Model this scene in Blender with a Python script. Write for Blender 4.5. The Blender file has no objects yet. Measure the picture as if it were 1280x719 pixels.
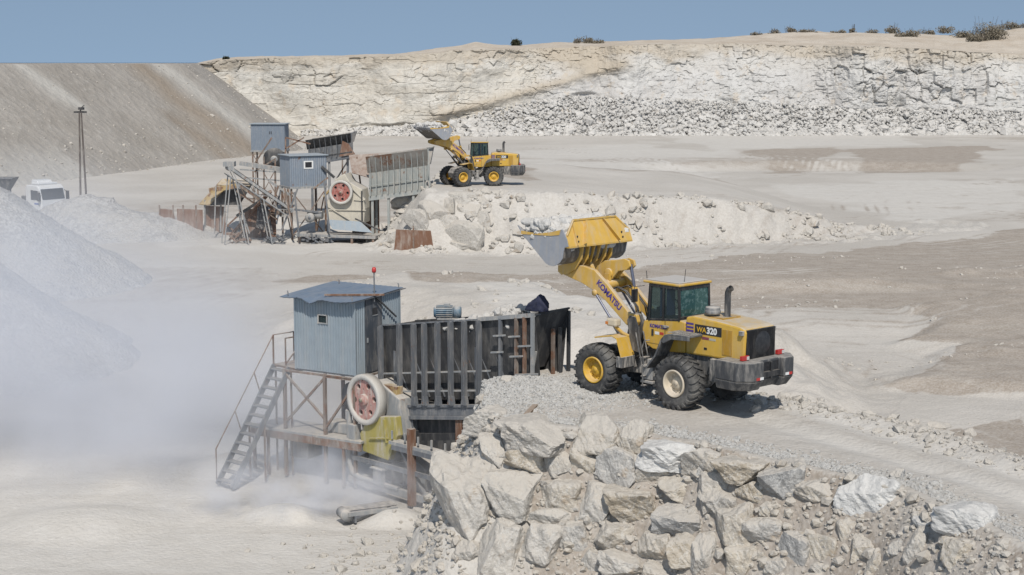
import bpy, bmesh, math, random
import numpy as np
from mathutils import Vector, Matrix

R = math.radians
scene = bpy.context.scene
COL = scene.collection

# ------------------------------------------------------------------ camera, world, sun, exposure
CH = 13.2                       # camera height above the quarry floor
FPX = 2000.0                    # focal length in pixels of a 1280 wide frame
PITCH = math.atan(281.5 / FPX)
cam_data = bpy.data.cameras.new('camera')
cam_data.sensor_width = 36.0
cam_data.lens = 36.0 * FPX / 1280.0
cam_data.clip_start = 0.5
cam_data.clip_end = 90000
cam = bpy.data.objects.new('camera', cam_data)
COL.objects.link(cam)
cam.location = (0, 0, CH)
cam.rotation_euler = (math.pi / 2 - PITCH, 0, 0)
scene.camera = cam

SUN_EL, SUN_ROT = 50.0, 184.0   # degrees; the sun stands behind the camera, a touch to its right
world = bpy.data.worlds.new('World')
scene.world = world
world.use_nodes = True
wn, wl = world.node_tree.nodes, world.node_tree.links
wn.clear()
w_out = wn.new('ShaderNodeOutputWorld')
w_bg = wn.new('ShaderNodeBackground')
w_sky = wn.new('ShaderNodeTexSky')
w_sky.sky_type = 'NISHITA'
w_sky.sun_disc = False
w_sky.sun_elevation = R(SUN_EL)
w_sky.sun_rotation = R(176.0)
w_sky.air_density = 1.0
w_sky.dust_density = 0.6
w_sky.ozone_density = 1.2
w_tc = wn.new('ShaderNodeTexCoord')
w_map = wn.new('ShaderNodeMapping')
w_map.inputs['Location'].default_value = (0, 0, 0.30)
w_map.inputs['Scale'].default_value = (1, 1, 0.8)
w_nrm = wn.new('ShaderNodeVectorMath'); w_nrm.operation = 'NORMALIZE'
wl.new(w_tc.outputs['Generated'], w_map.inputs['Vector'])
wl.new(w_map.outputs['Vector'], w_nrm.inputs[0])
wl.new(w_nrm.outputs[0], w_sky.inputs['Vector'])
w_hsv = wn.new('ShaderNodeHueSaturation')
w_hsv.inputs['Saturation'].default_value = 0.72
w_hsv.inputs['Value'].default_value = 1.0
wl.new(w_sky.outputs[0], w_hsv.inputs['Color'])
w_mul = wn.new('ShaderNodeMix'); w_mul.data_type = 'RGBA'; w_mul.blend_type = 'MULTIPLY'; w_mul.inputs[0].default_value = 1.0
w_mul.inputs[7].default_value = (0.93, 1.03, 1.05, 1)
wl.new(w_hsv.outputs[0], w_mul.inputs[6]); wl.new(w_mul.outputs[2], w_bg.inputs['Color'])
w_bg.inputs['Strength'].default_value = 0.10
wl.new(w_bg.outputs[0], w_out.inputs['Surface'])

sun_data = bpy.data.lights.new('sun', 'SUN')
sun_data.energy = 3.6
sun_data.angle = R(0.53)
sun_data.color = (1.0, 0.945, 0.87)
sun = bpy.data.objects.new('sun', sun_data)
COL.objects.link(sun)
sun.location = (0, -20, 60)
_az = R(4.0)                     # light travels away from the camera and slightly to the left
sun_dir = Vector((-math.sin(_az) * math.cos(R(SUN_EL)), math.cos(_az) * math.cos(R(SUN_EL)), -math.sin(R(SUN_EL))))
sun.rotation_euler = sun_dir.to_track_quat('-Z', 'Y').to_euler()

scene.view_settings.view_transform = 'Standard'
scene.view_settings.look = 'None'
scene.view_settings.gamma = 1.0
scene.view_settings.exposure = 0.04
scene.cycles.use_denoising = True
scene.cycles.max_bounces = 6
scene.cycles.diffuse_bounces = 2
scene.cycles.glossy_bounces = 2
scene.cycles.transmission_bounces = 3
scene.cycles.transparent_max_bounces = 8
scene.cycles.volume_bounces = 4
scene.cycles.volume_step_rate = 2.0
scene.cycles.volume_max_steps = 48
scene.cycles.caustics_reflective = False
scene.cycles.caustics_refractive = False

# ------------------------------------------------------------------ where things stand (survey helper)
_c, _s = math.cos(PITCH), math.sin(PITCH)
def sight(u, v):
    x, y = (u - 640) / FPX, -(v - 359.5) / FPX
    return np.array([x, _c + y * _s, -_s + y * _c])
def on_level(u, v, z):
    d = sight(u, v); t = (z - CH) / d[2]
    return Vector((d[0] * t, d[1] * t, z))
def at_depth(u, v, Y):
    d = sight(u, v); t = Y / d[1]
    return Vector((d[0] * t, Y, CH + d[2] * t))

# ------------------------------------------------------------------ noise in numpy
_rng = np.random.RandomState(7)
_T = _rng.rand(256, 256)
def vnoise(x, y):
    xi, yi = np.floor(x).astype(int), np.floor(y).astype(int)
    fx, fy = x - xi, y - yi
    fx, fy = fx * fx * (3 - 2 * fx), fy * fy * (3 - 2 * fy)
    a, b = _T[xi & 255, yi & 255], _T[(xi + 1) & 255, yi & 255]
    c, d = _T[xi & 255, (yi + 1) & 255], _T[(xi + 1) & 255, (yi + 1) & 255]
    return (a * (1 - fx) + b * fx) * (1 - fy) + (c * (1 - fx) + d * fx) * fy
def fbm(x, y, o=4, seed=0.0):
    x = np.asarray(x, float) + seed * 17.3; y = np.asarray(y, float) + seed * 9.1
    r, a, t = 0, 1.0, 0
    for k in range(o):
        r = r + a * (vnoise(x, y) - 0.5) * 2; t += a
        a *= 0.5; x, y = x * 2.03 + 11.7, y * 2.03 + 5.3
    return r / t
def sm(a, b, x):
    t = np.clip((x - a) / (b - a), 0, 1)
    return t * t * (3 - 2 * t)
def sdist(px, py, poly):
    """signed distance to a polygon, negative inside"""
    px, py = np.asarray(px, float), np.asarray(py, float)
    d = np.full(px.shape, 1e9); ins = np.zeros(px.shape, bool)
    n = len(poly)
    for i in range(n):
        ax, ay = poly[i]; bx, by = poly[(i + 1) % n]
        ex, ey = bx - ax, by - ay
        t = np.clip(((px - ax) * ex + (py - ay) * ey) / (ex * ex + ey * ey), 0, 1)
        d = np.minimum(d, np.hypot(px - ax - t * ex, py - ay - t * ey))
        if ay != by:
            ins ^= ((ay > py) != (by > py)) & (px < (bx - ax) * (py - ay) / (by - ay) + ax)
    return np.where(ins, -d, d)

# ------------------------------------------------------------------ materials
class NT:
    def __init__(self, name, rough=0.8, spec=0.3, metal=0.0):
        self.m = bpy.data.materials.new(name); self.m.use_nodes = True
        self.t = self.m.node_tree; self.n = self.t.nodes; self.l = self.t.links
        self.b = self.n['Principled BSDF']
        self.b.inputs['Roughness'].default_value = rough
        self.b.inputs['Specular IOR Level'].default_value = spec
        self.b.inputs['Metallic'].default_value = metal
        self.tc = self.n.new('ShaderNodeTexCoord')
    def node(self, k, **kw):
        o = self.n.new(k)
        for a, v in kw.items(): setattr(o, a, v)
        return o
    def put(self, sock, v):
        if hasattr(v, 'is_output') or isinstance(v, bpy.types.NodeSocket): self.l.new(v, sock)
        elif isinstance(v, (tuple, list)) and len(v) == 3 and sock.type == 'RGBA': sock.default_value = (*v, 1)
        else: sock.default_value = v
    def noise(self, scale, detail=4, rough=0.55, coord='Object', stretch=None, dist=0.0):
        v = self.tc.outputs[coord]
        if stretch:
            mp = self.node('ShaderNodeMapping'); mp.inputs['Scale'].default_value = stretch
            self.l.new(v, mp.inputs['Vector']); v = mp.outputs[0]
        o = self.node('ShaderNodeTexNoise'); self.l.new(v, o.inputs['Vector'])
        o.inputs['Scale'].default_value = scale; o.inputs['Detail'].default_value = detail
        o.inputs['Roughness'].default_value = rough; o.inputs['Distortion'].default_value = dist
        return o.outputs['Fac']
    def voro(self, scale, feature='F1', coord='Object', stretch=None, out='Distance'):
        v = self.tc.outputs[coord]
        if stretch:
            mp = self.node('ShaderNodeMapping'); mp.inputs['Scale'].default_value = stretch
            self.l.new(v, mp.inputs['Vector']); v = mp.outputs[0]
        o = self.node('ShaderNodeTexVoronoi', feature=feature); self.l.new(v, o.inputs['Vector'])
        o.inputs['Scale'].default_value = scale
        return o.outputs[out]
    def ramp(self, fac, lo, hi, a=0.0, b=1.0):
        o = self.node('ShaderNodeMapRange'); o.interpolation_type = 'SMOOTHSTEP'
        self.put(o.inputs['Value'], fac)
        o.inputs['From Min'].default_value = lo; o.inputs['From Max'].default_value = hi
        o.inputs['To Min'].default_value = a; o.inputs['To Max'].default_value = b
        return o.outputs[0]
    def math(self, op, a, b=0.0):
        o = self.node('ShaderNodeMath', operation=op); self.put(o.inputs[0], a); self.put(o.inputs[1], b)
        return o.outputs[0]
    def mix(self, fac, a, b, kind='MIX'):
        o = self.node('ShaderNodeMix', data_type='RGBA', blend_type=kind)
        self.put(o.inputs[0], fac); self.put(o.inputs[6], a); self.put(o.inputs[7], b)
        return o.outputs[2]
    def color(self, v): self.put(self.b.inputs['Base Color'], v)
    def bump(self, h, strength, dist, chain=None):
        o = self.node('ShaderNodeBump'); self.l.new(h, o.inputs['Height'])
        o.inputs['Strength'].default_value = strength; o.inputs['Distance'].default_value = dist
        if chain: self.l.new(chain, o.inputs['Normal'])
        self.l.new(o.outputs[0], self.b.inputs['Normal'])
        return o.outputs[0]
    def up(self):
        g = self.node('ShaderNodeNewGeometry'); s = self.node('ShaderNodeSeparateXYZ')
        self.l.new(g.outputs['Normal'], s.inputs[0]); return s.outputs['Z']
    def attr(self, name):
        a = self.node('ShaderNodeAttribute'); a.attribute_name = name
        s = self.node('ShaderNodeSeparateColor'); self.l.new(a.outputs['Color'], s.inputs[0])
        return s.outputs
    def rand(self):
        return self.node('ShaderNodeObjectInfo').outputs['Random']

DUST = (0.46, 0.425, 0.38)
MATS = {}
def paint(name, col, dust=0.4, rust=0.0, rough=0.5, metal=0.0, scale=1.5, dustcol=DUST, spec=0.4, runs=0.25):
    """painted or bare metal with settled quarry dust, streaks and rust"""
    if name in MATS: return MATS[name]
    k = NT(name, rough, spec, metal)
    c = k.mix(k.noise(scale * 3, 5), tuple(x * 0.82 for x in col), tuple(min(1, x * 1.12) for x in col))
    if rust > 0:
        c = k.mix(k.ramp(k.noise(scale * 1.7, 6, 0.68), 0.62 - rust * 0.3, 0.72 - rust * 0.3, 0, 0.9), c, (0.17, 0.085, 0.05))
    st = k.ramp(k.noise(scale * 2.2, 5, 0.7, stretch=(1.6, 1.6, 0.35)), 0.42, 0.72, 0, runs + dust * 0.5)
    c = k.mix(st, c, dustcol)
    top = k.ramp(k.up(), 0.35, 0.85, 0, min(1, dust * 1.7))
    f = k.math('MULTIPLY', top, k.ramp(k.noise(scale * 2.5, 4, 0.6), 0.28, 0.62, 0.35, 1.0))
    c = k.mix(f, c, dustcol)
    k.color(c)
    rr = k.ramp(st, 0, 0.5, rough, min(1, rough + 0.35)); k.put(k.b.inputs['Roughness'], rr)
    k.bump(k.noise(scale * 14, 4), 0.12, 0.01)
    MATS[name] = k.m
    return k.m

# ------------------------------------------------------------------ mesh builder: one MB = one mesh object
class MB:
    def __init__(self): self.v = []; self.f = []; self.fm = []; self.sm = []
    def add(self, verts, faces, M=None, mi=0, smooth=False):
        b = len(self.v)
        for p in verts:
            self.v.append(tuple(M @ Vector(p)) if M is not None else tuple(p))
        for f in faces:
            self.f.append([i + b for i in f]); self.fm.append(mi); self.sm.append(smooth)
        return self
    def box(self, x0, x1, y0, y1, z0, z1, M=None, mi=0):
        v = [(x, y, z) for z in (z0, z1) for y in (y0, y1) for x in (x0, x1)]
        return self.add(v, [(0, 2, 3, 1), (4, 5, 7, 6), (0, 1, 5, 4), (2, 6, 7, 3), (0, 4, 6, 2), (1, 3, 7, 5)], M, mi)
    def hexa(self, p, mi=0, M=None):
        """p: 4 bottom points then 4 top points in the same order"""
        return self.add(p, [(3, 2, 1, 0), (4, 5, 6, 7), (0, 1, 5, 4), (1, 2, 6, 5), (2, 3, 7, 6), (3, 0, 4, 7)], M, mi)
    def prism(self, poly, y0, y1, axis='y', M=None, mi=0):
        """poly in (x,z) extruded along y, or (x,y) along z, or (y,z) along x"""
        n = len(poly)
        def pt(a, b, t):
            return (a, t, b) if axis == 'y' else ((a, b, t) if axis == 'z' else (t, a, b))
        v = [pt(a, b, y0) for a, b in poly] + [pt(a, b, y1) for a, b in poly]
        f = [list(range(n))[::-1], list(range(n, 2 * n))] + [(i, (i + 1) % n, n + (i + 1) % n, n + i) for i in range(n)]
        return self.add(v, f, M, mi)
    def bar(self, a, b, w, h=None, up=(0, 0, 1), M=None, mi=0):
        a, b = Vector(a), Vector(b); h = h or w
        d = (b - a); L = d.length
        if L < 1e-6: return self
        d.normalize(); u = Vector(up)
        if abs(d.dot(u)) > 0.98: u = Vector((1, 0, 0))
        s = d.cross(u).normalized(); u = s.cross(d)
        pts = []
        for e in (a, b):
            for i, j in ((-1, -1), (1, -1), (1, 1), (-1, 1)): pts.append(e + s * (i * w / 2) + u * (j * h / 2))
        return self.add(pts, [(0, 1, 2, 3), (7, 6, 5, 4), (0, 4, 5, 1), (1, 5, 6, 2), (2, 6, 7, 3), (3, 7, 4, 0)], M, mi)
    def angle(self, a, b, w, t=0.012, up=(0, 0, 1), M=None):
        return self.bar(a, b, w, w * 0.55, up, M)
    def tube(self, pts, r, seg=10, M=None, mi=0, caps=True, rs=None):
        pts = [Vector(p) for p in pts]; n = len(pts); rings = []
        prev = None
        for i, p in enumerate(pts):
            d = (pts[min(i + 1, n - 1)] - pts[max(i - 1, 0)]).normalized()
            if prev is None:
                s = d.orthogonal().normalized()
            else:
                s = (prev - d * prev.dot(d)).normalized()
            prev = s; t = d.cross(s); rr = rs[i] if rs else r
            rings.append([p + (s * math.cos(2 * math.pi * k / seg) + t * math.sin(2 * math.pi * k / seg)) * rr for k in range(seg)])
        v = [q for g in rings for q in g]; f = []
        for i in range(n - 1):
            for k in range(seg):
                f.append((i * seg + k, i * seg + (k + 1) % seg, (i + 1) * seg + (k + 1) % seg, (i + 1) * seg + k))
        self.add(v, f, M, mi, True)
        if caps:
            self.add(rings[0], [list(range(seg))[::-1]], M, mi); self.add(rings[-1], [list(range(seg))], M, mi)
        return self
    def lathe(self, prof, seg=32, axis='y', M=None, mi=0, smooth=True, c=(0, 0, 0)):
        """prof: (along, radius)"""
        v = []
        for a, r in prof:
            for k in range(seg):
                t = 2 * math.pi * k / seg
                p = (r * math.cos(t), a, r * math.sin(t)) if axis == 'y' else ((a, r * math.cos(t), r * math.sin(t)) if axis == 'x' else (r * math.cos(t), r * math.sin(t), a))
                v.append((p[0] + c[0], p[1] + c[1], p[2] + c[2]))
        f = []
        for i in range(len(prof) - 1):
            for k in range(seg):
                f.append((i * seg + k, i * seg + (k + 1) % seg, (i + 1) * seg + (k + 1) % seg, (i + 1) * seg + k))
        return self.add(v, f, M, mi, smooth)
    def build(self, name, mats, parent=None, bevel=0.0, loc=None):
        me = bpy.data.meshes.new(name)
        me.from_pydata(self.v, [], self.f)
        for m in (mats if isinstance(mats, (list, tuple)) else [mats]): me.materials.append(m)
        me.polygons.foreach_set('material_index', self.fm)
        me.polygons.foreach_set('use_smooth', self.sm)
        bm = bmesh.new(); bm.from_mesh(me)
        bmesh.ops.recalc_face_normals(bm, faces=bm.faces)
        bm.to_mesh(me); bm.free()
        o = bpy.data.objects.new(name, me); COL.objects.link(o)
        if parent: o.parent = parent
        if loc is not None: o.location = loc
        if bevel:
            b = o.modifiers.new('Bevel', 'BEVEL'); b.width = bevel; b.segments = 2; b.limit_method = 'ANGLE'; b.angle_limit = R(40)
        return o

def tag(o, label=None, cat=None, group=None, kind=None):
    if label: o['label'] = label
    if cat: o['category'] = cat
    if group: o['group'] = group
    if kind: o['kind'] = kind
    return o
def empty(name, loc=(0, 0, 0), rz=0.0, parent=None):
    o = bpy.data.objects.new(name, None); COL.objects.link(o)
    o.empty_display_size = 0.3
    o.location = loc; o.rotation_euler = (0, 0, rz)
    if parent: o.parent = parent
    return o
def copy_tree(o, parent=None):
    c = o.copy(); COL.objects.link(c); c.parent = parent
    for ch in [x for x in bpy.data.objects if x.parent == o]: copy_tree(ch, c)
    return c
def mesh_from_arrays(name, V, F, mat, smooth=False, fmi=None):
    me = bpy.data.meshes.new(name)
    V = np.asarray(V, np.float32); F = np.asarray(F, np.int32)
    me.vertices.add(len(V)); me.vertices.foreach_set('co', V.ravel())
    k = F.shape[1]
    me.loops.add(F.size); me.loops.foreach_set('vertex_index', F.ravel())
    me.polygons.add(len(F))
    me.polygons.foreach_set('loop_start', np.arange(0, F.size, k, dtype=np.int32))
    me.polygons.foreach_set('loop_total', np.full(len(F), k, np.int32))
    me.polygons.foreach_set('use_smooth', np.full(len(F), smooth, bool))
    for m in (mat if isinstance(mat, (list, tuple)) else [mat]): me.materials.append(m)
    if fmi is not None: me.polygons.foreach_set('material_index', np.asarray(fmi, np.int32))
    me.update(calc_edges=True); me.validate()
    o = bpy.data.objects.new(name, me); COL.objects.link(o)
    return o
def grid_faces(nr, nc):
    a = (np.arange(nr - 1)[:, None] * nc + np.arange(nc - 1)[None, :]).ravel()
    return np.stack([a, a + 1, a + nc + 1, a + nc], 1)
def set_zone(o, rgb):
    ca = o.data.color_attributes.new('zone', 'FLOAT_COLOR', 'POINT')
    a = np.ones((len(o.data.vertices), 4), np.float32); a[:, :3] = rgb
    ca.data.foreach_set('color', a.ravel())
# ================================================================== the land
# ---- lie of the ground
RAMP_TOP = 4.0
def XY(p): return (p[0], p[1])
crest = [on_level(u, v, z) for u, v, z in [(606, 508, 3.9), (620, 532, 3.8), (660, 541, 3.7), (730, 545, 3.8), (800, 552, 3.8), (860, 563, 3.8), (930, 580, 3.8), (1000, 594, 3.8),
                                           (1070, 610, 3.8), (1130, 624, 3.8), (1200, 650, 3.9), (1290, 690, 4.0), (1480, 770, 4.0)]]
back = [on_level(u, v, 4.1) for u, v in [(1500, 640), (1290, 575), (1150, 534), (971, 494), (900, 474), (740, 452)]]
RAMP = [XY(p) for p in crest] + [XY(p) for p in back] + [(1.5, 48.4), (0.1, 46.6), (-0.75, 44.8)]
FAR = [XY(on_level(u, v, 4.0)) for u, v in [(540, 240), (575, 239), (650, 240)]] + [(6.5, 116.8), (10.6, 118.8), (16, 120.5), (22, 123), (28.5, 126.5), (34, 131),
      (30, 140), (20, 150), (5, 150), (-3, 140), (-6.3, 128), (-6.6, 118)]
RUT_A = [on_level(u, v, 4.0) for u, v in [(880, 500), (1010, 541), (1150, 580), (1300, 628), (1480, 690)]]
RUT_B = [on_level(u, v, 4.0) for u, v in [(930, 492), (1060, 527), (1180, 562), (1300, 600), (1480, 655)]]
def line_dist(x, y, pts):
    d = np.full(np.shape(x), 1e9)
    for a, b in zip(pts[:-1], pts[1:]):
        ex, ey = b[0] - a[0], b[1] - a[1]
        t = np.clip(((x - a[0]) * ex + (y - a[1]) * ey) / (ex * ex + ey * ey), 0, 1)
        d = np.minimum(d, np.hypot(x - a[0] - t * ex, y - a[1] - t * ey))
    return d
def blob(x, y, cx, cy, rx, ry, rot=0.0):
    c, s = math.cos(rot), math.sin(rot)
    dx, dy = x - cx, y - cy
    return np.sqrt(((dx * c + dy * s) / rx) ** 2 + ((-dx * s + dy * c) / ry) ** 2)
MOUND = [on_level(u, v, 1.2) for u, v in [(515, 372), (560, 376), (620, 385), (660, 395), (720, 402), (800, 415), (870, 430)]]
WIND = [on_level(u, v, 4.1) for u, v in [(880, 482), (971, 497), (1050, 513), (1141, 533), (1200, 550), (1281, 574), (1400, 612)]]
TONGUE = [XY(on_level(u, v, 0.0)) for u, v in [(1130, 392), (1290, 374), (1500, 368), (1500, 500), (1290, 482), (1200, 476), (1108, 470), (1190, 440), (1200, 432), (1128, 424), (1160, 405)]]
FARBERM = [on_level(u, v, 0.0) for u, v in [(905, 207), (1000, 212), (1100, 213), (1215, 206), (1260, 190)]]
def ground(x, y):
    x = np.asarray(x, float); y = np.asarray(y, float)
    z = -0.6 * (1 - sm(58, 92, y)) + 0.25 * fbm(x / 18, y / 18, 4, 1) * sm(20, 60, y) + 0.05 * fbm(x / 2.3, y / 2.3, 4, 2)
    # pale spoil mound behind the near crusher
    dm = line_dist(x, y, MOUND)
    z = z + 2.3 * (1 - sm(2.2, 8.0, dm + 1.8 * fbm(x / 4, y / 4, 4, 3))) + 0.10 * fbm(x / 1.1, y / 1.1, 3, 4) * (dm < 9)
    # low step edges of the scraped floor on the right
    z = z + 0.3 * sm(-2.5, 2.5, 6 * fbm(x / 30, y / 30, 3, 6) + (y - 78 - 0.10 * x)) * sm(8, 16, x) * (1 - sm(95, 120, y)) 
    # raised brown spoil at the right, edge towards the floor
    sb_ = sdist(x, y, TONGUE) + 1.2 * fbm(x / 4, y / 4, 4, 17)
    z = z + (0.55 + 0.18 * fbm(x / 3, y / 3, 4, 18)) * (1 - sm(-1.0, 1.2, sb_))
    for cx, cy, rx, ry, h in ((27, 62, 9, 4.0, .4), (33, 74, 12, 3.5, .6), (17, 92, 14, 3.0, .6), (40, 100, 16, 4, .9), (12, 56, 5, 1.6, .3)):
        z = z + h * (1 - sm(0.1, 1.0, blob(x, y, cx, cy, rx, ry, 0.1) + 0.25 * fbm(x / 3, y / 3, 3, 19)))
    # sunken trench far right, its far bank faces the camera
    tr = blob(x, y, 40.0, 205.0, 26, 14, 0.05)
    z = z - 1.1 * (1 - sm(0.72, 1.02, tr)) * 1.0
    # far loading platform
    sd = sdist(x, y, FAR) + 0.5 * fbm(x / 2.2, y / 2.2, 4, 8)
    top = 4.0 - 0.8 * sm(0, 12, x) - 3.2 * sm(13, 31, x) + 0.12 * fbm(x / 3, y / 3, 3, 9)
    top = np.maximum(top, z)
    w = 1 - sm(0.0, 1.0, np.clip(sd, 0, None) / (1.5 + top * 0.55) + 0.0)
    z = np.where(sd < 0, top, z + (top - z) * w)
    z = z + 0.28 * fbm(x / 0.9, y / 0.9, 3, 10) * ((sd > -0.5) & (sd < 5) & (y < 135))
    # near ramp
    sd = sdist(x, y, RAMP) + 0.12 * fbm(x / 0.8, y / 0.8, 3, 11)
    rt = RAMP_TOP + 0.06 * fbm(x / 1.5, y / 1.5, 3, 12)
    ra, rb = line_dist(x, y, RUT_A), line_dist(x, y, RUT_B)
    rt = rt - 0.10 * np.exp(-(ra / 0.45) ** 2) - 0.10 * np.exp(-(rb / 0.45) ** 2)
    wd = line_dist(x, y, WIND)
    rt = rt + (0.12 + 0.06 * fbm(x / 0.6, y / 0.6, 3, 13)) * np.exp(-(wd / 0.55) ** 2)
    front = line_dist(x, y, crest) < line_dist(x, y, back)   # the side towards the camera is stacked stone
    front = front | ((x < 1.2) & (x + y < 50.5))
    slope = np.where(front, 1.9 - 1.1 * sm(6.5, 9.5, x), 0.75)
    slope = np.where((x < 1.2) & (x + y >= 50.5), 1.3, slope)
    slope = np.where(x < 0.5, slope + 4.5 * (1 - sm(-1.4, -0.5, x)) * sm(43.9, 45.0, y), slope)
    hz = rt - np.clip(sd, 0, None) * slope
    z = np.where(sd < 0, rt, np.maximum(z, hz - 0.10 * fbm(x / 0.7, y / 0.7, 3, 14) * (sd > 0.1)))
    # gravel heaped at the ramp end beside the hopper
    g = blob(x, y, 0.3, 44.4, 2.3, 2.0)
    z = z + 0.25 * (1 - sm(0.2, 1.0, g)) * (sd < 0.3)
    for u_, v_, r, h in ((300, 292, 2.2, .9), (345, 284, 2.6, .9), (400, 292, 3.0, .8), (430, 290, 2.2, .9), (268, 285, 2.2, .7), (372, 300, 2.4, .5), (455, 285, 2.0, .8)):
        p_ = on_level(u_, v_, 0.0)
        z = z + h * (1 - sm(0.0, 1.0, blob(x, y, p_.x, p_.y, r, r * 1.1) + 0.12 * fbm(x, y, 3, 15)))
    # white powder heaps round the near crusher feet
    for cx, cy, r, h in ((-7.0, 48.0, 1.6, 0.35), (-3.6, 47.4, 1.4, 0.4), (-13, 47, 3.2, 0.35), (-9.5, 54.0, 2.4, 0.5)):
        z = z + h * (1 - sm(0.1, 1.0, blob(x, y, cx, cy, r, r * 0.8)))
    return z
def zground(x, y): return float(ground(np.array([x]), np.array([y]))[0])
def hit(u, v, y0=25.0, y1=170.0):
    """first meeting of a sight line with the ground"""
    ys = np.linspace(y0, y1, 6000); d = sight(u, v); t = ys / d[1]
    g = ground(d[0] * t, ys); zz = CH + d[2] * t
    k = np.argmax(zz < g)
    return Vector((d[0] * t[k], ys[k], g[k]))

# ---- floor sheet
_ys = [12.0]
while _ys[-1] < 330:
    y = _ys[-1]; st = y * y / 26400 * 1.0
    if 108 < y < 128: st = min(st, 0.3)
    if 56 < y < 100: st = min(st, 0.3)
    _ys.append(y + max(0.05, min(st, 1.6)))
_ys = np.array(_ys); _s1 = np.linspace(-1, 1, 900); _ts = 0.46 * (0.5 * _s1 + 0.5 * _s1 ** 3)
GX = (_ys[:, None] + 48.0) * _ts[None, :]; GY = np.repeat(_ys[:, None], len(_ts), 1)
GZ = ground(GX, GY)
def px_of(x, y, z):
    zc = y * _c - (z - CH) * _s; yc = y * _s + (z - CH) * _c
    return 640 + FPX * x / zc, 359.5 - FPX * yc / zc
def soil_shade_patch(polys_uv, z=0.0):
    return [[XY(on_level(u, v, z)) for u, v in p] for p in polys_uv]
BROWN = soil_shade_patch([
    [(330, 352), (430, 338), (560, 343), (660, 346), (760, 342), (900, 324), (1060, 312), (1290, 288), (1500, 280), (1500, 392), (1290, 398), (1120, 389), (900, 389), (800, 392), (700, 372), (600, 356), (500, 352)],
    [(1130, 388), (1290, 368), (1500, 360), (1500, 500), (1290, 482), (1200, 476), (1108, 470), (1190, 440), (1200, 432), (1128, 424), (1160, 405)],
    [(1180, 520), (1290, 498), (1290, 560), (1230, 548)],
])
DARKER = soil_shade_patch([
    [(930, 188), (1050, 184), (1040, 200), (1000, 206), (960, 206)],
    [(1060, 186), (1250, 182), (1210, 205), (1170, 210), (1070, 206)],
    [(500, 372), (560, 376), (640, 396), (640, 404), (520, 400)],  # shadow in the hollow by the mound, painted into the floor colour as brown
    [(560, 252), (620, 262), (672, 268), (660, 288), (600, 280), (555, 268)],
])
WHITE = soil_shade_patch([
    [(500, 345), (640, 348), (760, 372), (880, 392), (900, 440), (740, 445), (620, 420), (540, 372), (500, 366)],
    [(840, 165), (1150, 168), (1150, 182), (900, 186), (830, 178)],
    [(640, 190), (780, 181), (904, 187), (905, 222), (800, 238), (640, 240)],
    [(1000, 235), (1290, 222), (1290, 262), (1150, 275), (1090, 262)],
    [(-100, 480), (600, 560), (620, 740), (-100, 740)],
    [(240, 262), (470, 282), (480, 318), (240, 318)],
])
def mask(polys, x, y, soft, crisp=1.0):
    m = np.zeros(x.shape)
    wob = fbm(x / 6, y / 9, 6, 21) * soft * 1.8
    soft = soft * crisp
    for p in polys:
        d = sdist(x, y, p) + wob
        m = np.maximum(m, 1 - sm(-soft * 0.5, soft * 0.5, d))
    return m
soft = np.clip(GY / 45.0, 0.6, 5.0)
zr = mask(BROWN, GX, GY, soft * 0.9, 0.22)
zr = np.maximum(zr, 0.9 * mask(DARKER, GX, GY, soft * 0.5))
zr = np.maximum(zr, 0.55 * sm(0.10, 0.45, fbm(GX / 40, GY / 14, 5, 22)) * sm(60, 100, GY))
zg = mask(WHITE, GX, GY, soft, 0.6)
_sdr = sdist(GX, GY, RAMP)
_ra = np.minimum(line_dist(GX, GY, RUT_A), line_dist(GX, GY, RUT_B))
zg = np.where(_sdr < 0.2, np.exp(-(_ra / 0.6) ** 2), zg)
zr = np.where(_sdr < 0.0, 0.30 * (1 - zg), zr)
zr = np.where((_sdr >= 0.0) & (_sdr < 3.5) & (GY < 46) & (GX > 0.5), 0.72 + 0.5 * fbm(GX / 1.5, GY / 1.5, 3, 24), zr)
_wd = line_dist(GX, GY, WIND)
zb = np.clip(0.25 * np.exp(-(_wd / 0.7) ** 2) + (blob(GX, GY, 0.3, 44.2, 3.2, 2.4) < 1), 0, 1)       # crushed stone
TRACKS = [[(1290, 372), (1180, 384), (1060, 392), (940, 396)], [(1290, 345), (1100, 350), (900, 356), (700, 352)], [(1290, 330), (1050, 340), (850, 350), (640, 344), (420, 338)],
          [(1290, 232), (1120, 245), (1060, 275), (900, 318), (600, 330), (300, 345), (150, 400)], [(1290, 300), (1100, 318), (880, 335), (620, 322), (480, 318)], [(1290, 268), (1140, 285), (960, 310), (700, 318)],
          [(960, 196), (1080, 210), (1290, 206)], [(640, 183), (800, 200), (900, 222), (1290, 215)], [(980, 440), (1090, 452), (1290, 520)], [(250, 330), (130, 360), (60, 420)]]
for tr_uv in TRACKS:
    P_ = [on_level(u, v, 0.0) for u, v in tr_uv]
    Q_ = []
    for i in range(len(P_) - 1):
        for t_ in np.linspace(0, 1, 7)[:-1]: Q_.append(P_[i].lerp(P_[i + 1], t_))
    Q_.append(P_[-1])
    Q_ = [Vector((q.x + 1.5 * math.sin(k_ * .7), q.y + 1.2 * math.sin(k_ * .45 + 1), 0)) for k_, q in enumerate(Q_)]
    dt_ = line_dist(GX, GY, Q_)
    for c_ in (0.0, 1.0, 3.4, 4.4):
        g_ = np.exp(-((dt_ - c_ * 0.9) / 0.22) ** 2) * (0.5 + 0.8 * fbm(GX / 6, GY / 6, 3, 25))
        zr = np.where(_sdr > 1.5, np.clip(zr + 0.55 * g_ * (zr < 0.4) - 0.6 * g_ * (zr >= 0.4), 0, 1), zr)
_sdf = sdist(GX, GY, FAR)
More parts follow.
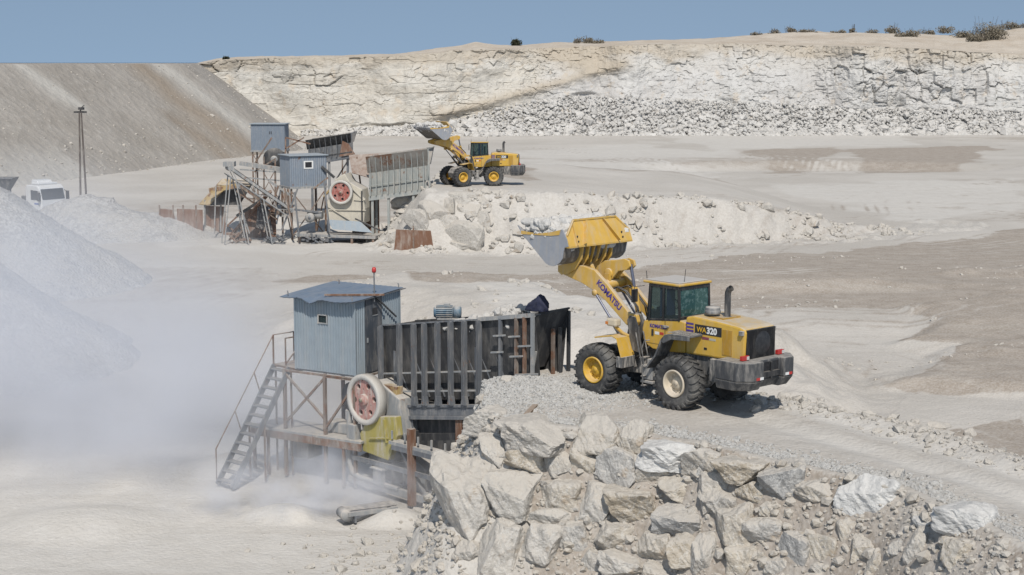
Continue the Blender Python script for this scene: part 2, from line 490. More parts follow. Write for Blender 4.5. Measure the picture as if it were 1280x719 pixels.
zb = np.maximum(zb, ((_sdf > -1) & (_sdf < 5) & (GY < 132)) * 0.6)

k = NT('quarry_dust_ground', 0.95, 0.1)
z = k.attr('zone')
n1 = k.noise(0.055, 7, 0.62, stretch=(1, 1, 1)); n2 = k.noise(0.9, 6, 0.65); n3 = k.noise(9.0, 4, 0.6)
base = k.mix(k.ramp(n1, 0.35, 0.65), (0.415, 0.384, 0.342), (0.50, 0.468, 0.424))
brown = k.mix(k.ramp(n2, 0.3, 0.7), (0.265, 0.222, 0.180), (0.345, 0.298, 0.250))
white = k.mix(k.ramp(n2, 0.3, 0.75), (0.505, 0.478, 0.435), (0.575, 0.55, 0.51))
fr = k.ramp(k.math('ADD', z['Red'], k.math('MULTIPLY', k.math('SUBTRACT', k.noise(0.5, 8, 0.75), 0.5), 1.5)), 0.15, 0.85)
c = k.mix(k.math('MULTIPLY', z['Green'], 0.8), base, white)
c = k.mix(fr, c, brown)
strk = k.ramp(k.noise(0.6, 5, 0.7, stretch=(0.12, 1.4, 1), dist=0.6), 0.52, 0.7, 0, 0.4)
c = k.mix(strk, c, (0.375, 0.343, 0.30))
c = k.mix(k.ramp(n3, 0.30, 0.75, 0, 0.35), c, (0.60, 0.57, 0.53))
st = k.voro(7.0); sc = k.voro(7.0, out='Color')
gr = k.mix(k.ramp(sc, 0.2, 0.8), (0.41, 0.39, 0.36), (0.55, 0.53, 0.495))
c = k.mix(k.math('MULTIPLY', z['Blue'], 0.55), c, gr)
k.color(c)
b1 = k.bump(k.noise(1.3, 6, 0.65), 0.5, 0.16)
b2 = k.bump(k.noise(8.0, 5, 0.7), 0.55, 0.05, b1)
b3 = k.bump(st, 0.35, 0.05, b2)
GROUND_MAT = k.m
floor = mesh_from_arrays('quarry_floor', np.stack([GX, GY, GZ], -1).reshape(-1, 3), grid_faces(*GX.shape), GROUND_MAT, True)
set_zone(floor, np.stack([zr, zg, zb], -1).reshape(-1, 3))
tag(floor, 'pale dusty quarry floor with brown haul road, trench and two loading ramps', kind='structure')

# ---- spoil bank on the left
TOPLINE = [(-120, -10), (-82, 135), (-70, 179), (-55.4, 231), (-49.8, 246), (-53, 258), (-61, 330), (-300, 330), (-300, -10)]
bt = np.concatenate([np.linspace(40, 330, 420)])
bx = np.linspace(-230, -15, 380)
BX, BY = np.meshgrid(bx, bt)
bd = sdist(BX, BY, TOPLINE)
ang = fbm(BX / 7 + BY / 30, BY / 9, 4, 30)
BZ = 13.0 - np.clip(bd + 0.35 * ang + 1.1 * fbm(BX / 22, BY / 22, 3, 33), 0, None) * 0.74 + 0.06 * fbm(BX / 1.6, BY / 1.6, 4, 31) * (bd > 0)
BZ = np.where(bd < 0, 13.0 + 0.08 * fbm(BX / 4, BY / 4, 3, 32), BZ)
BZ = np.maximum(BZ, -3)
k = NT('spoil_bank_soil', 0.95, 0.1)
z = k.attr('zone')
n = k.noise(0.12, 6, 0.6); n2 = k.noise(1.2, 6, 0.7)
c = k.mix(k.ramp(n, 0.35, 0.65), (0.305, 0.278, 0.245), (0.36, 0.332, 0.297))
c = k.mix(k.ramp(n2, 0.55, 0.72, 0, 0.55), c, (0.52, 0.50, 0.46))
c = k.mix(k.ramp(n2, 0.3, 0.42, 0.4, 0), c, (0.24, 0.21, 0.18))
c = k.mix(z['Red'], c, (0.265, 0.215, 0.165))
c = k.mix(z['Green'], c, (0.47, 0.45, 0.41))
k.color(c)
k.bump(k.voro(0.8), 0.4, 0.35, k.bump(n2, 0.6, 0.35))
bank = mesh_from_arrays('spoil_bank', np.stack([BX, BY, BZ], -1).reshape(-1, 3), grid_faces(*BX.shape), k.m, True)
along = BY + 0.25 * BX                                        # roughly the distance along the crest
r1 = np.exp(-((along - 219 + 3 * ang) / 3.0) ** 2) * (bd > -1) + 0.9 * np.exp(-((along - 212 + 3 * ang) / 2.6) ** 2) * sm(7, 11, bd)
g1 = 0.8 * np.exp(-((along - 190 + 3 * ang) / 1.5) ** 2) * (1 - sm(7, 10, bd)) * (bd > -1) + 0.7 * np.exp(-((along - 226 + 2 * ang) / 2.2) ** 2)
g1 = np.maximum(g1, 0.6 * sm(11, 17, bd) * (along < 175))
set_zone(bank, np.clip(np.stack([r1 * 0.75, g1, r1 * 0], -1), 0, 1).reshape(-1, 3))
tag(bank, 'long grey brown bank of tipped spoil left of the pale rock face', kind='structure')

# ---- the rock face (cut limestone), its talus, and the plateau behind
def curve(u, tab):
    return np.interp(u, [a for a, b in tab], [b for a, b in tab])
edge_v = [(-200, 84), (235, 83), (262, 77), (280, 74), (340, 72), (430, 71), (500, 69), (560, 64), (600, 61), (640, 61), (700, 58), (760, 57), (830, 54), (900, 54), (960, 55), (1100, 57), (1180, 62), (1240, 66), (1300, 68), (1500, 70)]
talus = [(-200, 0.0), (420, 0.04), (560, 0.12), (640, 0.32), (720, 0.42), (800, 0.38), (900, 0.34), (1000, 0.30), (1100, 0.26), (1200, 0.27), (1500, 0.28)]
NU, NT_ = 1100, 170
us = np.linspace(-60, 1500, NU); tt = np.linspace(0, 1, NT_)
U, T = np.meshgrid(us, tt)
base_y = 293.0 + 4 * fbm(U / 130, U * 0, 4, 40) + 1.2 * fbm(U / 24, U * 0, 3, 41)
topz = CH + (78 - curve(U, edge_v)) * 298.0 / FPX + 0.25 * fbm(U / 18, U * 0, 4, 42)
Z = T * topz
wx = (U - 640) / FPX * 296.0
tf = curve(U, talus)
rub = sm(560, 700, U)                                         # share of broken rubble character
tl = tf * topz + 1.3 * fbm(wx / 7, U * 0, 4, 43)
# depth profile: talus leans at 38 degrees, the wall stands nearly upright
Y = base_y + np.where(Z < tl, Z / 0.75, tl / 0.75 + (Z - tl) * (0.10 + 0.35 * rub * (1 - sm(1020, 1080, U) * (1 - sm(1200, 1260, U)))))
def cells(x, z, w, h, seed):
    """irregular jointed blocks: value per block and distance to the nearest joint (metres)"""
    gx, gz_ = x / w, z / h
    ix, iz = np.floor(gx).astype(int), np.floor(gz_).astype(int)
    d1 = np.full(x.shape, 1e9); d2 = d1.copy(); val = np.zeros(x.shape)
    for dx in (-1, 0, 1):
        for dz in (-1, 0, 1):
            cx, cz = ix + dx, iz + dz
            a = _T[(cx * 3 + seed) & 255, (cz * 5 + seed * 7) & 255]; b = _T[(cx * 7 + 13 + seed) & 255, (cz * 11 + seed) & 255]
            v = _T[(cx * 13 + 5) & 255, (cz * 3 + seed * 3) & 255]
            # blocky metric
            ex, ez = np.abs(gx - cx - 0.15 - 0.7 * a), np.abs(gz_ - cz - 0.15 - 0.7 * b)
            d = np.maximum(ex, ez) + 0.25 * np.minimum(ex, ez)
            near = d < d1
            d2 = np.where(near, d1, np.minimum(d2, d)); val = np.where(near, v, val); d1 = np.where(near, d, d1)
    return val, (d2 - d1) * min(w, h)
wall = sm(0, 0.8, Z - tl)
upper = sm(0.62, 0.8, Z / topz)
right = sm(1010, 1060, U) * (1 - sm(1230, 1290, U)) * sm(0.30, 0.45, Z / topz)
wob = fbm(wx / 2.5, Z / 2.5, 3, 58) * 0.8
vL, jL = cells(wx + wob * 0.4, Z * (1 + 0.04 * fbm(wx / 20, Z * 0, 2, 59)) + wob * 0.25, 4.6, 1.9, 50)
vM, jM = cells(wx + wob * 0.5, Z + wob * 0.4, 1.5, 1.1, 60)
vS, jS = cells(wx + wob * 0.5, Z + wob * 0.5, 0.75, 0.6, 70)
vR, jR = cells(wx + wob * 0.22, Z + wob * 0.22, 2.1, 3.0, 80)
k1 = sm(-0.05, 0.25, fbm(wx / 11, Z / 5, 3, 61)); k2 = sm(-0.15, 0.2, fbm(wx / 6, Z / 4, 3, 63)); k3 = sm(-0.2, 0.1, fbm(wx / 9, Z / 5, 3, 68))
left = 1 - rub
Y = Y + wall * (left * (0.55 * (vL - 0.5) * (0.4 + 0.6 * k1) + 0.30 * k1 * np.exp(-(jL / 0.10) ** 2))
                + (0.22 + 0.25 * upper + 0.12 * rub) * (vM - 0.5) * (0.3 + 0.7 * k2) + 0.12 * k2 * np.exp(-(jM / 0.08) ** 2)
                + (0.12 + 0.22 * rub) * (vS - 0.5) * k3
                + right * (1.3 * (vR - 0.5) + 0.55 * np.exp(-(jR / 0.16) ** 2) * sm(-0.1, 0.15, fbm(wx / 4, Z / 4, 3, 62))))
Y = Y + 0.30 * fbm(wx / 2.0, Z / 1.6, 5, 64) * (0.5 + 0.8 * rub) + wall * 1.6 * fbm(wx / 9, Z / 9, 3, 69)
Y = Y - (1 - wall) * 0.45 * (fbm(wx / 0.9, Z / 0.6, 3, 65))
# a diagonal shelf of fallen soil between the two parts of the face
shelf = np.exp(-((Z / topz) - (0.22 + (U - 540) / 260 * 0.62)) ** 2 / 0.004) * sm(520, 560, U) * (1 - sm(770, 800, U))
Y = Y - 0.9 * shelf
X = (U - 640) / FPX * 296.0 * 1.0
face_mat = NT('cut_limestone', 0.92, 0.15); k = face_mat
z = k.attr('zone')
nb = k.noise(0.10, 6, 0.6); nf = k.noise(1.3, 7, 0.7); band = k.noise(0.55, 5, 0.6, stretch=(0.10, 0.1, 1.0), dist=0.3)
cream = k.mix(k.ramp(band, 0.35, 0.65), (0.52, 0.485, 0.425), (0.58, 0.555, 0.505))
grey = k.mix(k.ramp(nb, 0.35, 0.65), (0.475, 0.46, 0.44), (0.565, 0.555, 0.535))
c = k.mix(z['Red'], cream, grey)
c = k.mix(k.ramp(nb, 0.5, 0.68, 0, 0.45), c, (0.42, 0.41, 0.385))
c = k.mix(k.ramp(k.noise(0.35, 5, 0.65), 0.56, 0.68, 0, 0.5), c, (0.50, 0.415, 0.315))
c = k.mix(k.ramp(nf, 0.34, 0.46, 0.5, 0), c, (0.30, 0.28, 0.25))
c = k.mix(z['Green'], c, k.mix(nf, (0.38, 0.325, 0.25), (0.50, 0.445, 0.37)))
cr = k.voro(0.42, 'DISTANCE_TO_EDGE', stretch=(1, 1, 1.8))
crk = k.math('MULTIPLY', k.ramp(cr, 0.0, 0.03, 0.3, 0), k.ramp(k.noise(0.25, 4), 0.48, 0.6))
c = k.mix(k.math('MULTIPLY', crk, z['Blue']), c, (0.10, 0.09, 0.075))
k.color(c)
k.bump(k.voro(0.9), 0.3, 0.4, k.bump(nf, 0.45, 0.4))
face = mesh_from_arrays('quarry_face', np.stack([X, Y, Z - 0.15], -1).reshape(-1, 3), grid_faces(*X.shape), k.m, False)
gz = np.clip(sm(620, 760, U + 90 * fbm(wx / 8, Z / 5, 3, 66)) * (1 - 0.35 * upper), 0, 1)
brn = np.clip(0.85 * shelf + 0.75 * sm(0.80, 0.93, Z / topz + 0.12 * fbm(wx / 5, Z / 2, 4, 67))
              + np.exp(-((U - 735) / 42) ** 2) * sm(0.66, 0.8, Z / topz) , 0, 1)
set_zone(face, np.stack([gz, brn, wall * (1 - 0.3 * rub)], -1).reshape(-1, 3))
tag(face, 'cream and grey limestone rock face closing the quarry at the back', kind='structure')

sky_v = [(-200, 83), (235, 82), (262, 76), (280, 73), (340, 71), (430, 70), (500, 68), (545, 62), (575, 58), (595, 54), (610, 56), (640, 58), (700, 54), (760, 53), (830, 51), (900, 48), (960, 43), (1020, 41), (1100, 43), (1150, 44), (1200, 46), (1240, 40), (1285, 35), (1400, 30), (1600, 34)]
nv = 90
gp = np.concatenate([np.linspace(0, 1, 60), np.linspace(1.1, 30, 40)])
U2, Q = np.meshgrid(us, gp)
ytop = Y[-1][None, :] + 0 * Q; ztop = Z[-1][None, :] - 0.15 + 0 * Q
ridge_z = CH + (78 - curve(U2, sky_v)) * 345.0 / FPX
Yp = ytop + Q * (345.0 - ytop)
Zp = ztop + (ridge_z - ztop) * sm(0, 1, np.clip(Q, 0, 1)) + 0.3 * fbm(U2 / 30, Yp / 4, 4, 70) * sm(0, 0.3, Q)
Zp = Zp - np.clip(Q - 1, 0, 30) * 0.12
Xp = (U2 - 640) / FPX * Yp * (296.0 / 298.0)
Xp[0] = X[-1]
k = NT('plateau_sand', 0.95, 0.1)
n = k.noise(0.15, 6, 0.65); n2 = k.noise(1.1, 6, 0.7)
c = k.mix(k.ramp(n, 0.35, 0.65), (0.44, 0.375, 0.30), (0.52, 0.46, 0.385))
c = k.mix(k.ramp(n2, 0.5, 0.7, 0, 0.5), c, (0.56, 0.51, 0.45))
k.color(c); k.bump(n2, 0.6, 0.3)
plateau = mesh_from_arrays('plateau', np.stack([Xp, Yp, Zp], -1).reshape(-1, 3), grid_faces(*Xp.shape), k.m, True)
tag(plateau, 'sandy plateau rising behind the top of the rock face', kind='structure')
def plateau_z(u):
    return CH + (78 - float(curve(u, sky_v))) * 345.0 / FPX

# ---- the plain and the sea beyond
k = NT('dry_plain', 0.95, 0.1); k.color(k.mix(k.noise(0.004, 5), (0.32, 0.28, 0.22), (0.42, 0.37, 0.30)))
plain = MB().add([(-6000, 325, 12.2), (-43, 325, 12.2), (9000, 330, 10.0), (9000, 3000, 3.0), (-6000, 3000, 3.0)], [(0, 1, 2, 3, 4)]).build('plain', k.m)
tag(plain, 'flat dry plain beyond the quarry', kind='structure')
k = NT('sea_water', 0.25, 0.5); k.color((0.03, 0.07, 0.13))
sea = MB().add([(-60000, 2800, 0), (60000, 2800, 0), (60000, 60000, 0), (-60000, 60000, 0)], [(0, 1, 2, 3)]).build('sea', k.m)
tag(sea, 'thin strip of blue sea on the horizon at the left', kind='structure')
# ================================================================== stones
def limestone(name, grey, cream, dust=0.55, vein=True, scale=1.0):
    k = NT(name, 0.92, 0.15)
    rnd = k.rand()
    n = k.noise(0.9 * scale, 6, 0.62); n2 = k.noise(5.0 * scale, 6, 0.7)
    off = k.math('MULTIPLY', k.math('SUBTRACT', rnd, 0.5), 0.35)
    c = k.mix(k.ramp(k.math('ADD', n, off), 0.40, 0.60), grey, cream)
    c = k.mix(k.ramp(n2, 0.35, 0.5, 0.5, 0), c, tuple(x * 0.55 for x in grey))
    if vein:
        v = k.ramp(k.noise(2.2 * scale, 7, 0.75, dist=1.2), 0.485, 0.50, 0, 1)
        v2 = k.ramp(k.noise(2.2 * scale, 7, 0.75, dist=1.2), 0.50, 0.53, 1, 0)
        c = k.mix(k.math('MULTIPLY', k.math('MULTIPLY', v, v2), 0.7), c, (0.66, 0.65, 0.62))
        st = k.ramp(k.noise(1.4 * scale, 5, 0.6, dist=0.5), 0.56, 0.68, 0, 0.6)
        c = k.mix(k.math('MULTIPLY', st, k.ramp(rnd, 0.3, 0.8)), c, (0.37, 0.27, 0.17))
    f = k.math('MULTIPLY', k.ramp(k.up(), 0.15, 0.75), k.ramp(n2, 0.25, 0.6, dust * 0.6, dust * 1.5))
    c = k.mix(f, c, (0.48, 0.445, 0.395))
    k.color(c)
    k.bump(n2, 0.6, 0.05, k.bump(k.noise(1.8 * scale, 7, 0.7), 0.8, 0.14))
    return k.m
M_WALLROCK = limestone('wall_limestone', (0.385, 0.36, 0.325), (0.475, 0.43, 0.365), 0.75)
M_GREYROCK = limestone('bluish_limestone', (0.33, 0.325, 0.315), (0.43, 0.41, 0.38), 0.65)
M_TANROCK = limestone('tan_limestone', (0.40, 0.345, 0.27), (0.50, 0.45, 0.375))
M_PALEROCK = limestone('dusted_limestone', (0.44, 0.415, 0.375), (0.52, 0.49, 0.445), 0.8)
M_WHITEROCK = limestone('fresh_white_limestone', (0.55, 0.54, 0.52), (0.63, 0.62, 0.595), 0.15, False)
M_RUBBLE = limestone('broken_limestone', (0.52, 0.505, 0.48), (0.62, 0.605, 0.58), 0.3, False, 0.6)
M_CHIPS = limestone('crushed_limestone', (0.45, 0.44, 0.42), (0.58, 0.57, 0.545), 0.2, False, 3.0)

def _ico(sub):
    bm = bmesh.new(); bmesh.ops.create_icosphere(bm, subdivisions=sub, radius=1.0)
    bm.verts.ensure_lookup_table()
    V = np.array([v.co[:] for v in bm.verts]); F = np.array([[v.index for v in f.verts] for f in bm.faces]); bm.free()
    return V, F
ICO = {s: _ico(s) for s in (1, 2, 3, 4, 5)}
def rock_shape(sub, seed, cuts=9, boxy=0.5, rough=0.05):
    rs = np.random.RandomState(seed); V, F = ICO[sub]; V = V.copy()
    p = 2 + 5 * boxy                                           # towards a rounded block
    V = V / (np.abs(V) ** p).sum(1, keepdims=True) ** (1 / p)
    for _ in range(cuts):
        n = rs.normal(size=3); n /= np.linalg.norm(n); d = rs.uniform(0.62, 0.98)
        s = V @ n; V = V - np.where(s > d, s - d, 0)[:, None] * n[None] * 0.94
    V = (V - (V.max(0) + V.min(0)) / 2) / ((V.max(0) - V.min(0)) / 2)
    if sub >= 3:
        a, b = V[:, 0] + V[:, 2] * 0.6, V[:, 1] - V[:, 2] * 0.7
        V = V * (1 + rough * 2.4 * fbm(a * 1.3, b * 1.3, 3, seed % 40)[:, None] + rough * 1.0 * fbm(a * 5, b * 5 + V[:, 2] * 3, 4, seed % 37)[:, None])
    if sub >= 5:
        # spalled edges: shallow stepped chips over the faces
        g = fbm(V[:, 0] * 2.2 + V[:, 1], V[:, 2] * 2.2 - V[:, 1] * 0.7, 4, (seed + 7) % 31)
        V = V * (1 + 0.07 * (np.round(g * 5) / 5) + 0.05 * np.abs(fbm(V[:, 0] * 3 - V[:, 2], V[:, 1] * 3 + V[:, 2], 4, (seed + 3) % 29)) + 0.018 * fbm(V[:, 0] * 14 + V[:, 1] * 9, V[:, 2] * 14 - V[:, 1] * 6, 3, 2))[:, None]
    return V, F

# ---- boulders of the retaining wall: (u0, v0, u1, v1, material, label)
def z7(*b): return (540 + b[0] / 2.578, 440 + b[1] / 2.578, 540 + b[2] / 2.578, 440 + b[3] / 2.578)
def z8(*b): return (880 + b[0] / 2.775, 460 + b[1] / 2.775, 880 + b[2] / 2.775, 460 + b[3] / 2.775)
W, G_, T_, P_, F_ = M_WALLROCK, M_GREYROCK, M_TANROCK, M_PALEROCK, M_WHITEROCK
BOULDERS = [
    (z7(120, 185, 245, 272), P_, 'grey slab jutting out under the hopper beam at the top left end of the wall'),
    (z7(232, 222, 462, 318), W, 'long grey slab with a brown crust in the top row below the gravel'),
    (z7(460, 218, 608, 322), W, 'square pale grey block in the top row below the front wheel'),
    (z7(600, 228, 702, 345), W, 'rough mottled block in the top row left of the bright white boulder'),
    (z7(150, 270, 252, 388), P_, 'upright pale block under the jutting grey slab at the left end'),
    (z7(242, 310, 372, 410), T_, 'cracked tan and grey boulder below the left end of the long slab'),
    (z7(364, 312, 466, 412), W, 'grey boulder with a dark hollow under it below the long slab'),
    (z7(458, 320, 566, 422), T_, 'tan block below the square pale grey block'),
    (z7(538, 318, 672, 452), G_, 'tall smooth grey boulder left of the bright white boulder'),
    (z7(692, 288, 897, 372), F_, 'bright white wedge shaped boulder near the top of the wall'),
    (z7(672, 350, 782, 452), W, 'veined grey boulder directly under the bright white boulder'),
    (z7(820, 312, 950, 414), W, 'brown topped boulder right of the bright white boulder'),
    (z7(740, 405, 872, 478), T_, 'small tan wedge over a deep black gap in mid wall'),
    (z7(862, 400, 965, 524), W, 'rough grey boulder at mid height right of the tan wedge'),
    (z7(18, 352, 208, 630), P_, 'huge dusty boulder at the left foot of the wall beside the crusher'),
    (z7(184, 400, 352, 562), P_, 'dust covered pale boulder right of the huge one at the left foot'),
    (z7(344, 412, 482, 524), W, 'brown grey boulder with a flat shadowed underside at mid wall'),
    (z7(474, 428, 602, 545), P_, 'pale dusty boulder under the tan block'),
    (z7(574, 450, 748, 550), T_, 'wide tan boulder with a black gap beneath its flat bottom'),
    (z7(734, 500, 898, 602), G_, 'bluish grey faceted boulder in the middle of the wall'),
    (z7(414, 548, 522, 642), G_, 'bluish grey boulder with a sharp lower corner low in the wall'),
    (z7(298, 552, 432, 695), P_, 'pale dusted boulder low in the wall left of the bluish sharp cornered one'),
    (z7(514, 555, 662, 670), W, 'cracked brown grey boulder low in the wall below the wide tan one'),
    (z7(664, 580, 792, 692), W, 'fissured grey boulder low in the wall below the bluish faceted one'),
    (z7(782, 600, 918, 707), T_, 'yellowish boulder with white veins at the lower middle of the wall'),
    (z7(472, 632, 565, 725), P_, 'pale boulder cut by the bottom edge below the sharp cornered one'),
    (z7(560, 650, 702, 740), P_, 'wide dusted boulder cut by the bottom edge of the wall'),
    (z7(330, 500, 455, 582), P_, 'dust covered lump under the flat shadowed boulder'),
    (z7(140, 545, 302, 740), P_, 'smooth dusty boulder at the bottom left foot of the wall'),
    (z7(60, 610, 160, 700), P_, 'low dusty stone in front of the huge left boulder'),
    (z7(690, 690, 800, 760), W, 'grey boulder peeking in at the bottom below the fissured one'),
    (z8(50, 312, 238, 402), T_, 'long tan slab below the gravel shoulder behind the rear wheels'),
    (z8(203, 330, 352, 457), G_, 'dark grey blunt end slab with a black gap beneath it'),
    (z8(338, 385, 494, 487), W, 'pale mottled slab right of the dark grey blunt slab'),
    (z8(484, 382, 692, 517), F_, 'big whitish boulder with an orange streak at the top right of the wall'),
    (z8(-6, 408, 132, 507), W, 'veined grey boulder under the left end of the long tan slab'),
    (z8(126, 395, 228, 484), T_, 'brown wedge squeezed under the long tan slab'),
    (z8(204, 462, 282, 520), W, 'small rounded stone below the dark grey blunt slab'),
    (z8(42, 470, 182, 642), W, 'tall veined boulder below the veined grey one right of the wall middle'),
    (z8(148, 530, 278, 632), G_, 'grey block with a dark left face below the small rounded stone'),
    (z8(268, 585, 382, 692), G_, 'square grey block low in the right part of the wall'),
    (z8(350, 588, 482, 694), T_, 'orange tinged block beside the square grey block'),
    (z8(92, 630, 205, 740), T_, 'tan boulder at the bottom edge left of the square grey block'),
    (z8(472, 545, 556, 642), W, 'greyish pointed stone set in the soil right of the stacked wall'),
    (z8(532, 590, 622, 692), T_, 'tan upright stone below the pointed one in the soil'),
    (z8(656, 605, 722, 692), G_, 'dark grey stone with a shadowed right side in the soil bank'),
    (z8(718, 570, 800, 688), P_, 'pale upright stone beside the dark grey one in the soil bank'),
    (z8(744, 520, 822, 592), F_, 'small white stone halfway up the soil bank'),
    (z8(838, 476, 1042, 586), F_, 'large white boulder alone on the slope right of the wall'),
    (z8(850, 605, 978, 705), T_, 'white boulder with a rusty brown face low at the right'),
    (z8(578, 655, 662, 740), W, 'dusty stone at the bottom edge in the soil bank'),
    (z8(225, 662, 305, 725), P_, 'small pale stone at the bottom edge below the dark faced block'),
    (z8(660, 360, 702, 426), G_, 'thin upright slab leaning at the end of the top row'),
    (z8(-40, 590, 52, 740), P_, 'pale boulder at the bottom edge under the tall veined one'),
    (z8(-12, 338, 54, 392), G_, 'small bluish stone wedged left of the long tan slab'),
    (z8(395, 690, 480, 750), W, 'grey stone cut by the bottom edge under the orange tinged block'),
    (z8(180, 640, 232, 700), W, 'narrow stone wedged between the tall veined boulder and the pale one'),
    (z8(1000, 700, 1090, 760), P_, 'pale stone in the lower right corner'),
]
BOULDER_OBJS = []
def add_boulder(box, mat, label, i, depth=1.0, group='boulders stacked in the retaining wall', sub=4, push=0.22, name='boulder'):
    u0, v0, u1, v1 = box
    uc, vc = (u0 + u1) / 2, (v0 + v1) / 2
    p = hit(uc, min(vc, 900), 24)
    if uc < 640 and vc > 500 and p.y > 45 and name == 'boulder' and i < 100: p = at_depth(uc, vc, 43.6 - max(0, (vc - 600)) * .014)
    s = p.y / FPX
    w, h = (u1 - u0) * s, (v1 - v0) * s
    rs = np.random.RandomState(100 + i)
    V, F = rock_shape(sub, 100 + i, cuts=7 + i % 5, boxy=0.6 + 0.6 * rs.rand(), rough=0.06)
    d = min(max(w, h) * 0.9, 1.6) * depth
    S = np.array([w * 0.56, d * 0.55, h * 0.56])
    a = rs.uniform(-0.12, 0.12); ca, sa = math.cos(a), math.sin(a)
    P = V * S
    P = np.stack([P[:, 0] * ca - P[:, 2] * sa, P[:, 1], P[:, 0] * sa + P[:, 2] * ca], 1)
    wr = rs.uniform(-0.25, 0.1) - 0.35
    cw, sw = math.cos(wr), math.sin(wr)
    P = np.stack([P[:, 0] * cw - P[:, 1] * sw, P[:, 0] * sw + P[:, 1] * cw, P[:, 2]], 1)
    o = mesh_from_arrays(name, P, F, mat, False)
    o.location = p + Vector((0, 1, -0.15)) * (push + (.14 if p.x > 6.5 and push > 0.1 else 0))
    tag(o, label, 'boulder', group)
    for q in o.data.polygons: q.use_smooth = False
    BOULDER_OBJS.append(o)
    return o
for i, (b, m_, lab) in enumerate(BOULDERS):
    add_boulder(b, m_, lab, i, sub=5)

# ---- boulders at the far platform
for i, (b, lab) in enumerate([
    ((560, 240, 600, 262), 'big pale block on top of the stone heap below the far loader'),
    ((574, 256, 600, 276), 'grey block under the big pale block at the far platform'),
    ((520, 252, 562, 285), 'leaning slab left in the stone heap under the far loader'),
    ((548, 248, 572, 276), 'grey faced stone between the leaning slab and the big pale block'),
    ((596, 246, 618, 268), 'rounded stone right of the big pale block at the far platform'),
    ((534, 276, 606, 318), 'large powder covered boulder at the foot of the far platform'),
    ((508, 262, 540, 294), 'dusty boulder behind the single rusty panel'),
    ((590, 266, 616, 292), 'small stone at the right side of the far heap'),
    ((490, 240, 524, 262), 'flat slab under the right end of the far hopper'),
    ((610, 238, 634, 248), 'flat stone half sunk in the far platform edge'),
    ((545, 268, 572, 290), 'squat stone in the middle of the far heap'),
    ((560, 300, 596, 316), 'low rounded stone in front of the far heap'),
]):
    add_boulder(b, M_PALEROCK if i != 3 else M_WALLROCK, lab, 300 + i, 0.8, 'boulders heaped below the far loader', 3, 0.4)

# ---- scattered stone, one mesh each
def scatter(name, pts, sizes, mat, sub=1, seed=0, kinds=10, squash=0.75, sink=0.25, label=None, kind='stuff'):
    rs = np.random.RandomState(seed)
    base = [rock_shape(sub, seed * 31 + q, cuts=7, boxy=0.4) for q in range(kinds)]
    pts = np.asarray(pts, float); n = len(pts); sizes = np.asarray(sizes, float)
    nv, nf = len(base[0][0]), len(base[0][1])
    V = np.empty((n, nv, 3)); F = np.empty((n, nf, 3), int)
    wh = rs.randint(0, kinds, n); an = rs.uniform(0, 2 * np.pi, n); ti = rs.uniform(-0.6, 0.6, n)
    sc = np.stack([rs.uniform(0.75, 1.35, n), rs.uniform(0.6, 1.1, n), rs.uniform(0.5, 0.9, n) * squash / 0.75], 1) * sizes[:, None]
    for q in range(kinds):
        ids = np.where(wh == q)[0]
        if not len(ids): continue
        P = base[q][0][None] * sc[ids][:, None, :]
        ct, st = np.cos(ti[ids])[:, None], np.sin(ti[ids])[:, None]
        P = np.stack([P[..., 0] * ct - P[..., 2] * st, P[..., 1], P[..., 0] * st + P[..., 2] * ct], -1)
        ca, sa = np.cos(an[ids])[:, None], np.sin(an[ids])[:, None]
        P = np.stack([P[..., 0] * ca - P[..., 1] * sa, P[..., 0] * sa + P[..., 1] * ca, P[..., 2]], -1)
        V[ids] = P + pts[ids][:, None, :] + np.array([0, 0, 1.0])[None, None] * (sizes[ids] * (0.5 - sink) * 0.6)[:, None, None]
        F[ids] = base[q][1][None] + (ids * nv)[:, None, None]
    o = mesh_from_arrays(name, V.reshape(-1, 3), F.reshape(-1, 3), mat)
    return tag(o, label, None, None, kind) if label else o
rs = np.random.RandomState(11)
def on_ground(x, y): return np.stack([x, y, ground(x, y)], 1)
# crushed stone shoulder of the ramp and by the hopper
n = 9000
x = rs.normal(0.5, 1.5, n); y = rs.normal(44.2, 1.1, n)
keep = (sdist(x, y, RAMP) < 0.5) & (np.hypot(x - 2.6, y - 45.3) > 0.3)
x, y = x[keep], y[keep]
t = rs.rand(6000); i0 = (t * (len(crest) - 1)).astype(int); f0 = t * (len(crest) - 1) - i0
cx = np.array([p[0] for p in crest]); cy = np.array([p[1] for p in crest])
sx = cx[i0] * (1 - f0) + cx[i0 + 1] * f0; sy = cy[i0] * (1 - f0) + cy[i0 + 1] * f0
dn = np.abs(rs.normal(0, 0.4, 6000)) + 0.25; sx = sx + dn * 0.66; sy = sy + dn * 0.75
x = np.concatenate([x, sx]); y = np.concatenate([y, sy])
scatter('crushed_stone', on_ground(x, y), np.clip(rs.lognormal(-3.55, 0.42, len(x)), 0.015, 0.11), M_CHIPS, 1, 3, label='grey crushed stone lying on the ramp shoulder and beside the hopper')
# windrow along the far side of the ramp
n = 750; t = rs.rand(n); i0 = (t * (len(WIND) - 1)).astype(int); f0 = t * (len(WIND) - 1) - i0
wx_ = np.array([p[0] for p in WIND]); wy_ = np.array([p[1] for p in WIND])
x = wx_[i0] * (1 - f0) + wx_[i0 + 1] * f0 + rs.normal(0, 0.45, n); y = wy_[i0] * (1 - f0) + wy_[i0 + 1] * f0 + rs.normal(0, 0.45, n)
scatter('windrow_stones', on_ground(x, y), np.clip(rs.lognormal(-3.3, 0.65, n), 0.02, 0.16), M_PALEROCK, 1, 4, label='low windrow of dusty stones along the back edge of the ramp')
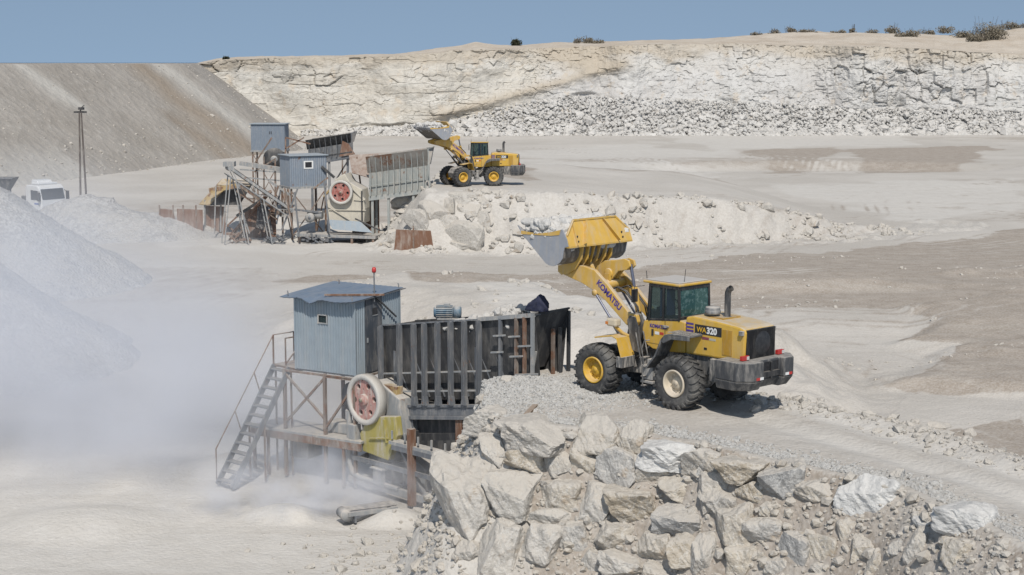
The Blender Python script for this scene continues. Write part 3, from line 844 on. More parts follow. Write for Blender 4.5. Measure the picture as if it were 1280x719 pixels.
# chips on the soil and between the boulders of the wall
n = 22000; x = rs.uniform(-2.5, 13, n); y = rs.uniform(29, 44, n); sd = sdist(x, y, RAMP)
q = (sd > 0) & (sd < 3.2); x, y = x[q], y[q]
scatter('wall_chips', on_ground(x, y), np.clip(rs.lognormal(-3.2, 0.65, len(x)), 0.02, 0.2), M_WALLROCK, 1, 5, label='small broken stones and soil crumbs between the wall boulders')
# stones on the near floor by the wall foot
n = 500; x = rs.normal(-2.6, 1.6, n); y = rs.normal(43.4, 2.2, n); q = sdist(x, y, RAMP) > 0.8; x, y = x[q], y[q]
scatter('floor_stones', on_ground(x, y), np.clip(rs.lognormal(-3.0, 0.6, len(x)), 0.02, 0.18), M_PALEROCK, 1, 6, label='scattered dusty stones on the floor at the foot of the wall')
# far platform face
n = 5200; x = rs.uniform(-12, 33, n); y = rs.uniform(109, 135, n); sd = sdist(x, y, FAR); q = (sd > -0.8) & (sd < 4) & (y < 132) & (fbm(x / 2.5, y / 2.5, 3, 80) > -0.1)
x, y = x[q], y[q]
scatter('platform_rubble', on_ground(x, y), np.clip(rs.lognormal(-2.0, 0.6, len(x)), 0.05, 0.5), M_PALEROCK, 1, 7, label='rubble on the front slope of the far loading platform')
# stones on the floor between the two ramps, step edge lines
n = 2600; x = rs.uniform(2, 45, n); y = rs.uniform(52, 110, n); q = fbm(x / 9, y / 3, 4, 81) > 0.18; x, y = x[q], y[q]
scatter('haul_road_stones', on_ground(x, y), np.clip(rs.lognormal(-2.9, 0.5, len(x)), 0.03, 0.2), M_PALEROCK, 1, 8, label='small stones strewn over the haul road and floor')
# stones on the pale mound
n = 900; x = rs.uniform(-8, 12, n); y = rs.uniform(66, 92, n); q = (line_dist(x, y, MOUND) < 6) & (fbm(x / 2, y / 2, 3, 82) > 0.0); x, y = x[q], y[q]
scatter('mound_stones', on_ground(x, y), np.clip(rs.lognormal(-2.5, 0.6, len(x)), 0.03, 0.35), M_PALEROCK, 1, 9, label='lumps on the pale mound behind the near hopper')

# talus below the rock face
n = 17000
uu = rs.uniform(380, 1340, n); tt_ = rs.rand(n)
tz = np.interp(uu, us, tf[0] * topz[0]); by = np.interp(uu, us, base_y[0])
zz = tt_ ** 1.3 * (tz + 0.6) - 0.1; xx = (uu - 640) / FPX * 296.0; yy = by + zz / 0.75 - rs.rand(n) * 0.7 - 1.0 * (zz < 0.5)
dens = sm(0.0, 0.3, np.interp(uu, [a for a, b in talus], [b for a, b in talus]) + 0.05)
q = rs.rand(n) < dens
xx, yy, zz = xx[q], yy[q], zz[q]
scatter('talus', np.stack([xx, yy - 0.15, np.maximum(zz, 0)], 1), np.clip(rs.lognormal(-1.8, 0.6, len(xx)), 0.07, 0.9) * (1.25 - 0.5 * zz / 6), M_RUBBLE, 1, 12, sink=0.6, label='broken pale grey rubble lying along the foot of the rock face')

# stones rolled down the spoil bank
n = 16000; x = rs.uniform(-140, -18, n); y = rs.uniform(120, 290, n); sd = sdist(x, y, TOPLINE); q = (sd > 0.3) & (sd < 19) & (rs.rand(n) < 0.35 + 0.65 * sm(10, 18, sd)); x, y, sd = x[q], y[q], sd[q]
zb_ = 13.0 - (sd + 0.35 * fbm(x / 7 + y / 30, y / 9, 4, 30) + 1.1 * fbm(x / 22, y / 22, 3, 33)) * 0.74
scatter('bank_stones', np.stack([x, y, np.maximum(zb_, 0)], 1), np.clip(rs.lognormal(-2.5, 0.45, len(x)), 0.05, 0.3), M_WALLROCK, 1, 14, label='loose stones lying all over the slope of the spoil bank')
# ---- gravel stockpiles on the left
def stockpile(name, cx, cy, rx, ry, h, rot, mat, label, cell, seed, peaks=0.0):
    nx = int(2.6 * rx / cell); ny = int(2.6 * ry / cell)
    gx, gy = np.meshgrid(np.linspace(-1.3 * rx, 1.3 * rx, nx), np.linspace(-1.3 * ry, 1.3 * ry, ny))
    ca, sa = math.cos(rot), math.sin(rot)
    wx2 = cx + gx * ca - gy * sa; wy2 = cy + gx * sa + gy * ca
    r = np.sqrt((gx / rx) ** 2 + (gy / ry) ** 2) + 0.10 * fbm(wx2 / (rx * 0.5), wy2 / (rx * 0.5), 4, seed)
    hh = h * (1 - r) + peaks * fbm(wx2 / 3.0, wy2 / 3.0, 3, seed + 1) * (r < 1)
    hh = np.where(r < 0.12, h * 0.88 + hh * 0.0, hh)
    g = ground(wx2, wy2)
    zz2 = np.maximum(g - 0.3, g + hh + 0.10 * fbm(wx2 / 0.5, wy2 / 0.5, 3, seed + 2))
    o = mesh_from_arrays(name, np.stack([wx2, wy2, zz2], -1).reshape(-1, 3), grid_faces(*gx.shape), mat, True)
    tag(o, label, None, None, 'stuff')
    return o
k = NT('stockpile_gravel', 0.95, 0.1)
v = k.voro(5.5, out='Color'); n_ = k.noise(0.35, 5, 0.6)
c = k.mix(k.ramp(v, 0.2, 0.8), (0.32, 0.31, 0.30), (0.44, 0.43, 0.415))
c = k.mix(k.ramp(n_, 0.42, 0.62, 0, 0.75), c, (0.42, 0.40, 0.37))
k.color(c); k.bump(k.voro(5.5), 0.7, 0.12, k.bump(k.noise(1.2, 5), 0.5, 0.2))
M_GRAVEL = k.m
stockpile('gravel_stockpile', -29.5, 72, 11.8, 11.0, 8.8, 0.2, M_GRAVEL, 'tall cone of pale grey crushed gravel at the left edge', 0.16, 90)
stockpile('gravel_stockpile', -31.5, 121, 10.0, 5.5, 3.3, 0.05, M_GRAVEL, 'long low heap of bluish grey gravel in front of the white truck', 0.2, 95, 0.7)

stockpile('gravel_stockpile', -32.2, 95, 10.5, 9.0, 7.0, 0.0, M_GRAVEL, 'grey gravel heap at the left edge behind the nearer veiled cone', 0.2, 98, 0.3)
# ================================================================== wheel loaders
YEL = paint('loader_yellow', (0.575, 0.35, 0.05), dust=0.36, rough=0.5, scale=1.3, runs=0.16)
YELCLEAN = paint('hood_yellow', (0.59, 0.365, 0.055), dust=0.45, rough=0.46, scale=1.2, runs=0.06)
BOOMY = paint('boom_yellow', (0.60, 0.37, 0.075), dust=0.42, rough=0.5, scale=1.3, runs=0.18)
DGREY = paint('counterweight_grey', (0.055, 0.057, 0.061), dust=0.34, rough=0.6, scale=1.6, runs=0.22)
DFRAME = paint('mud_splashed_frame', (0.10, 0.10, 0.10), dust=0.85, rough=0.8, scale=2.4, runs=0.5)
DBLACK = paint('black_parts', (0.018, 0.018, 0.02), dust=0.18, rough=0.5, scale=2.0, runs=0.02)
STEELW = paint('worn_bucket_steel', (0.33, 0.345, 0.375), dust=0.3, rough=0.5, metal=0.2, scale=2.2, runs=0.3)
INSIDE = paint('bucket_inside_steel', (0.13, 0.115, 0.10), dust=0.6, rough=0.6, scale=2.0, runs=0.3)
CHROME = paint('chrome_rod', (0.16, 0.17, 0.22), dust=0.1, rough=0.42, metal=0.6, runs=0.05)
RIMY = paint('rim_yellow', (0.62, 0.37, 0.04), dust=0.25, rough=0.55, scale=3.0, runs=0.10)
RIMC = paint('rim_cream', (0.60, 0.52, 0.40), dust=0.4, rough=0.6, scale=3.0, runs=0.2)
SEAT = paint('seat_fabric', (0.03, 0.03, 0.035), dust=0.1, runs=0.0)
BLUEC = paint('blue_curtain', (0.03, 0.05, 0.16), dust=0.05, rough=0.8, runs=0.0)
ROOFW = paint('cab_roof_white', (0.46, 0.44, 0.42), dust=0.4, rough=0.6, runs=0.0)
def flat(name, col, rough=0.5, emit=None):
    if name in MATS: return MATS[name]
    k = NT(name, rough, 0.4); k.color(k.mix(k.ramp(k.noise(12, 3), 0.35, 0.65, 0, 0.35), col, tuple(x * 0.75 + 0.05 for x in col)))
    MATS[name] = k.m; return k.m
WHITEM = flat('white_marking', (0.72, 0.72, 0.70)); BLACKM = flat('black_marking', (0.02, 0.02, 0.022)); PURPM = flat('purple_marking', (0.07, 0.04, 0.22))
REDM = flat('red_lens', (0.45, 0.03, 0.025), 0.3); ORANGEM = flat('amber_lens', (0.55, 0.18, 0.03), 0.3); YELM = flat('yellow_marking', (0.65, 0.38, 0.02))
LENSM = flat('clear_lens', (0.55, 0.55, 0.52), 0.15)
# tyre rubber
k = NT('tyre_rubber', 0.85, 0.25)
n = k.noise(3.2, 5, 0.65)
c = k.mix(k.ramp(n, 0.35, 0.7), (0.045, 0.045, 0.047), (0.10, 0.098, 0.094))
c = k.mix(k.ramp(k.noise(1.1, 4), 0.52, 0.68, 0, 0.35), c, (0.25, 0.24, 0.22))
c = k.mix(k.ramp(k.noise(9, 4), 0.55, 0.7, 0, 0.25), c, (0.22, 0.21, 0.195))
k.color(c); k.bump(n, 0.2, 0.01); RUBBER = k.m
def glass(name, tint, opac, speck=0.0):
    if name in MATS: return MATS[name]
    m = bpy.data.materials.new(name); m.use_nodes = True; t = m.node_tree; t.nodes.clear()
    o = t.nodes.new('ShaderNodeOutputMaterial'); tr = t.nodes.new('ShaderNodeBsdfTransparent'); pb = t.nodes.new('ShaderNodeBsdfPrincipled')
    mx = t.nodes.new('ShaderNodeMixShader'); tr.inputs[0].default_value = (0.55, 0.68, 0.66, 1)
    pb.inputs['Base Color'].default_value = (*tint, 1); pb.inputs['Roughness'].default_value = 0.08
    if speck:
        nz = t.nodes.new('ShaderNodeTexNoise'); nz.inputs['Scale'].default_value = 9; nz.inputs['Detail'].default_value = 5
        tc = t.nodes.new('ShaderNodeTexCoord'); t.links.new(tc.outputs['Object'], nz.inputs['Vector'])
        mr = t.nodes.new('ShaderNodeMapRange'); mr.inputs['From Min'].default_value = 0.52; mr.inputs['From Max'].default_value = 0.6
        t.links.new(nz.outputs['Fac'], mr.inputs['Value'])
        mc = t.nodes.new('ShaderNodeMix'); mc.data_type = 'RGBA'
        t.links.new(mr.outputs[0], mc.inputs[0]); mc.inputs[6].default_value = (*tint, 1); mc.inputs[7].default_value = (0.10, 0.17, 0.165, 1)
        t.links.new(mc.outputs[2], pb.inputs['Base Color'])
    mx.inputs[0].default_value = opac
    t.links.new(tr.outputs[0], mx.inputs[1]); t.links.new(pb.outputs[0], mx.inputs[2]); t.links.new(mx.outputs[0], o.inputs['Surface'])
    MATS[name] = m; return m
GL = glass('cab_glass', (0.03, 0.05, 0.055), 0.5)
GLR = glass('rear_cab_glass', (0.03, 0.085, 0.08), 0.68, 1.0)

def text_on(txt, size, loc, xdir, up, mat, parent, name='marking', depth=0.003, bold=0.0):
    cu = bpy.data.curves.new(name, 'FONT'); cu.body = txt; cu.size = size; cu.extrude = depth; cu.offset = bold
    cu.materials.append(mat)
    tmp = bpy.data.objects.new(name, cu); COL.objects.link(tmp)
    me = bpy.data.meshes.new_from_object(tmp); bpy.data.objects.remove(tmp)
    o = bpy.data.objects.new(name, me); COL.objects.link(o)
    if not me.materials: me.materials.append(mat)
    x = Vector(xdir).normalized(); y = Vector(up).normalized(); z = x.cross(y)
    M = Matrix((x, y, z)).transposed().to_4x4(); M.translation = Vector(loc)
    o.matrix_world = M
    if parent: o.parent = parent
    return o

def tyre_mesh():
    m = MB(); rad, hw = 0.735, 0.275
    m.lathe([(hw * 0.55, 0.36), (hw * 0.86, 0.40), (hw * 1.02, 0.52), (hw * 0.99, 0.62), (hw * 0.88, 0.675), (hw * 0.5, 0.695), (0, 0.70),
             (-hw * 0.5, 0.695), (-hw * 0.88, 0.675), (-hw * 0.99, 0.62), (-hw * 1.02, 0.52), (-hw * 0.86, 0.40), (-hw * 0.55, 0.36)], 56)
    N = 22
    for side in (1, -1):
        for q in range(N):
            a0 = 2 * math.pi * (q + (0.5 if side < 0 else 0)) / N
            path = [(-0.03, 0.695, -0.02, 0.035), (0.08, 0.70, 0.05, 0.055), (0.19, 0.695, 0.10, 0.062), (0.265, 0.66, 0.12, 0.066), (0.283, 0.60, 0.125, 0.05)]
            top = [0.740, 0.745, 0.735, 0.700, 0.625]
            yy = [-0.03, 0.08, 0.19, 0.287, 0.298]
            for i in range(4):
                P = []
                for lvl in (0, 1):
                    for j, sgn in ((i, -1), (i, 1), (i + 1, 1), (i + 1, -1)):
                        y, rb, a, w = path[j]
                        r = rb - 0.02 if lvl == 0 else top[j]
                        y = y if lvl == 0 else yy[j]
                        t = a0 + a + sgn * w
                        P.append((r * math.cos(t), side * y, r * math.sin(t)))
                m.hexa(P)
    return m
def rim_mesh(s):
    m = MB()
    m.lathe([(s * 0.150, 0.375), (s * 0.245, 0.375), (s * 0.255, 0.362), (s * 0.255, 0.335), (s * 0.235, 0.325), (s * 0.12, 0.305), (s * 0.06, 0.29), (s * 0.055, 0.20), (s * 0.10, 0.17), (s * 0.13, 0.13), (s * 0.14, 0.05), (s * 0.14, 0.0)], 40)
    m.lathe([(-s * 0.25, 0.36), (-s * 0.2, 0.33), (-s * 0.05, 0.29), (s * 0.055, 0.28)], 32)
    for q in range(12):
        t = 2 * math.pi * q / 12
        m.box(-0.014, 0.014, min(s * 0.05, s * 0.085), max(s * 0.05, s * 0.085), -0.014, 0.014, Matrix.Translation((0.235 * math.cos(t), 0, 0.235 * math.sin(t))))
    m.lathe([(s * 0.14, 0.075), (s * 0.155, 0.07), (s * 0.155, 0.0)], 16)
    return m
TYRE = tyre_mesh(); RIMS = {1: rim_mesh(1), -1: rim_mesh(-1)}

FRONT_KINDS = {}
def make_loader():
    root = empty('wheel_loader')
    front = []
    # ---------------- rear frame
    hp = [(0.16, 1.46), (0.16, 2.46), (-0.10, 2.52), (-1.0, 2.47), (-1.72, 2.405), (-1.86, 2.36), (-1.90, 2.26), (-1.86, 1.56), (-1.5, 1.50)]
    hood = MB().prism(hp, -0.62, 0.62).build('hood', YELCLEAN, root, 0.05)
    for s in (1, -1):
        vp = MB().box(-1.46, -1.13, min(s * 0.615, s * 0.632), max(s * 0.615, s * 0.632), 1.60, 2.28)
        for i in range(9): vp.box(-1.44 + i * 0.036, -1.425 + i * 0.036, min(s * 0.63, s * 0.637), max(s * 0.63, s * 0.637), 1.62, 2.26)
        vp.build('side_vent', paint('vent_yellow', (0.42, 0.24, 0.03), dust=0.3, runs=0.15), root)
    MB().box(-0.92, -0.28, -0.35, 0.35, 2.475, 2.515).build('top_vent', paint('vent_yellow', (0.42, 0.24, 0.03)), root)
    gr = MB().box(-1.93, -1.88, -0.56, 0.56, 1.58, 2.34)
    for i in range(29): gr.box(-1.945, -1.925, -0.54 + i * 0.0375, -0.528 + i * 0.0375, 1.60, 2.32)
    g_o = gr.build('grille', DBLACK, root, 0.0)
    MB().lathe([(-1.947, 0.0), (-1.950, 0.30), (-1.935, 0.32)], 32, 'x', c=(0, -0.05, 1.95)).build('fan_shroud', BLACKM, g_o)
    for s in (1, -1):
        MB().box(-1.86, -1.74, s * 0.62 - 0.02, s * 0.62 + 0.09 * s + (0.02 if s < 0 else 0), 2.20, 2.32).build('work_lamp', DFRAME, root, 0.01)
    # exhaust and air cleaner
    MB().tube([(-0.76, 0.0, 2.44), (-0.76, 0.0, 3.05), (-0.765, 0.0, 3.16), (-0.80, 0.0, 3.24), (-0.88, 0.0, 3.29)], 0.085, 14, caps=False).tube([(-0.76, 0, 2.44), (-0.76, 0, 2.52)], 0.12, 14).build('exhaust_pipe', paint('exhaust_steel', (0.05, 0.05, 0.052), dust=0.3), root)
    MB().lathe([(2.45, 0.0), (2.45, 0.10), (2.56, 0.10), (2.56, 0.20), (2.60, 0.215), (2.66, 0.215), (2.67, 0.20), (2.70, 0.20), (2.76, 0.19), (2.77, 0.0)], 24, 'z', c=(-0.42, 0.2, 0)).build('air_cleaner', paint('cleaner_grey', (0.14, 0.145, 0.15), dust=0.6), root)
    # counterweight
    cw = MB()
    P = [(-1.28, 1.10), (-2.02, 1.12), (-2.38, 0.80), (-2.38, 0.42), (-2.20, 0.40), (-2.20, -0.40), (-2.38, -0.42), (-2.38, -0.80), (-2.02, -1.12), (-1.28, -1.10)]
    cw.prism(P, 1.06, 1.57, 'z')
    n0 = len(P); low = [(x + (0.18 if x < -1.5 else 0.0), y * 0.93) for x, y in P]
    cw.add([(x, y, 1.058) for x, y in P] + [(x, y, 0.80) for x, y in low], [list(range(n0)), list(range(n0, 2 * n0))[::-1]] + [(i, (i + 1) % n0, n0 + (i + 1) % n0, n0 + i) for i in range(n0)])
    cwo = cw.build('counterweight', DGREY, root, 0.035)
    MB().box(-2.30, -2.19, -0.34, 0.34, 1.12, 1.26).tube([(-2.28, 0, 1.05), (-2.28, 0, 1.5)], 0.035).build('tow_hitch', DBLACK, cwo)
    MB().box(-2.205, -2.19, -0.38, 0.38, 1.1, 1.5).build('recess_panel', BLACKM, cwo)
    for s in (1, -1):
        lm = MB().box(-2.02, -1.92, s * 0.72 - 0.13, s * 0.72 + 0.13, 1.58, 1.70).build('tail_lamp', REDM, root, 0.01)
        MB().box(-2.03, -2.02, s * 0.72 - 0.125, s * 0.72 - 0.03, 1.595, 1.685).build('lens', LENSM, lm)
        MB().box(-2.392, -2.38, s * 0.52 - 0.08, s * 0.52 + 0.06, 1.10, 1.17).build('reflector', WHITEM, cwo)
        MB().box(-2.394, -2.38, s * 0.66 - 0.07, s * 0.66 + 0.06, 1.10, 1.17).build('reflector', REDM, cwo)
    # chassis, belly and axle
    ch = MB().box(-1.3, 0.35, -0.52, 0.52, 0.95, 1.49).box(0.3, 1.15, -0.42, 0.42, 0.72, 1.40).box(-1.28, -0.78, 0.52, 0.72, 0.86, 1.46).box(-1.28, -0.78, -0.72, -0.52, 0.86, 1.46)
    ch.prism([(0.9, 0.62), (1.45, 0.72), (1.5, 1.0), (1.45, 1.25), (0.9, 1.35)], -0.22, 0.22)
    ch.box(-0.62, -0.58, 0.521, 0.55, 1.0, 1.45).box(0.0, 0.06, 0.521, 0.56, 1.0, 1.45)
    ch.build('rear_frame', DFRAME, root, 0.02)
    MB().tube([(0, -0.8, .745), (0, -0.35, .745), (0, 0, .745), (0, 0.35, .745), (0, 0.8, .745)], 0.2, 16, rs=[0.15, 0.17, 0.3, 0.17, 0.15]).build('rear_axle', DFRAME, root)
    MB().box(1.05, 1.5, 0.50, 0.95, 0.52, 0.60).box(1.08, 1.48, 0.55, 0.92, 0.62, 1.02).box(1.12, 1.3, 0.6, 0.9, 1.03, 1.2).build('battery_box', paint('battery_box_grey', (0.25, 0.25, 0.245), dust=0.8, scale=3, runs=0.5), root, 0.02)
    # rear fender with step
    path = [(1.12, 1.02), (0.80, 1.40), (0.58, 1.86), (0.44, 2.00), (0.24, 2.05), (-0.46, 2.07)]
    for s in (1, -1):
        fe = MB()
        ya, yb = (0.64, 1.16) if s > 0 else (-1.16, -0.64)
        for (a, b), (c2, d) in zip(path[:-1], path[1:]):
            L = math.hypot(c2 - a, d - b); nx, nz = -(d - b) / L * 0.055, (c2 - a) / L * 0.055
            if nz > 0: nx, nz = -nx, -nz
            fe.hexa([(a, ya, b), (c2, ya, d), (c2, yb, d), (a, yb, b), (a + nx, ya, b + nz), (c2 + nx, ya, d + nz), (c2 + nx, yb, d + nz), (a + nx, yb, b + nz)])
        fe.prism([(0.60, 1.84), (0.44, 1.97), (-0.46, 2.03), (-0.46, 1.93), (0.2, 1.90), (0.48, 1.76)], yb - 0.02 if s > 0 else ya, yb if s > 0 else ya + 0.02)
        fo_ = fe.build('rear_fender', paint('fender_grey', (0.085, 0.088, 0.092), dust=0.5, rough=0.6, scale=2.0, runs=0.15), root, 0.012)
        tr_ = MB()
        for i in range(11): tr_.box(-0.44 + i * 0.075, -0.41 + i * 0.075, ya + 0.03, yb - 0.03, 2.072, 2.085)
        tr_.build('tread_plate', DFRAME, fo_)
    # ladder
    la = MB()
    for yy_ in (0.72, 1.02):
        la.tube([(1.62, yy_, 1.9), (1.50, yy_, 1.45), (1.36, yy_, 0.95), (1.34, yy_, 0.45)], 0.018, 8)
    for q, (x, zz_) in enumerate([(1.345, 0.46), (1.35, 0.72), (1.36, 0.98), (1.42, 1.22)]): la.box(x - 0.06, x + 0.06, 0.71, 1.03, zz_ - 0.015, zz_ + 0.015)
    la.tube([(1.30, 1.03, 1.05), (1.36, 1.05, 1.5), (1.28, 1.03, 1.72), (1.12, 1.0, 1.75)], 0.016, 8)
    la.build('ladder', DFRAME, root)
    # ---------------- cab
    body = [(0.18, 1.47), (0.18, 2.30), (0.42, 2.34), (1.50, 2.22), (1.70, 2.18), (1.76, 1.95), (1.72, 1.66), (1.55, 1.50), (1.36, 1.43), (0.9, 1.42)]
    cabin = MB().prism(body, -0.62, 0.62).build('cab_body', YEL, root, 0.03)
    MB().box(0.90, 0.915, 0.618, 0.628, 1.45, 2.26).box(0.9, 1.6, 0.618, 0.624, 1.58, 1.59).build('door_seam', BLACKM, cabin)
    MB().box(0.78, 0.98, 0.62, 0.66, 2.08, 2.14).box(0.76, 0.80, 0.62, 0.68, 2.10, 2.13).build('door_handle', DFRAME, cabin)
    MB().box(1.33, 1.40, 0.62, 0.635, 1.80, 1.98).build('grab_recess', BLACKM, cabin)
    MB().box(1.12, 1.28, 0.621, 0.626, 1.85, 1.93).build('marking', WHITEM, cabin)
    MB().box(0.96, 1.10, 0.621, 0.626, 1.86, 1.93).build('marking', REDM, cabin)
    text_on('KOMATSU', 0.135, (1.47, 0.626, 2.03), (-1, 0, 0.02), (0, 0, 1), PURPM, cabin, bold=0.004)
    fr = MB(); zt = 3.22
    posts = [((0.40, 2.30), (0.44, zt)), ((0.98, 2.27), (0.98, zt)), ((1.50, 2.20), (1.46, zt))]
    for s in (1, -1):
        for (a, b), (c2, d) in posts: fr.bar((a, s * 0.60, b), (c2, s * 0.60, d), 0.075 if a != 0.98 else 0.085, 0.05)
        fr.bar((0.40, s * 0.60, 2.335), (1.5, s * 0.60, 2.235), 0.05, 0.06); fr.bar((0.42, s * 0.60, zt - 0.02), (1.48, s * 0.60, zt - 0.02), 0.06, 0.09)
        fr.bar((1.74, s * 0.42, 2.2), (1.66, s * 0.42, zt), 0.05); fr.bar((1.5, s * 0.60, 2.2), (1.76, s * 0.42, 2.18), 0.05); fr.bar((1.46, s * 0.60, zt - .02), (1.66, s * 0.42, zt - .02), 0.06)
    fr.bar((0.41, -0.6, 2.37), (0.41, 0.6, 2.37), 0.07, 0.10); fr.bar((0.44, -0.6, zt - 0.03), (0.44, 0.6, zt - 0.03), 0.07, 0.10)
    fr.bar((1.75, -0.42, 2.2), (1.75, 0.42, 2.2), 0.05); fr.bar((1.66, -0.42, zt - 0.03), (1.66, 0.42, zt - 0.03), 0.06)
    fr.build('cab_frame', DBLACK, cabin, 0.008)
    gl = MB()
    for s in (1, -1):
        y = s * 0.605
        gl.add([(0.43, y, 2.36), (0.95, y, 2.31), (0.95, y, 3.19), (0.46, y, 3.19)], [(0, 1, 2, 3)])
        gl.add([(1.0, y, 2.30), (1.49, y, 2.25), (1.45, y, 3.19), (1.0, y, 3.19)], [(0, 1, 2, 3)])
        gl.add([(1.51, y, 2.24), (1.75, s * 0.43, 2.22), (1.66, s * 0.43, 3.19), (1.47, y, 3.19)], [(0, 1, 2, 3)])
    gl.add([(1.755, -0.41, 2.22), (1.755, 0.41, 2.22), (1.665, 0.41, 3.19), (1.665, -0.41, 3.19)], [(0, 1, 2, 3)])
    gl.build('side_window', GL, cabin)
    MB().add([(0.395, -0.56, 2.43), (0.395, 0.56, 2.43), (0.43, 0.56, 3.14), (0.43, -0.56, 3.14)], [(0, 1, 2, 3)]).build('rear_window', GLR, cabin)
    MB().box(0.80, 0.90, 0.35, 0.58, 2.42, 3.15).box(1.02, 1.14, 0.52, 0.58, 2.36, 3.15).build('curtain', BLUEC, cabin)
    st_ = MB().box(0.68, 1.12, -0.24, 0.24, 2.1, 2.30).box(0.60, 0.72, -0.24, 0.24, 2.28, 2.95).box(1.35, 1.55, -0.3, 0.3, 2.0, 2.55)
    st_.tube([(1.35, 0, 2.5), (1.15, 0, 2.66)], 0.02); st_.lathe([(-0.012, 0.17), (0.012, 0.19), (0.012, 0.15)], 20, 'x', Matrix.Translation((1.15, 0, 2.66)) @ Matrix.Rotation(R(35), 4, 'Y'))
    st_.build('seat', SEAT, cabin, 0.03)
    rf = MB().box(0.36, 1.72, -0.66, 0.66, 3.24, 3.315).build('cab_roof', YEL, root, 0.03)
    MB().box(0.44, 1.66, -0.60, 0.60, 3.316, 3.345).build('roof_panel', ROOFW, rf, 0.02)
    MB().tube([(0.52, 0.3, 3.34), (0.44, 0.34, 3.70)], 0.008, 6).build('antenna', DBLACK, root)
    MB().tube([(1.66, 0.55, 3.3), (1.68, 0.56, 3.56)], 0.01, 6).build('antenna', DBLACK, root)
    mi_ = MB().bar((1.7, 0.60, 3.15), (1.86, 0.84, 3.12), 0.02).bar((1.86, 0.84, 3.14), (1.86, 0.84, 2.86), 0.02).box(1.82, 1.87, 0.74, 0.96, 2.70, 3.06).build('mirror', DBLACK, root, 0.01)
    # hood decals
    dec = MB().box(-1.10, -0.17, 0.62, 0.626, 2.06, 2.31).build('marking', BLACKM, hood)
    text_on('WA', 0.19, (-0.24, 0.627, 2.115), (-1, 0, 0), (0, 0, 1), YELM, hood, bold=0.003)
    text_on('320', 0.235, (-0.585, 0.627, 2.105), (-1, 0, 0), (0, 0, 1), WHITEM, hood, bold=0.009)
    for i in range(3): MB().box(-0.12, 0.145, 0.62, 0.626, 2.08 + i * 0.095, 2.135 + i * 0.095).build('marking', PURPM, hood)
    MB().box(-0.66, -0.42, 0.62, 0.626, 1.93, 2.0).build('marking', flat('dark_red_marking', (0.2, 0.05, 0.08)), hood)
    MB().box(-0.9, -0.68, 0.62, 0.626, 1.93, 1.99).build('marking', flat('grey_marking', (0.42, 0.40, 0.33)), hood)
    for s in (1, -1): MB().box(-0.6, -0.5, s * 0.62 - 0.01, s * 0.62 + 0.01, 1.66, 1.72).build('latch', DBLACK, hood)

    # ---------------- front frame (its own zero point: front axle on the ground)
    def F(o): front.append(o); return o
    ff = MB()
    ff.prism([(-1.45, 0.70), (0.35, 0.62), (0.45, 1.0), (0.2, 1.35), (-0.5, 1.5), (-1.1, 1.55), (-1.45, 1.2)], -0.42, 0.42)
    ff.box(-0.95, -0.55, 0.42, 0.66, 0.85, 1.35).box(-0.95, -0.55, -0.66, -0.42, 0.85, 1.35)
    F(ff.build('front_frame', DFRAME, root, 0.03))
    tw = MB()
    for s in (1, -1):
        a, b = sorted((s * 0.30, s * 0.40))
        tw.prism([(-1.30, 1.0), (-0.30, 1.35), (-0.50, 1.75), (-0.62, 2.22), (-0.78, 2.36), (-0.98, 2.34), (-1.10, 2.1), (-1.22, 1.6)], a, b)
        a, b = sorted((s * 0.62, s * 0.66))
        tw.prism([(-1.30, 1.30), (-0.85, 1.35), (-0.80, 1.8), (-0.72, 2.18), (-0.82, 2.32), (-1.02, 2.30), (-1.16, 2.0)], a, b)
    tw.box(-1.2, -0.6, -0.3, 0.3, 1.4, 1.9)
    F(tw.build('boom_tower', paint('tower_black', (0.045, 0.045, 0.047), dust=0.5, scale=1.6, runs=0.15), root, 0.015))
    F(MB().tube([(0, -0.8, .745), (0, -0.35, .745), (0, 0, .745), (0, 0.35, .745), (0, 0.8, .745)], 0.2, 16, rs=[0.15, 0.17, 0.3, 0.17, 0.15]).build('front_axle', DFRAME, root))
    for s in (1, -1):
        a, b = sorted((s * 0.64, s * 1.18))
        fd = MB()
        for (x0, z0), (x1, z1), t in [((0.02, 1.68), (-0.62, 1.80), 0.04), ((-0.62, 1.80), (-0.80, 1.74), 0.04), ((-0.80, 1.74), (-0.98, 1.22), 0.05)]:
            fd.hexa([(x0, a, z0 - t), (x1, a, z1 - t), (x1, b, z1 - t), (x0, b, z0 - t), (x0, a, z0), (x1, a, z1), (x1, b, z1), (x0, b, z0)])
        fd.prism([(-0.58, 1.74), (-0.80, 1.70), (-1.0, 1.24), (-0.72, 1.24), (-0.66, 1.55)], a if s > 0 else b - 0.02, a + 0.02 if s > 0 else b)
        fdo = F(fd.build('front_fender', YEL, root, 0.01))
        MB().box(-1.02, -0.80, a, b, 0.92, 1.22).build('mudflap', DFRAME, fdo, 0.01)
        hl = MB().tube([(-0.78, s * 0.66, 1.74), (-0.70, s * 0.82, 1.84), (-0.56, s * 0.95, 2.02)], 0.05, 10).build('lamp_arm', BOOMY, root); F(hl)
        MB().box(-0.70, -0.34, s * 0.98 - 0.12, s * 0.98 + 0.12, 2.02, 2.24).build('headlamp', paint('lamp_cream', (0.55, 0.47, 0.34), dust=0.3), hl, 0.05)
        MB().box(-0.345, -0.325, s * 0.98 - 0.09, s * 0.98 + 0.0, 2.06, 2.20).build('lens', LENSM, hl)
        MB().box(-0.42, -0.325, s * 1.10 - 0.02, s * 1.10 + 0.012, 2.07, 2.15).build('indicator', ORANGEM, hl)
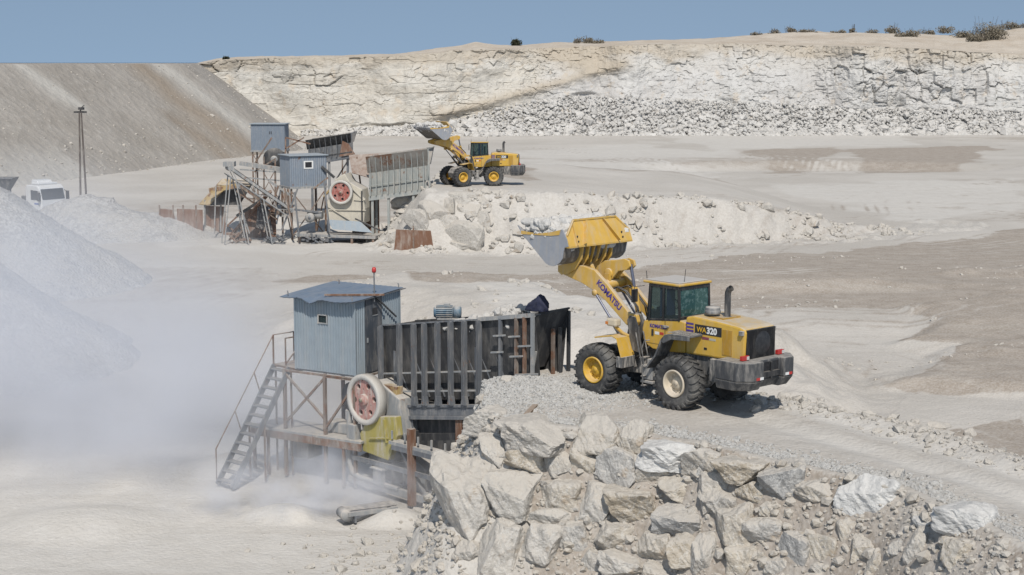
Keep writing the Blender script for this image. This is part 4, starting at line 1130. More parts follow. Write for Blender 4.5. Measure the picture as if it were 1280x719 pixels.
    # boom arms
    prof = [(1.99, 3.36), (1.96, 3.47), (1.84, 3.52), (1.45, 3.53), (1.05, 3.52), (0.62, 3.44), (0.15, 3.10), (-0.70, 2.36), (-0.98, 2.34), (-1.04, 2.15), (-0.98, 2.02), (-0.80, 1.96), (-0.60, 2.02), (0.20, 2.62), (0.62, 2.84), (1.10, 3.02), (1.78, 3.18), (1.93, 3.24)]
    for s in (1, -1):
        a, b = sorted((s * 0.43, s * 0.56))
        bm_ = F(MB().prism(prof, a, b).build('boom_arm', BOOMY, root, 0.02))
        MB().lathe([(s * 0.40, 0.0), (s * 0.40, 0.12), (s * 0.60, 0.12), (s * 0.60, 0.0)], 20, c=(1.84, 0, 3.35)).build('pin_boss', BOOMY, bm_)
        MB().lathe([(s * 0.36, 0.0), (s * 0.36, 0.11), (s * 0.60, 0.11), (s * 0.60, 0.0)], 20, c=(-0.86, 0, 2.17)).build('pin_boss', BOOMY, bm_)
        if s > 0:
            d = Vector((-0.80, 0, -0.62)).normalized()
            text_on('KOMATSU', 0.24, (0.54, 0.5625, 3.07), (d.x, 0, d.z), (d.z * -1 * -1 if False else 0.61, 0, -0.79) if False else (-d.z * -1, 0, d.x * -1), PURPM, bm_, bold=0.008)
    F(MB().lathe([(-0.44, 0.0), (-0.44, 0.14), (0.44, 0.14), (0.44, 0.0)], 24, c=(0.42, 0, 3.02)).build('cross_tube', BOOMY, root))
    # bellcrank, link and cylinders
    bc = MB()
    for s in (1, -1):
        a, b = sorted((s * 0.07, s * 0.14))
        bc.prism([(-0.36, 3.60), (-0.30, 3.76), (-0.12, 3.80), (0.25, 3.72), (0.62, 3.68), (0.90, 3.50), (1.10, 3.22), (1.10, 3.06), (0.96, 3.00), (0.80, 3.18), (0.50, 3.20), (0.34, 3.16), (0.10, 3.42), (-0.22, 3.48)], a, b)
    bc.lathe([(-0.19, 0.0), (-0.19, 0.15), (0.19, 0.15), (0.19, 0.0)], 20, c=(0.45, 0, 3.33))
    F(bc.build('bellcrank', BOOMY, root, 0.02))
    F(MB().bar((0.42, -0.2, 3.02), (0.45, -0.2, 3.33), 0.08, 0.2, (1, 0, 0)).bar((0.42, 0.2, 3.02), (0.45, 0.2, 3.33), 0.08, 0.2, (1, 0, 0)).build('crank_bracket', BOOMY, root))
    F(MB().bar((1.03, 0, 3.10), (1.52, 0, 3.86), 0.10, 0.13, (0, 1, 0)).build('bucket_link', BOOMY, root, 0.02))
    tc_ = F(MB().tube([(-0.62, 0, 2.10), (-0.40, 0, 3.02)], 0.085, 14).lathe([(-0.09, 0.0), (-0.09, 0.10), (0.09, 0.10), (0.09, 0.0)], 16, c=(-0.64, 0, 2.05)).build('tilt_cylinder', BOOMY, root))
    MB().tube([(-0.40, 0, 3.02), (-0.26, 0, 3.64)], 0.045, 12).build('rod', CHROME, tc_)
    for s in (1, -1):
        lc = F(MB().tube([(-0.62, s * 0.50, 1.38), (0.02, s * 0.53, 2.14)], 0.065, 14).build('lift_cylinder', DGREY, root))
        MB().tube([(0.02, s * 0.53, 2.14), (0.60, s * 0.545, 2.80)], 0.034, 12).build('rod', CHROME, lc)
        MB().lathe([(s * 0.50 - 0.07, 0.0), (s * 0.50 - 0.07, 0.09), (s * 0.50 + 0.09, 0.09), (s * 0.50 + 0.09, 0.0)], 14, c=(0.60, 0, 2.80)).build('rod_eye', BOOMY, lc)
    hz = MB()
    for y in (-0.16, -0.09, 0.2, 0.26): hz.tube([(-0.9, y, 1.9), (-0.72, y, 2.5), (-0.30, y, 2.9), (-0.05, y * 1.3, 3.0), (0.25, y * 1.3, 2.9)], 0.02, 8)
    for y in (0.24, 0.33, 0.42): hz.tube([(-1.9, y, 1.25), (-1.55, y + 0.18, 1.55), (-1.2, y + 0.22, 1.25), (-0.9, y + 0.1, 1.1)], 0.026, 8)
    F(hz.build('hydraulic_hoses', DBLACK, root))
    # bucket: floor, heel, back and spill guard; opening faces up and forward
    hw = 1.30
    inner = [(2.80, 4.42), (1.78, 3.62)] + [(1.52 + 0.40 * math.cos(t), 3.96 + 0.40 * math.sin(t)) for t in [R(a) for a in (-62, -85, -108, -131, -154, -176, -195)]] + [(1.06, 4.20)]
    def thick(pl, t):
        out = []
        for i, (x, zz_) in enumerate(pl):
            a = pl[max(i - 1, 0)]; b = pl[min(i + 1, len(pl) - 1)]
            dx, dz = b[0] - a[0], b[1] - a[1]; L = math.hypot(dx, dz)
            out.append((x - (-dz) / L * t * -1 * -1, zz_ - dx / L * t * -1 * -1))
        return out
    bk = MB()
    outer = []
    for i, (x, zz_) in enumerate(inner):
        a = inner[max(i - 1, 0)]; b = inner[min(i + 1, len(inner) - 1)]
        dx, dz = b[0] - a[0], b[1] - a[1]; L = math.hypot(dx, dz)
        outer.append((x + dz / L * 0.035, zz_ - dx / L * 0.035))
    for i in range(len(inner) - 1):
        a, b, c2, d = inner[i], inner[i + 1], outer[i + 1], outer[i]
        # outer skin and inner skin
        bk.add([(d[0], -hw, d[1]), (d[0], hw, d[1]), (c2[0], hw, c2[1]), (c2[0], -hw, c2[1])], [(0, 1, 2, 3)], mi=0, smooth=True)
        bk.add([(a[0], -hw, a[1]), (a[0], hw, a[1]), (b[0], hw, b[1]), (b[0], -hw, b[1])], [(3, 2, 1, 0)], mi=1, smooth=True)
    bucket = F(bk.build('bucket', [BOOMY, INSIDE], root))
    # back plate that stands proud of the rounded part, with bevelled upper corners
    A0, A1 = (0.86, 4.14), (1.16, 4.86)
    def plate(t0, yl, off=0.0): return (A0[0] + (A1[0] - A0[0]) * t0 + off, yl, A0[1] + (A1[1] - A0[1]) * t0)
    sg = MB()
    front_pts = [plate(0, -1.32), plate(0, 1.32), plate(0.42, 1.32), plate(1, 0.88), plate(1, -0.88), plate(0.42, -1.32)]
    back_pts = [(p[0] + 0.05, p[1], p[2] - 0.02) for p in front_pts]
    sg.add(front_pts + back_pts, [(0, 1, 2, 3, 4, 5), (11, 10, 9, 8, 7, 6)] + [(i, (i + 1) % 6, 6 + (i + 1) % 6, 6 + i) for i in range(6)])
    sg.box(0.86, 1.14, -1.32, 1.32, 4.10, 4.138)
    spg = sg.build('spill_guard', BOOMY, bucket, 0.0)
    rb = MB()
    for y0, y1 in ((0.72, 0.42), (-0.72, -0.30)):
        p0, p1 = plate(0.06, y0, -0.05), plate(0.92, y1, -0.03)
        rb.bar(p0, p1, 0.03, 0.13, (-1, 0, 0.3))
    rb.bar(plate(0.985, -0.88, -0.01), plate(0.985, 0.88, -0.01), 0.05, 0.05)
    rb.bar(plate(0.98, 0.88, -0.01), plate(0.42, 1.30, -0.01), 0.04, 0.04); rb.bar(plate(0.98, -0.88, -0.01), plate(0.42, -1.30, -0.01), 0.04, 0.04)
    rb.bar(plate(0.02, 1.0, -0.02), plate(0.8, 0.98, -0.02), 0.025, 0.06, (-1, 0, 0.3))
    rb.build('stiffener', BOOMY, spg)
    for y in (0.93, -0.93):
        for dz in (0.10, 0.24):
            hl_ = MB(); hl_.lathe([(-0.012, 0.0), (-0.012, 0.03), (0.0, 0.03)], 10, 'x', Matrix.Translation((0.86 + dz * 0.35, y, 4.16 + dz)))
            hl_.build('bolt_hole', BLACKM, spg)
    for y in (0.37, 0.62, -0.37, -0.62, 0.12, -0.12):
        top = (1.02, 4.12) if abs(y) > 0.2 else (1.10, 4.12)
        pr = [(0.98, 4.13), (1.10, 4.13), (1.22, 3.9), (1.40, 3.60), (1.80, 3.50), (1.98, 3.46), (1.98, 3.28), (1.84, 3.20), (1.62, 3.24), (1.30, 3.40), (1.05, 3.72)] if abs(y) > 0.2 else \
             [(0.98, 4.13), (1.10, 4.13), (1.22, 3.9), (1.40, 3.62), (1.62, 3.60), (1.66, 3.50), (1.40, 3.44), (1.16, 3.60)]
        MB().prism(pr, y - 0.02, y + 0.02).build('hinge_bracket', BOOMY, bucket)
    for s in (1, -1):
        a, b = sorted((s * 1.30, s * 1.335))
        pl = [(2.80, 4.45), (2.10, 4.42), (1.55, 4.50), (1.14, 4.62), (0.96, 4.36), (0.90, 4.15), (1.06, 4.10), (1.10, 3.96), (1.14, 3.78), (1.24, 3.66), (1.36, 3.585), (1.50, 3.54), (1.66, 3.55), (1.80, 3.60), (2.80, 4.39)]
        MB().prism(pl, a, b).build('side_plate', STEELW, bucket, 0.006)
        MB().prism([(2.78, 4.46), (2.10, 4.43), (1.55, 4.51), (1.20, 4.60), (1.25, 4.45), (1.6, 4.40), (2.78, 4.36)], min(s * 1.333, s * 1.35), max(s * 1.333, s * 1.35)).build('side_cutter', BOOMY, bucket)
    MB().bar((2.74, -1.32, 4.37), (2.74, 1.32, 4.37), 0.30, 0.03, (-0.62, 0, 0.78)).build('cutting_edge', STEELW, bucket)
    for i in range(8):
        y = -1.24 + i * 2.48 / 7
        MB().hexa([(2.68, y - 0.055, 4.24), (3.02, y - 0.025, 4.58), (3.02, y + 0.025, 4.58), (2.68, y + 0.055, 4.24), (2.62, y - 0.055, 4.34), (3.01, y - 0.025, 4.60), (3.01, y + 0.025, 4.60), (2.62, y + 0.055, 4.34)]).build('tooth', STEELW, bucket)
    # wheels
    for (fx, s) in ((0, 1), (0, -1), (1, 1), (1, -1)):
        w = empty('wheel', (0, s * 1.02, 0.745), 0, root)
        TYRE.build('tyre', RUBBER, w)
        RIMS[s].build('rim', RIMY if fx else RIMC, w)
        w.rotation_euler = (0, 0.4 + 0.5 * s + fx, 0)
        if fx: front.append(w)
    for o in front: o['front'] = 1
    return root
def set_steer(root, delta, dz=0.0):
    """turn the front frame about the joint between the axles"""
    for o in [x for x in bpy.data.objects if x.parent == root and x.get('front')]:
        T = Matrix.Translation((1.515, 0, dz)) @ Matrix.Rotation(delta, 4, 'Z') @ Matrix.Translation((1.515, 0, 0))
        base = Matrix.Translation(Vector(o.get('base', tuple(o.location)))) @ o.rotation_euler.to_matrix().to_4x4()
        if 'base' not in o: o['base'] = tuple(o.location); o['rb'] = tuple(o.rotation_euler)
        base = Matrix.Translation(Vector(o['base'])) @ Matrix.Rotation(o['rb'][1], 4, 'Y')
        M = T @ base
        o.location = M.translation; o.rotation_euler = M.to_euler()
def place_loader(root, loc, a_rear, a_front, dz=0.0):
    root.location = loc; root.rotation_euler = (0, 0, math.pi - a_rear)
    set_steer(root, a_rear - a_front, dz)
near_loader = make_loader()
far_loader = copy_tree(near_loader)
for o in [x for x in bpy.data.objects if x.parent == far_loader and x.name.startswith('wheel')]:
    for ch in [x for x in bpy.data.objects if x.parent == o and x.name.startswith('rim')]:
        ch.data = ch.data.copy(); ch.data.materials[0] = RIMY
place_loader(near_loader, (5.231, 42.67, 3.98), R(48), R(46), -0.05)
tag(near_loader, 'big yellow wheel loader in front lifting its loaded bucket beside the near hopper', 'wheel loader', 'yellow wheel loaders on the ramps')
fr_ax = on_level(569, 234, 4.0)
aF2, aR2 = R(-30), R(-2)
jx = fr_ax.x + 1.515 * math.cos(aF2); jy = fr_ax.y - 1.515 * math.sin(aF2)
rx_ = jx + 1.515 * math.cos(aR2); ry_ = jy - 1.515 * math.sin(aR2)
FLZ = 4.0
place_loader(far_loader, (rx_, ry_ + 0.9, FLZ), aR2, aF2)
tag(far_loader, 'small distant yellow wheel loader on the far platform, dark bucket teeth turned up', 'wheel loader', 'yellow wheel loaders on the ramps')

def rock_load(root, delta, label, seed, group):
    rs = np.random.RandomState(seed); pts = []; sz = []
    for _ in range(420):
        y = rs.uniform(-1.24, 1.24); t = rs.rand(); x = 1.12 + t * 1.62
        floor_z = max(3.6 + max(0, (x - 1.78)) * 0.78, 3.60)
        topz = 4.50 + 0.16 * math.sin(t * 3.1) + 0.05 * math.sin(y * 5)
        topz -= 0.10 * max(0, abs(y) - 1.0) * 4 * (1 - t)
        zz_ = floor_z + (topz - floor_z) * rs.rand() ** 0.35
        pts.append((x, y, zz_)); sz.append(rs.uniform(0.07, 0.19))
    for _ in range(70):
        y = rs.uniform(-1.1, 1.25); x = rs.uniform(1.7, 2.75); pts.append((x, y, 4.56 + rs.rand() * 0.12)); sz.append(rs.uniform(0.1, 0.22))
    o = scatter('rock_load', pts, sz, M_RUBBLE, 2, seed, label=label, kind='stuff', sink=0.5)
    T = Matrix.Translation((1.515, 0, 0)) @ Matrix.Rotation(delta, 4, 'Z') @ Matrix.Translation((1.515, 0, 0))
    bpy.context.view_layer.update()
    o.matrix_world = root.matrix_world @ T
    return o
rock_load(near_loader, R(2), 'broken grey rock heaped in the raised bucket of the near loader', 21, None)
rock_load(far_loader, aR2 - aF2, 'white rock heaped in the raised bucket of the far loader', 22, None)
# ================================================================== crushing plants
SHEDM = paint('blue_grey_sheet', (0.285, 0.335, 0.37), dust=0.12, rust=0.0, rough=0.5, metal=0.25, scale=0.9, runs=0.14)
SHEDR = paint('blue_roof_sheet', (0.15, 0.21, 0.29), dust=0.13, rough=0.45, metal=0.25, scale=0.9, runs=0.08)
SHED2 = paint('weathered_blue_sheet', (0.24, 0.28, 0.33), dust=0.16, rust=0.05, rough=0.55, metal=0.2, scale=1.2, runs=0.22)
DARKDOOR = paint('dark_door_sheet', (0.055, 0.065, 0.08), dust=0.25, scale=1.2)
STEELG = paint('grey_steel_profile', (0.13, 0.14, 0.155), dust=0.22, rust=0.06, rough=0.6, scale=1.6, runs=0.22)
STEELD = paint('dark_hopper_plate', (0.046, 0.047, 0.05), dust=0.25, rust=0.0, rough=0.7, scale=1.0, runs=0.08)
RUSTY = paint('rusty_steel', (0.16, 0.10, 0.07), dust=0.35, rust=0.8, rough=0.8, scale=1.4, runs=0.3)
RUSTP = paint('rusty_plate', (0.19, 0.105, 0.07), dust=0.30, rust=0.5, rough=0.8, scale=0.8, runs=0.35)
RAIL = paint('railing_steel', (0.17, 0.13, 0.105), dust=0.4, rust=0.5, rough=0.7, scale=2.0, runs=0.3)
LGREY = paint('dusty_grey_steel', (0.26, 0.27, 0.275), dust=0.7, rust=0.08, rough=0.7, scale=1.6, runs=0.5)
RIBG = paint('greenish_grey_plate', (0.30, 0.32, 0.31), dust=0.5, rust=0.12, rough=0.6, scale=1.3, runs=0.4)
CREAM = paint('cream_cast_iron', (0.55, 0.51, 0.42), dust=0.7, rough=0.7, scale=1.5, runs=0.5)
YGUARD = paint('yellow_guard', (0.36, 0.31, 0.09), dust=0.7, rough=0.6, scale=1.4, runs=0.45)
FLYW = paint('flywheel_white', (0.52, 0.50, 0.46), dust=0.6, rough=0.6, scale=2.5, runs=0.3)
FLYR = paint('flywheel_red', (0.33, 0.10, 0.08), dust=0.5, rough=0.6, scale=2.0, runs=0.35)
FLYP = paint('flywheel_faded_red', (0.42, 0.22, 0.19), dust=0.8, rough=0.7, scale=2.5, runs=0.75)
BLUEMOT = paint('motor_blue', (0.10, 0.17, 0.23), dust=0.6, rough=0.5, scale=2.5, runs=0.25)
BELT = paint('conveyor_rubber', (0.06, 0.06, 0.065), dust=0.6, rough=0.85, scale=1.5, runs=0.3)
OCHRE = paint('ochre_plate', (0.42, 0.30, 0.13), dust=0.45, rust=0.4, rough=0.75, scale=1.0, runs=0.3)
CLOTHM = flat('dark_blue_cloth', (0.018, 0.022, 0.05), 0.9)

def corrugated(m, p0, p1, z0, z1, pitch=0.11, amp=0.016, mi=0, zt=None, hole=None):
    """ribbed sheet standing between two ground points; its ribs face to the right of p0->p1 seen from above"""
    p0, p1 = Vector(p0), Vector(p1); L = (p1 - p0).length; d = (p1 - p0) / L; n = Vector((d.y, -d.x))
    k = max(4, int(L / pitch)); pts = []
    for i in range(k * 4 + 1):
        s = L * i / (k * 4); o = amp if (i % 4) in (1, 2) else -amp
        q = p0 + d * s + n * o; top = z1 if zt is None else z1 + (zt - z1) * s / L
        pts.append((q.x, q.y, s, top))
    nn = len(pts)
    def strip(i, za, zb):
        a, b = pts[i], pts[i + 1]
        m.add([(a[0], a[1], za), (b[0], b[1], za), (b[0], b[1], zb if zb is not None else b[3]), (a[0], a[1], zb if zb is not None else a[3])], [(0, 1, 2, 3)], mi=mi)
    for i in range(nn - 1):
        sm_ = (pts[i][2] + pts[i + 1][2]) / 2
        if hole and hole[0] < sm_ < hole[1]:
            strip(i, z0, hole[2]); strip(i, hole[3], None)
        else: strip(i, z0, None)

def make_flywheel(parent, c, axis, r, red, thick=0.28, spokes=5, name='flywheel'):
    """axis: unit vector (in parent's frame) out of the visible face"""
    q = Vector((0, 1, 0)).rotation_difference(Vector(axis)).to_matrix().to_4x4(); M = Matrix.Translation(c) @ q
    m = MB()
    m.lathe([(-thick, r * 0.80), (-thick, r), (0.0, r), (0.02, r * 0.985), (0.02, r * 0.80), (-0.03, r * 0.785), (-thick, r * 0.785)], 56, M=M)
    o = m.build(name, FLYW, parent)
    w = MB(); seg = 60
    # web with round openings: ring sectors between the openings and a hub
    w.lathe([(-0.05, 0.0), (-0.05, r * 0.40)], 40, M=M)
    hole_c, hole_r = r * 0.585, r * 0.115
    for k_ in range(spokes):
        a = 2 * math.pi * k_ / spokes + 0.4
        ctr = (hole_c * math.cos(a), hole_c * math.sin(a))
        N = 24; half = math.pi / spokes
        ring_in, ring_out = [], []
        # boundary of the sector cell sampled round the opening
        for j in range(N):
            t = 2 * math.pi * j / N
            dx, dy = math.cos(t), math.sin(t)
            # walk out to the cell boundary
            lo, hi = 0.0, r
            for _ in range(18):
                mid = (lo + hi) / 2; X_, Y_ = ctr[0] + dx * mid, ctr[1] + dy * mid
                rr = math.hypot(X_, Y_); da = (math.atan2(Y_, X_) - a + math.pi) % (2 * math.pi) - math.pi
                if rr < r * 0.80 and rr > r * 0.395 and abs(da) < half: lo = mid
                else: hi = mid
            ring_out.append((ctr[0] + dx * lo, -0.05, ctr[1] + dy * lo))
            ring_in.append((ctr[0] + dx * hole_r, -0.05, ctr[1] + dy * hole_r))
        back_in = [(x, -0.16, z) for x, y, z in ring_in]
        w.add(ring_out + ring_in + back_in, [(j, (j + 1) % N, N + (j + 1) % N, N + j) for j in range(N)] + [(N + j, N + (j + 1) % N, 2 * N + (j + 1) % N, 2 * N + j) for j in range(N)], M)
    w.lathe([(-0.05, r * 0.24), (0.03, r * 0.23), (0.05, r * 0.20), (0.05, r * 0.10), (0.10, r * 0.09), (0.10, 0.0)], 32, M=M)
    w.build('web', red, o)
    MB().lathe([(0.1, r * 0.085), (0.14, r * 0.08), (0.14, 0)], 16, M=M).build('hub_cap', paint('hub_grease', (0.22, 0.20, 0.15), dust=0.4), o)
    MB().lathe([(-0.17, 0.0), (-0.17, r * 0.79)], 32, M=M).build('back_disc', BLACKM, o)
    return o

def make_hopper(L, W, zb, zt, rib_x, parent, ribmat, platemat, slope, split=None, flare=0.35, postw=0.09):
    """local frame: x along the feeder, y away from the viewer; zb / zt bottom and top at x=0; slope rises along x"""
    S = lambda x, z: z + slope * x
    be = MB()
    for y in (0.0, W):
        x1 = L * 0.66 if split else L
        be.hexa([(-.05, y - .06, S(0, zb)), (x1, y - .06, S(x1, zb)), (x1, y + .06, S(x1, zb)), (-.05, y + .06, S(0, zb)), (-.05, y - .06, S(0, zb + .12)), (x1, y - .06, S(x1, zb + .12)), (x1, y + .06, S(x1, zb + .12)), (-.05, y + .06, S(0, zb + .12))])
        be.hexa([(-.05, y - .03, S(0, zb + .12)), (x1, y - .03, S(x1, zb + .12)), (x1, y + .03, S(x1, zb + .12)), (-.05, y + .03, S(0, zb + .12)), (-.05, y - .03, S(0, zb + .40)), (x1, y - .03, S(x1, zb + .40)), (x1, y + .03, S(x1, zb + .40)), (-.05, y + .03, S(0, zb + .40))])
        be.hexa([(-.05, y - .06, S(0, zb + .40)), (x1, y - .06, S(x1, zb + .40)), (x1, y + .06, S(x1, zb + .40)), (-.05, y + .06, S(0, zb + .40)), (-.05, y - .06, S(0, zb + .47)), (x1, y - .06, S(x1, zb + .47)), (x1, y + .06, S(x1, zb + .47)), (-.05, y + .06, S(0, zb + .47))])
        be.build('base_beam', ribmat, parent, 0.006); be = MB()
    return S

# ------------------------------------------------------------------ near feed hopper
HD = Vector((1, -1, 0)).normalized()
hop = empty('feed_hopper', (-4.2, 51.1, -0.6), math.atan2(-1, 1))
tag(hop, 'long dark ribbed steel feed hopper resting at the end of the near ramp', 'hopper')
Z0h = -0.6
SL = 0.157
def Sz(x, z): return z - Z0h + SL * x                     # z given at the crusher end, world level
LN, WN = 6.85, 1.5
for y in (0.0, WN):
    bm_ = MB()
    for z0_, z1_, hw_ in ((1.66, 1.78, .07), (1.78, 2.05, .03), (2.05, 2.14, .07)):
        x1 = 4.75
        bm_.hexa([(-.08, y - hw_, Sz(0, z0_)), (x1, y - hw_, Sz(x1, z0_)), (x1, y + hw_, Sz(x1, z0_)), (-.08, y + hw_, Sz(0, z0_)), (-.08, y - hw_, Sz(0, z1_)), (x1, y - hw_, Sz(x1, z1_)), (x1, y + hw_, Sz(x1, z1_)), (-.08, y + hw_, Sz(0, z1_))])
    bm_.build('base_beam', STEELG, hop, 0.008)
posts = [0.0, 0.93, 1.62, 2.12, 2.74, 3.34, 3.95, 4.6]
for i, x in enumerate(posts):
    m_ = MB().box(x - .055, x + .055, -.10, -.0, Sz(x, 2.14), Sz(x, 4.76)).box(x - .055, x - .04, -.16, -.10, Sz(x, 2.14), Sz(x, 4.74)).box(x + .04, x + .055, -.16, -.10, Sz(x, 2.14), Sz(x, 4.74))
    m_.hexa([(x - .12, -.13, Sz(x, 2.14)), (x + .12, -.13, Sz(x, 2.14)), (x + .12, 0, Sz(x, 2.14)), (x - .12, 0, Sz(x, 2.14)), (x - .07, -.13, Sz(x, 2.42)), (x + .07, -.13, Sz(x, 2.42)), (x + .07, 0, Sz(x, 2.42)), (x - .07, 0, Sz(x, 2.42))])
    m_.build('post', STEELG, hop)
    MB().box(x - .06, x + .06, WN, WN + .1, Sz(x, 2.14), Sz(x, 4.76)).build('post', STEELG, hop)
for x in (0.05, 0.98, 1.70, 2.80, 3.42, 4.02, 4.66):
    MB().bar((x, .10, Sz(x, 4.66)), (x + 0.92, .34, Sz(x + .9, 2.35)), .05, .05).build('brace', STEELG, hop)
for x in (0.45, 1.3, 1.88, 2.45, 3.05, 3.66, 4.25):
    MB().box(x - .05, x + .05, .12, .20, Sz(x, 2.14), Sz(x, 3.9)).build('inner_rib', STEELG, hop)
for z in (2.55, 3.15):
    MB().hexa([(-.05, -.02, Sz(0, z)), (5.0, -.02, Sz(5, z)), (5.0, .04, Sz(5, z)), (-.05, .04, Sz(0, z)), (-.05, -.02, Sz(0, z + .05)), (5.0, -.02, Sz(5, z + .05)), (5.0, .04, Sz(5, z + .05)), (-.05, .04, Sz(0, z + .05))]).build('cross_rail', LGREY, hop)
# plates: near and far side lean inwards towards the bottom
def side_plate(y0, y1, x0, x1, zb, zt, name, mat):
    t = 0.03
    MB().hexa([(x0, y1, Sz(x0, zb)), (x1, y1, Sz(x1, zb)), (x1, y1 + t, Sz(x1, zb)), (x0, y1 + t, Sz(x0, zb)), (x0, y0, Sz(x0, zt)), (x1, y0, Sz(x1, zt)), (x1, y0 + t, Sz(x1, zt)), (x0, y0 + t, Sz(x0, zt))]).build(name, mat, hop)
side_plate(0.03, 0.36, -.05, 6.83, 2.25, 4.74, 'side_plate', STEELD)
side_plate(WN - .05, WN - .36, -.05, 6.83, 2.25, 4.78, 'side_plate', STEELD)
MB().box(-.08, -.05, 0, WN, Sz(0, 2.2), Sz(0, 4.74)).build('end_plate', STEELD, hop)
# flared feeding end
MB().hexa([(6.82, .03, Sz(6.8, 4.78)), (6.82, WN - .02, Sz(6.8, 4.82)), (6.2, WN * .72, Sz(6.2, 3.15)), (6.2, WN * .28, Sz(6.2, 3.15)), (6.86, .03, Sz(6.8, 4.78)), (6.86, WN - .02, Sz(6.8, 4.82)), (6.24, WN * .72, Sz(6.2, 3.15)), (6.24, WN * .28, Sz(6.2, 3.15))]).build('flared_plate', STEELD, hop)
rm = MB()
rm.hexa([(4.55, -.08, Sz(4.55, 4.72)), (6.88, -.08, Sz(6.88, 4.74)), (6.88, .03, Sz(6.88, 4.74)), (4.55, .03, Sz(4.55, 4.72)), (4.55, -.08, Sz(4.55, 4.84)), (6.88, -.08, Sz(6.88, 4.86)), (6.88, .03, Sz(6.88, 4.86)), (4.55, .03, Sz(4.55, 4.84))])
rm.build('rim_rail', LGREY, hop)
MB().bar((-.05, 0, Sz(0, 4.77)), (4.55, 0, Sz(4.55, 4.77)), .07, .04).build('rim_rail', STEELG, hop)
MB().bar((6.86, 0, Sz(6.88, 4.82)), (6.86, WN, Sz(6.88, 4.84)), .06, .05).build('rim_rail', STEELD, hop)
gz_ = zground(0.62, 46.3)
for x, y, mt in ((5.5, -.05, STEELG), (6.17, -.05, RAIL), (6.51, -.05, RUSTY), (6.84, -.05, LGREY), (6.84, WN, STEELD), (6.84, WN * .55, RAIL), (6.84, WN * .75, STEELD), (5.8, WN, RAIL), (6.3, WN, RAIL)):
    wx_, wy_ = -4.2 + .7071 * (x + y), 51.1 - .7071 * (x - y)
    zb_ = zground(wx_, wy_) + 0.6 - 0.15
    MB().box(x - .045, x + .045, y - .045, y + .045, zb_, Sz(x, 4.76 if y in (-.05, WN) else 4.3)).build('leg', mt, hop)
for x0, x1, zz_ in ((5.25, 5.75, 4.25), (5.15, 5.65, 3.75), (5.9, 6.35, 4.2), (5.95, 6.5, 3.6), (5.5, 6.2, 2.95), (6.2, 7.1, 3.05), (6.3, 6.84, 3.9)):
    MB().bar((x0, -.1, Sz(x0, zz_)), (x1, -.1, Sz(x1, zz_)), .06, .05).build('rung', LGREY, hop)
MB().bar((5.2, -.06, Sz(5.2, 2.6)), (6.7, -.06, Sz(6.7, 3.0)), .06).bar((6.5, .1, Sz(6.5, 2.2)), (6.84, .1, Sz(6.84, 3.7)), .05).build('brace', LGREY, hop)
# under-frame standing on the floor
for x, y, zt in ((1.30, 0.02, 1.66), (3.60, 0.02, 2.10), (1.30, WN, 1.66), (3.60, WN, 2.10), (0.25, WN, 1.66)):
    MB().box(x - .15, x + .15, y - .02, y + .0, 0, Sz(x, 1.66)).box(x - .15, x + .15, y + .22, y + .24, 0, Sz(x, 1.66)).box(x - .015, x + .015, y, y + .22, 0, Sz(x, 1.66)).box(x - .22, x + .22, y - .1, y + .32, 0, 0.03).build('leg', RUSTY if x > 2 else STEELG, hop)
MB().hexa([(1.2, .3, 0.9), (4.7, .3, 1.1), (4.7, 1.3, 1.1), (1.2, 1.3, 0.9), (.9, .2, 1.9), (4.9, .2, 2.6), (4.9, 1.4, 2.6), (.9, 1.4, 1.9)]).build('feeder_pan', STEELD, hop)
MB().box(1.5, 2.3, .35, 1.2, .4, 1.2).box(2.6, 3.2, .4, 1.1, .3, 1.0).build('vibrator_motor', STEELD, hop, .05)
MB().prism([(2.2, .25), (3.1, .25), (2.9, 1.1), (2.4, 1.1)], .2, .23).build('guard_plate', LGREY, hop)
MB().bar((-1.2, .1, .75), (1.2, .1, 2.0), .16, .16).build('brace', STEELD, hop)
tag(MB().box(-.1, 1.0, -.3, .0, Sz(4.95, 2.0) - .2, Sz(4.95, 2.0) + .15).build('beam_stub', OCHRE, hop, .02))
# heap of stone showing over the rim
def heap_in(parent_loc, rz, pts, sz, label, seed, mat=M_RUBBLE):
    o = scatter('rock_heap', pts, sz, mat, 2, seed, label=label, kind='stuff', sink=.5)
    o.location = parent_loc; o.rotation_euler = (0, 0, rz); return o
rs = np.random.RandomState(31); pts = []; sz = []
for _ in range(320):
    x = rs.uniform(2.9, 6.3); y = rs.uniform(.15, WN - .15)
    zt_ = Sz(x, 4.62) + 0.42 * math.exp(-((x - 5.0) / .55) ** 2) + 0.12 * math.exp(-((x - 3.4) / .5) ** 2)
    pts.append((x, y, zt_ - rs.rand() * .3)); sz.append(rs.uniform(.06, .2))
heap_in((-4.2, 51.1, -0.6), math.atan2(-1, 1), pts, sz, 'white broken stone heaped in the near feed hopper', 33)
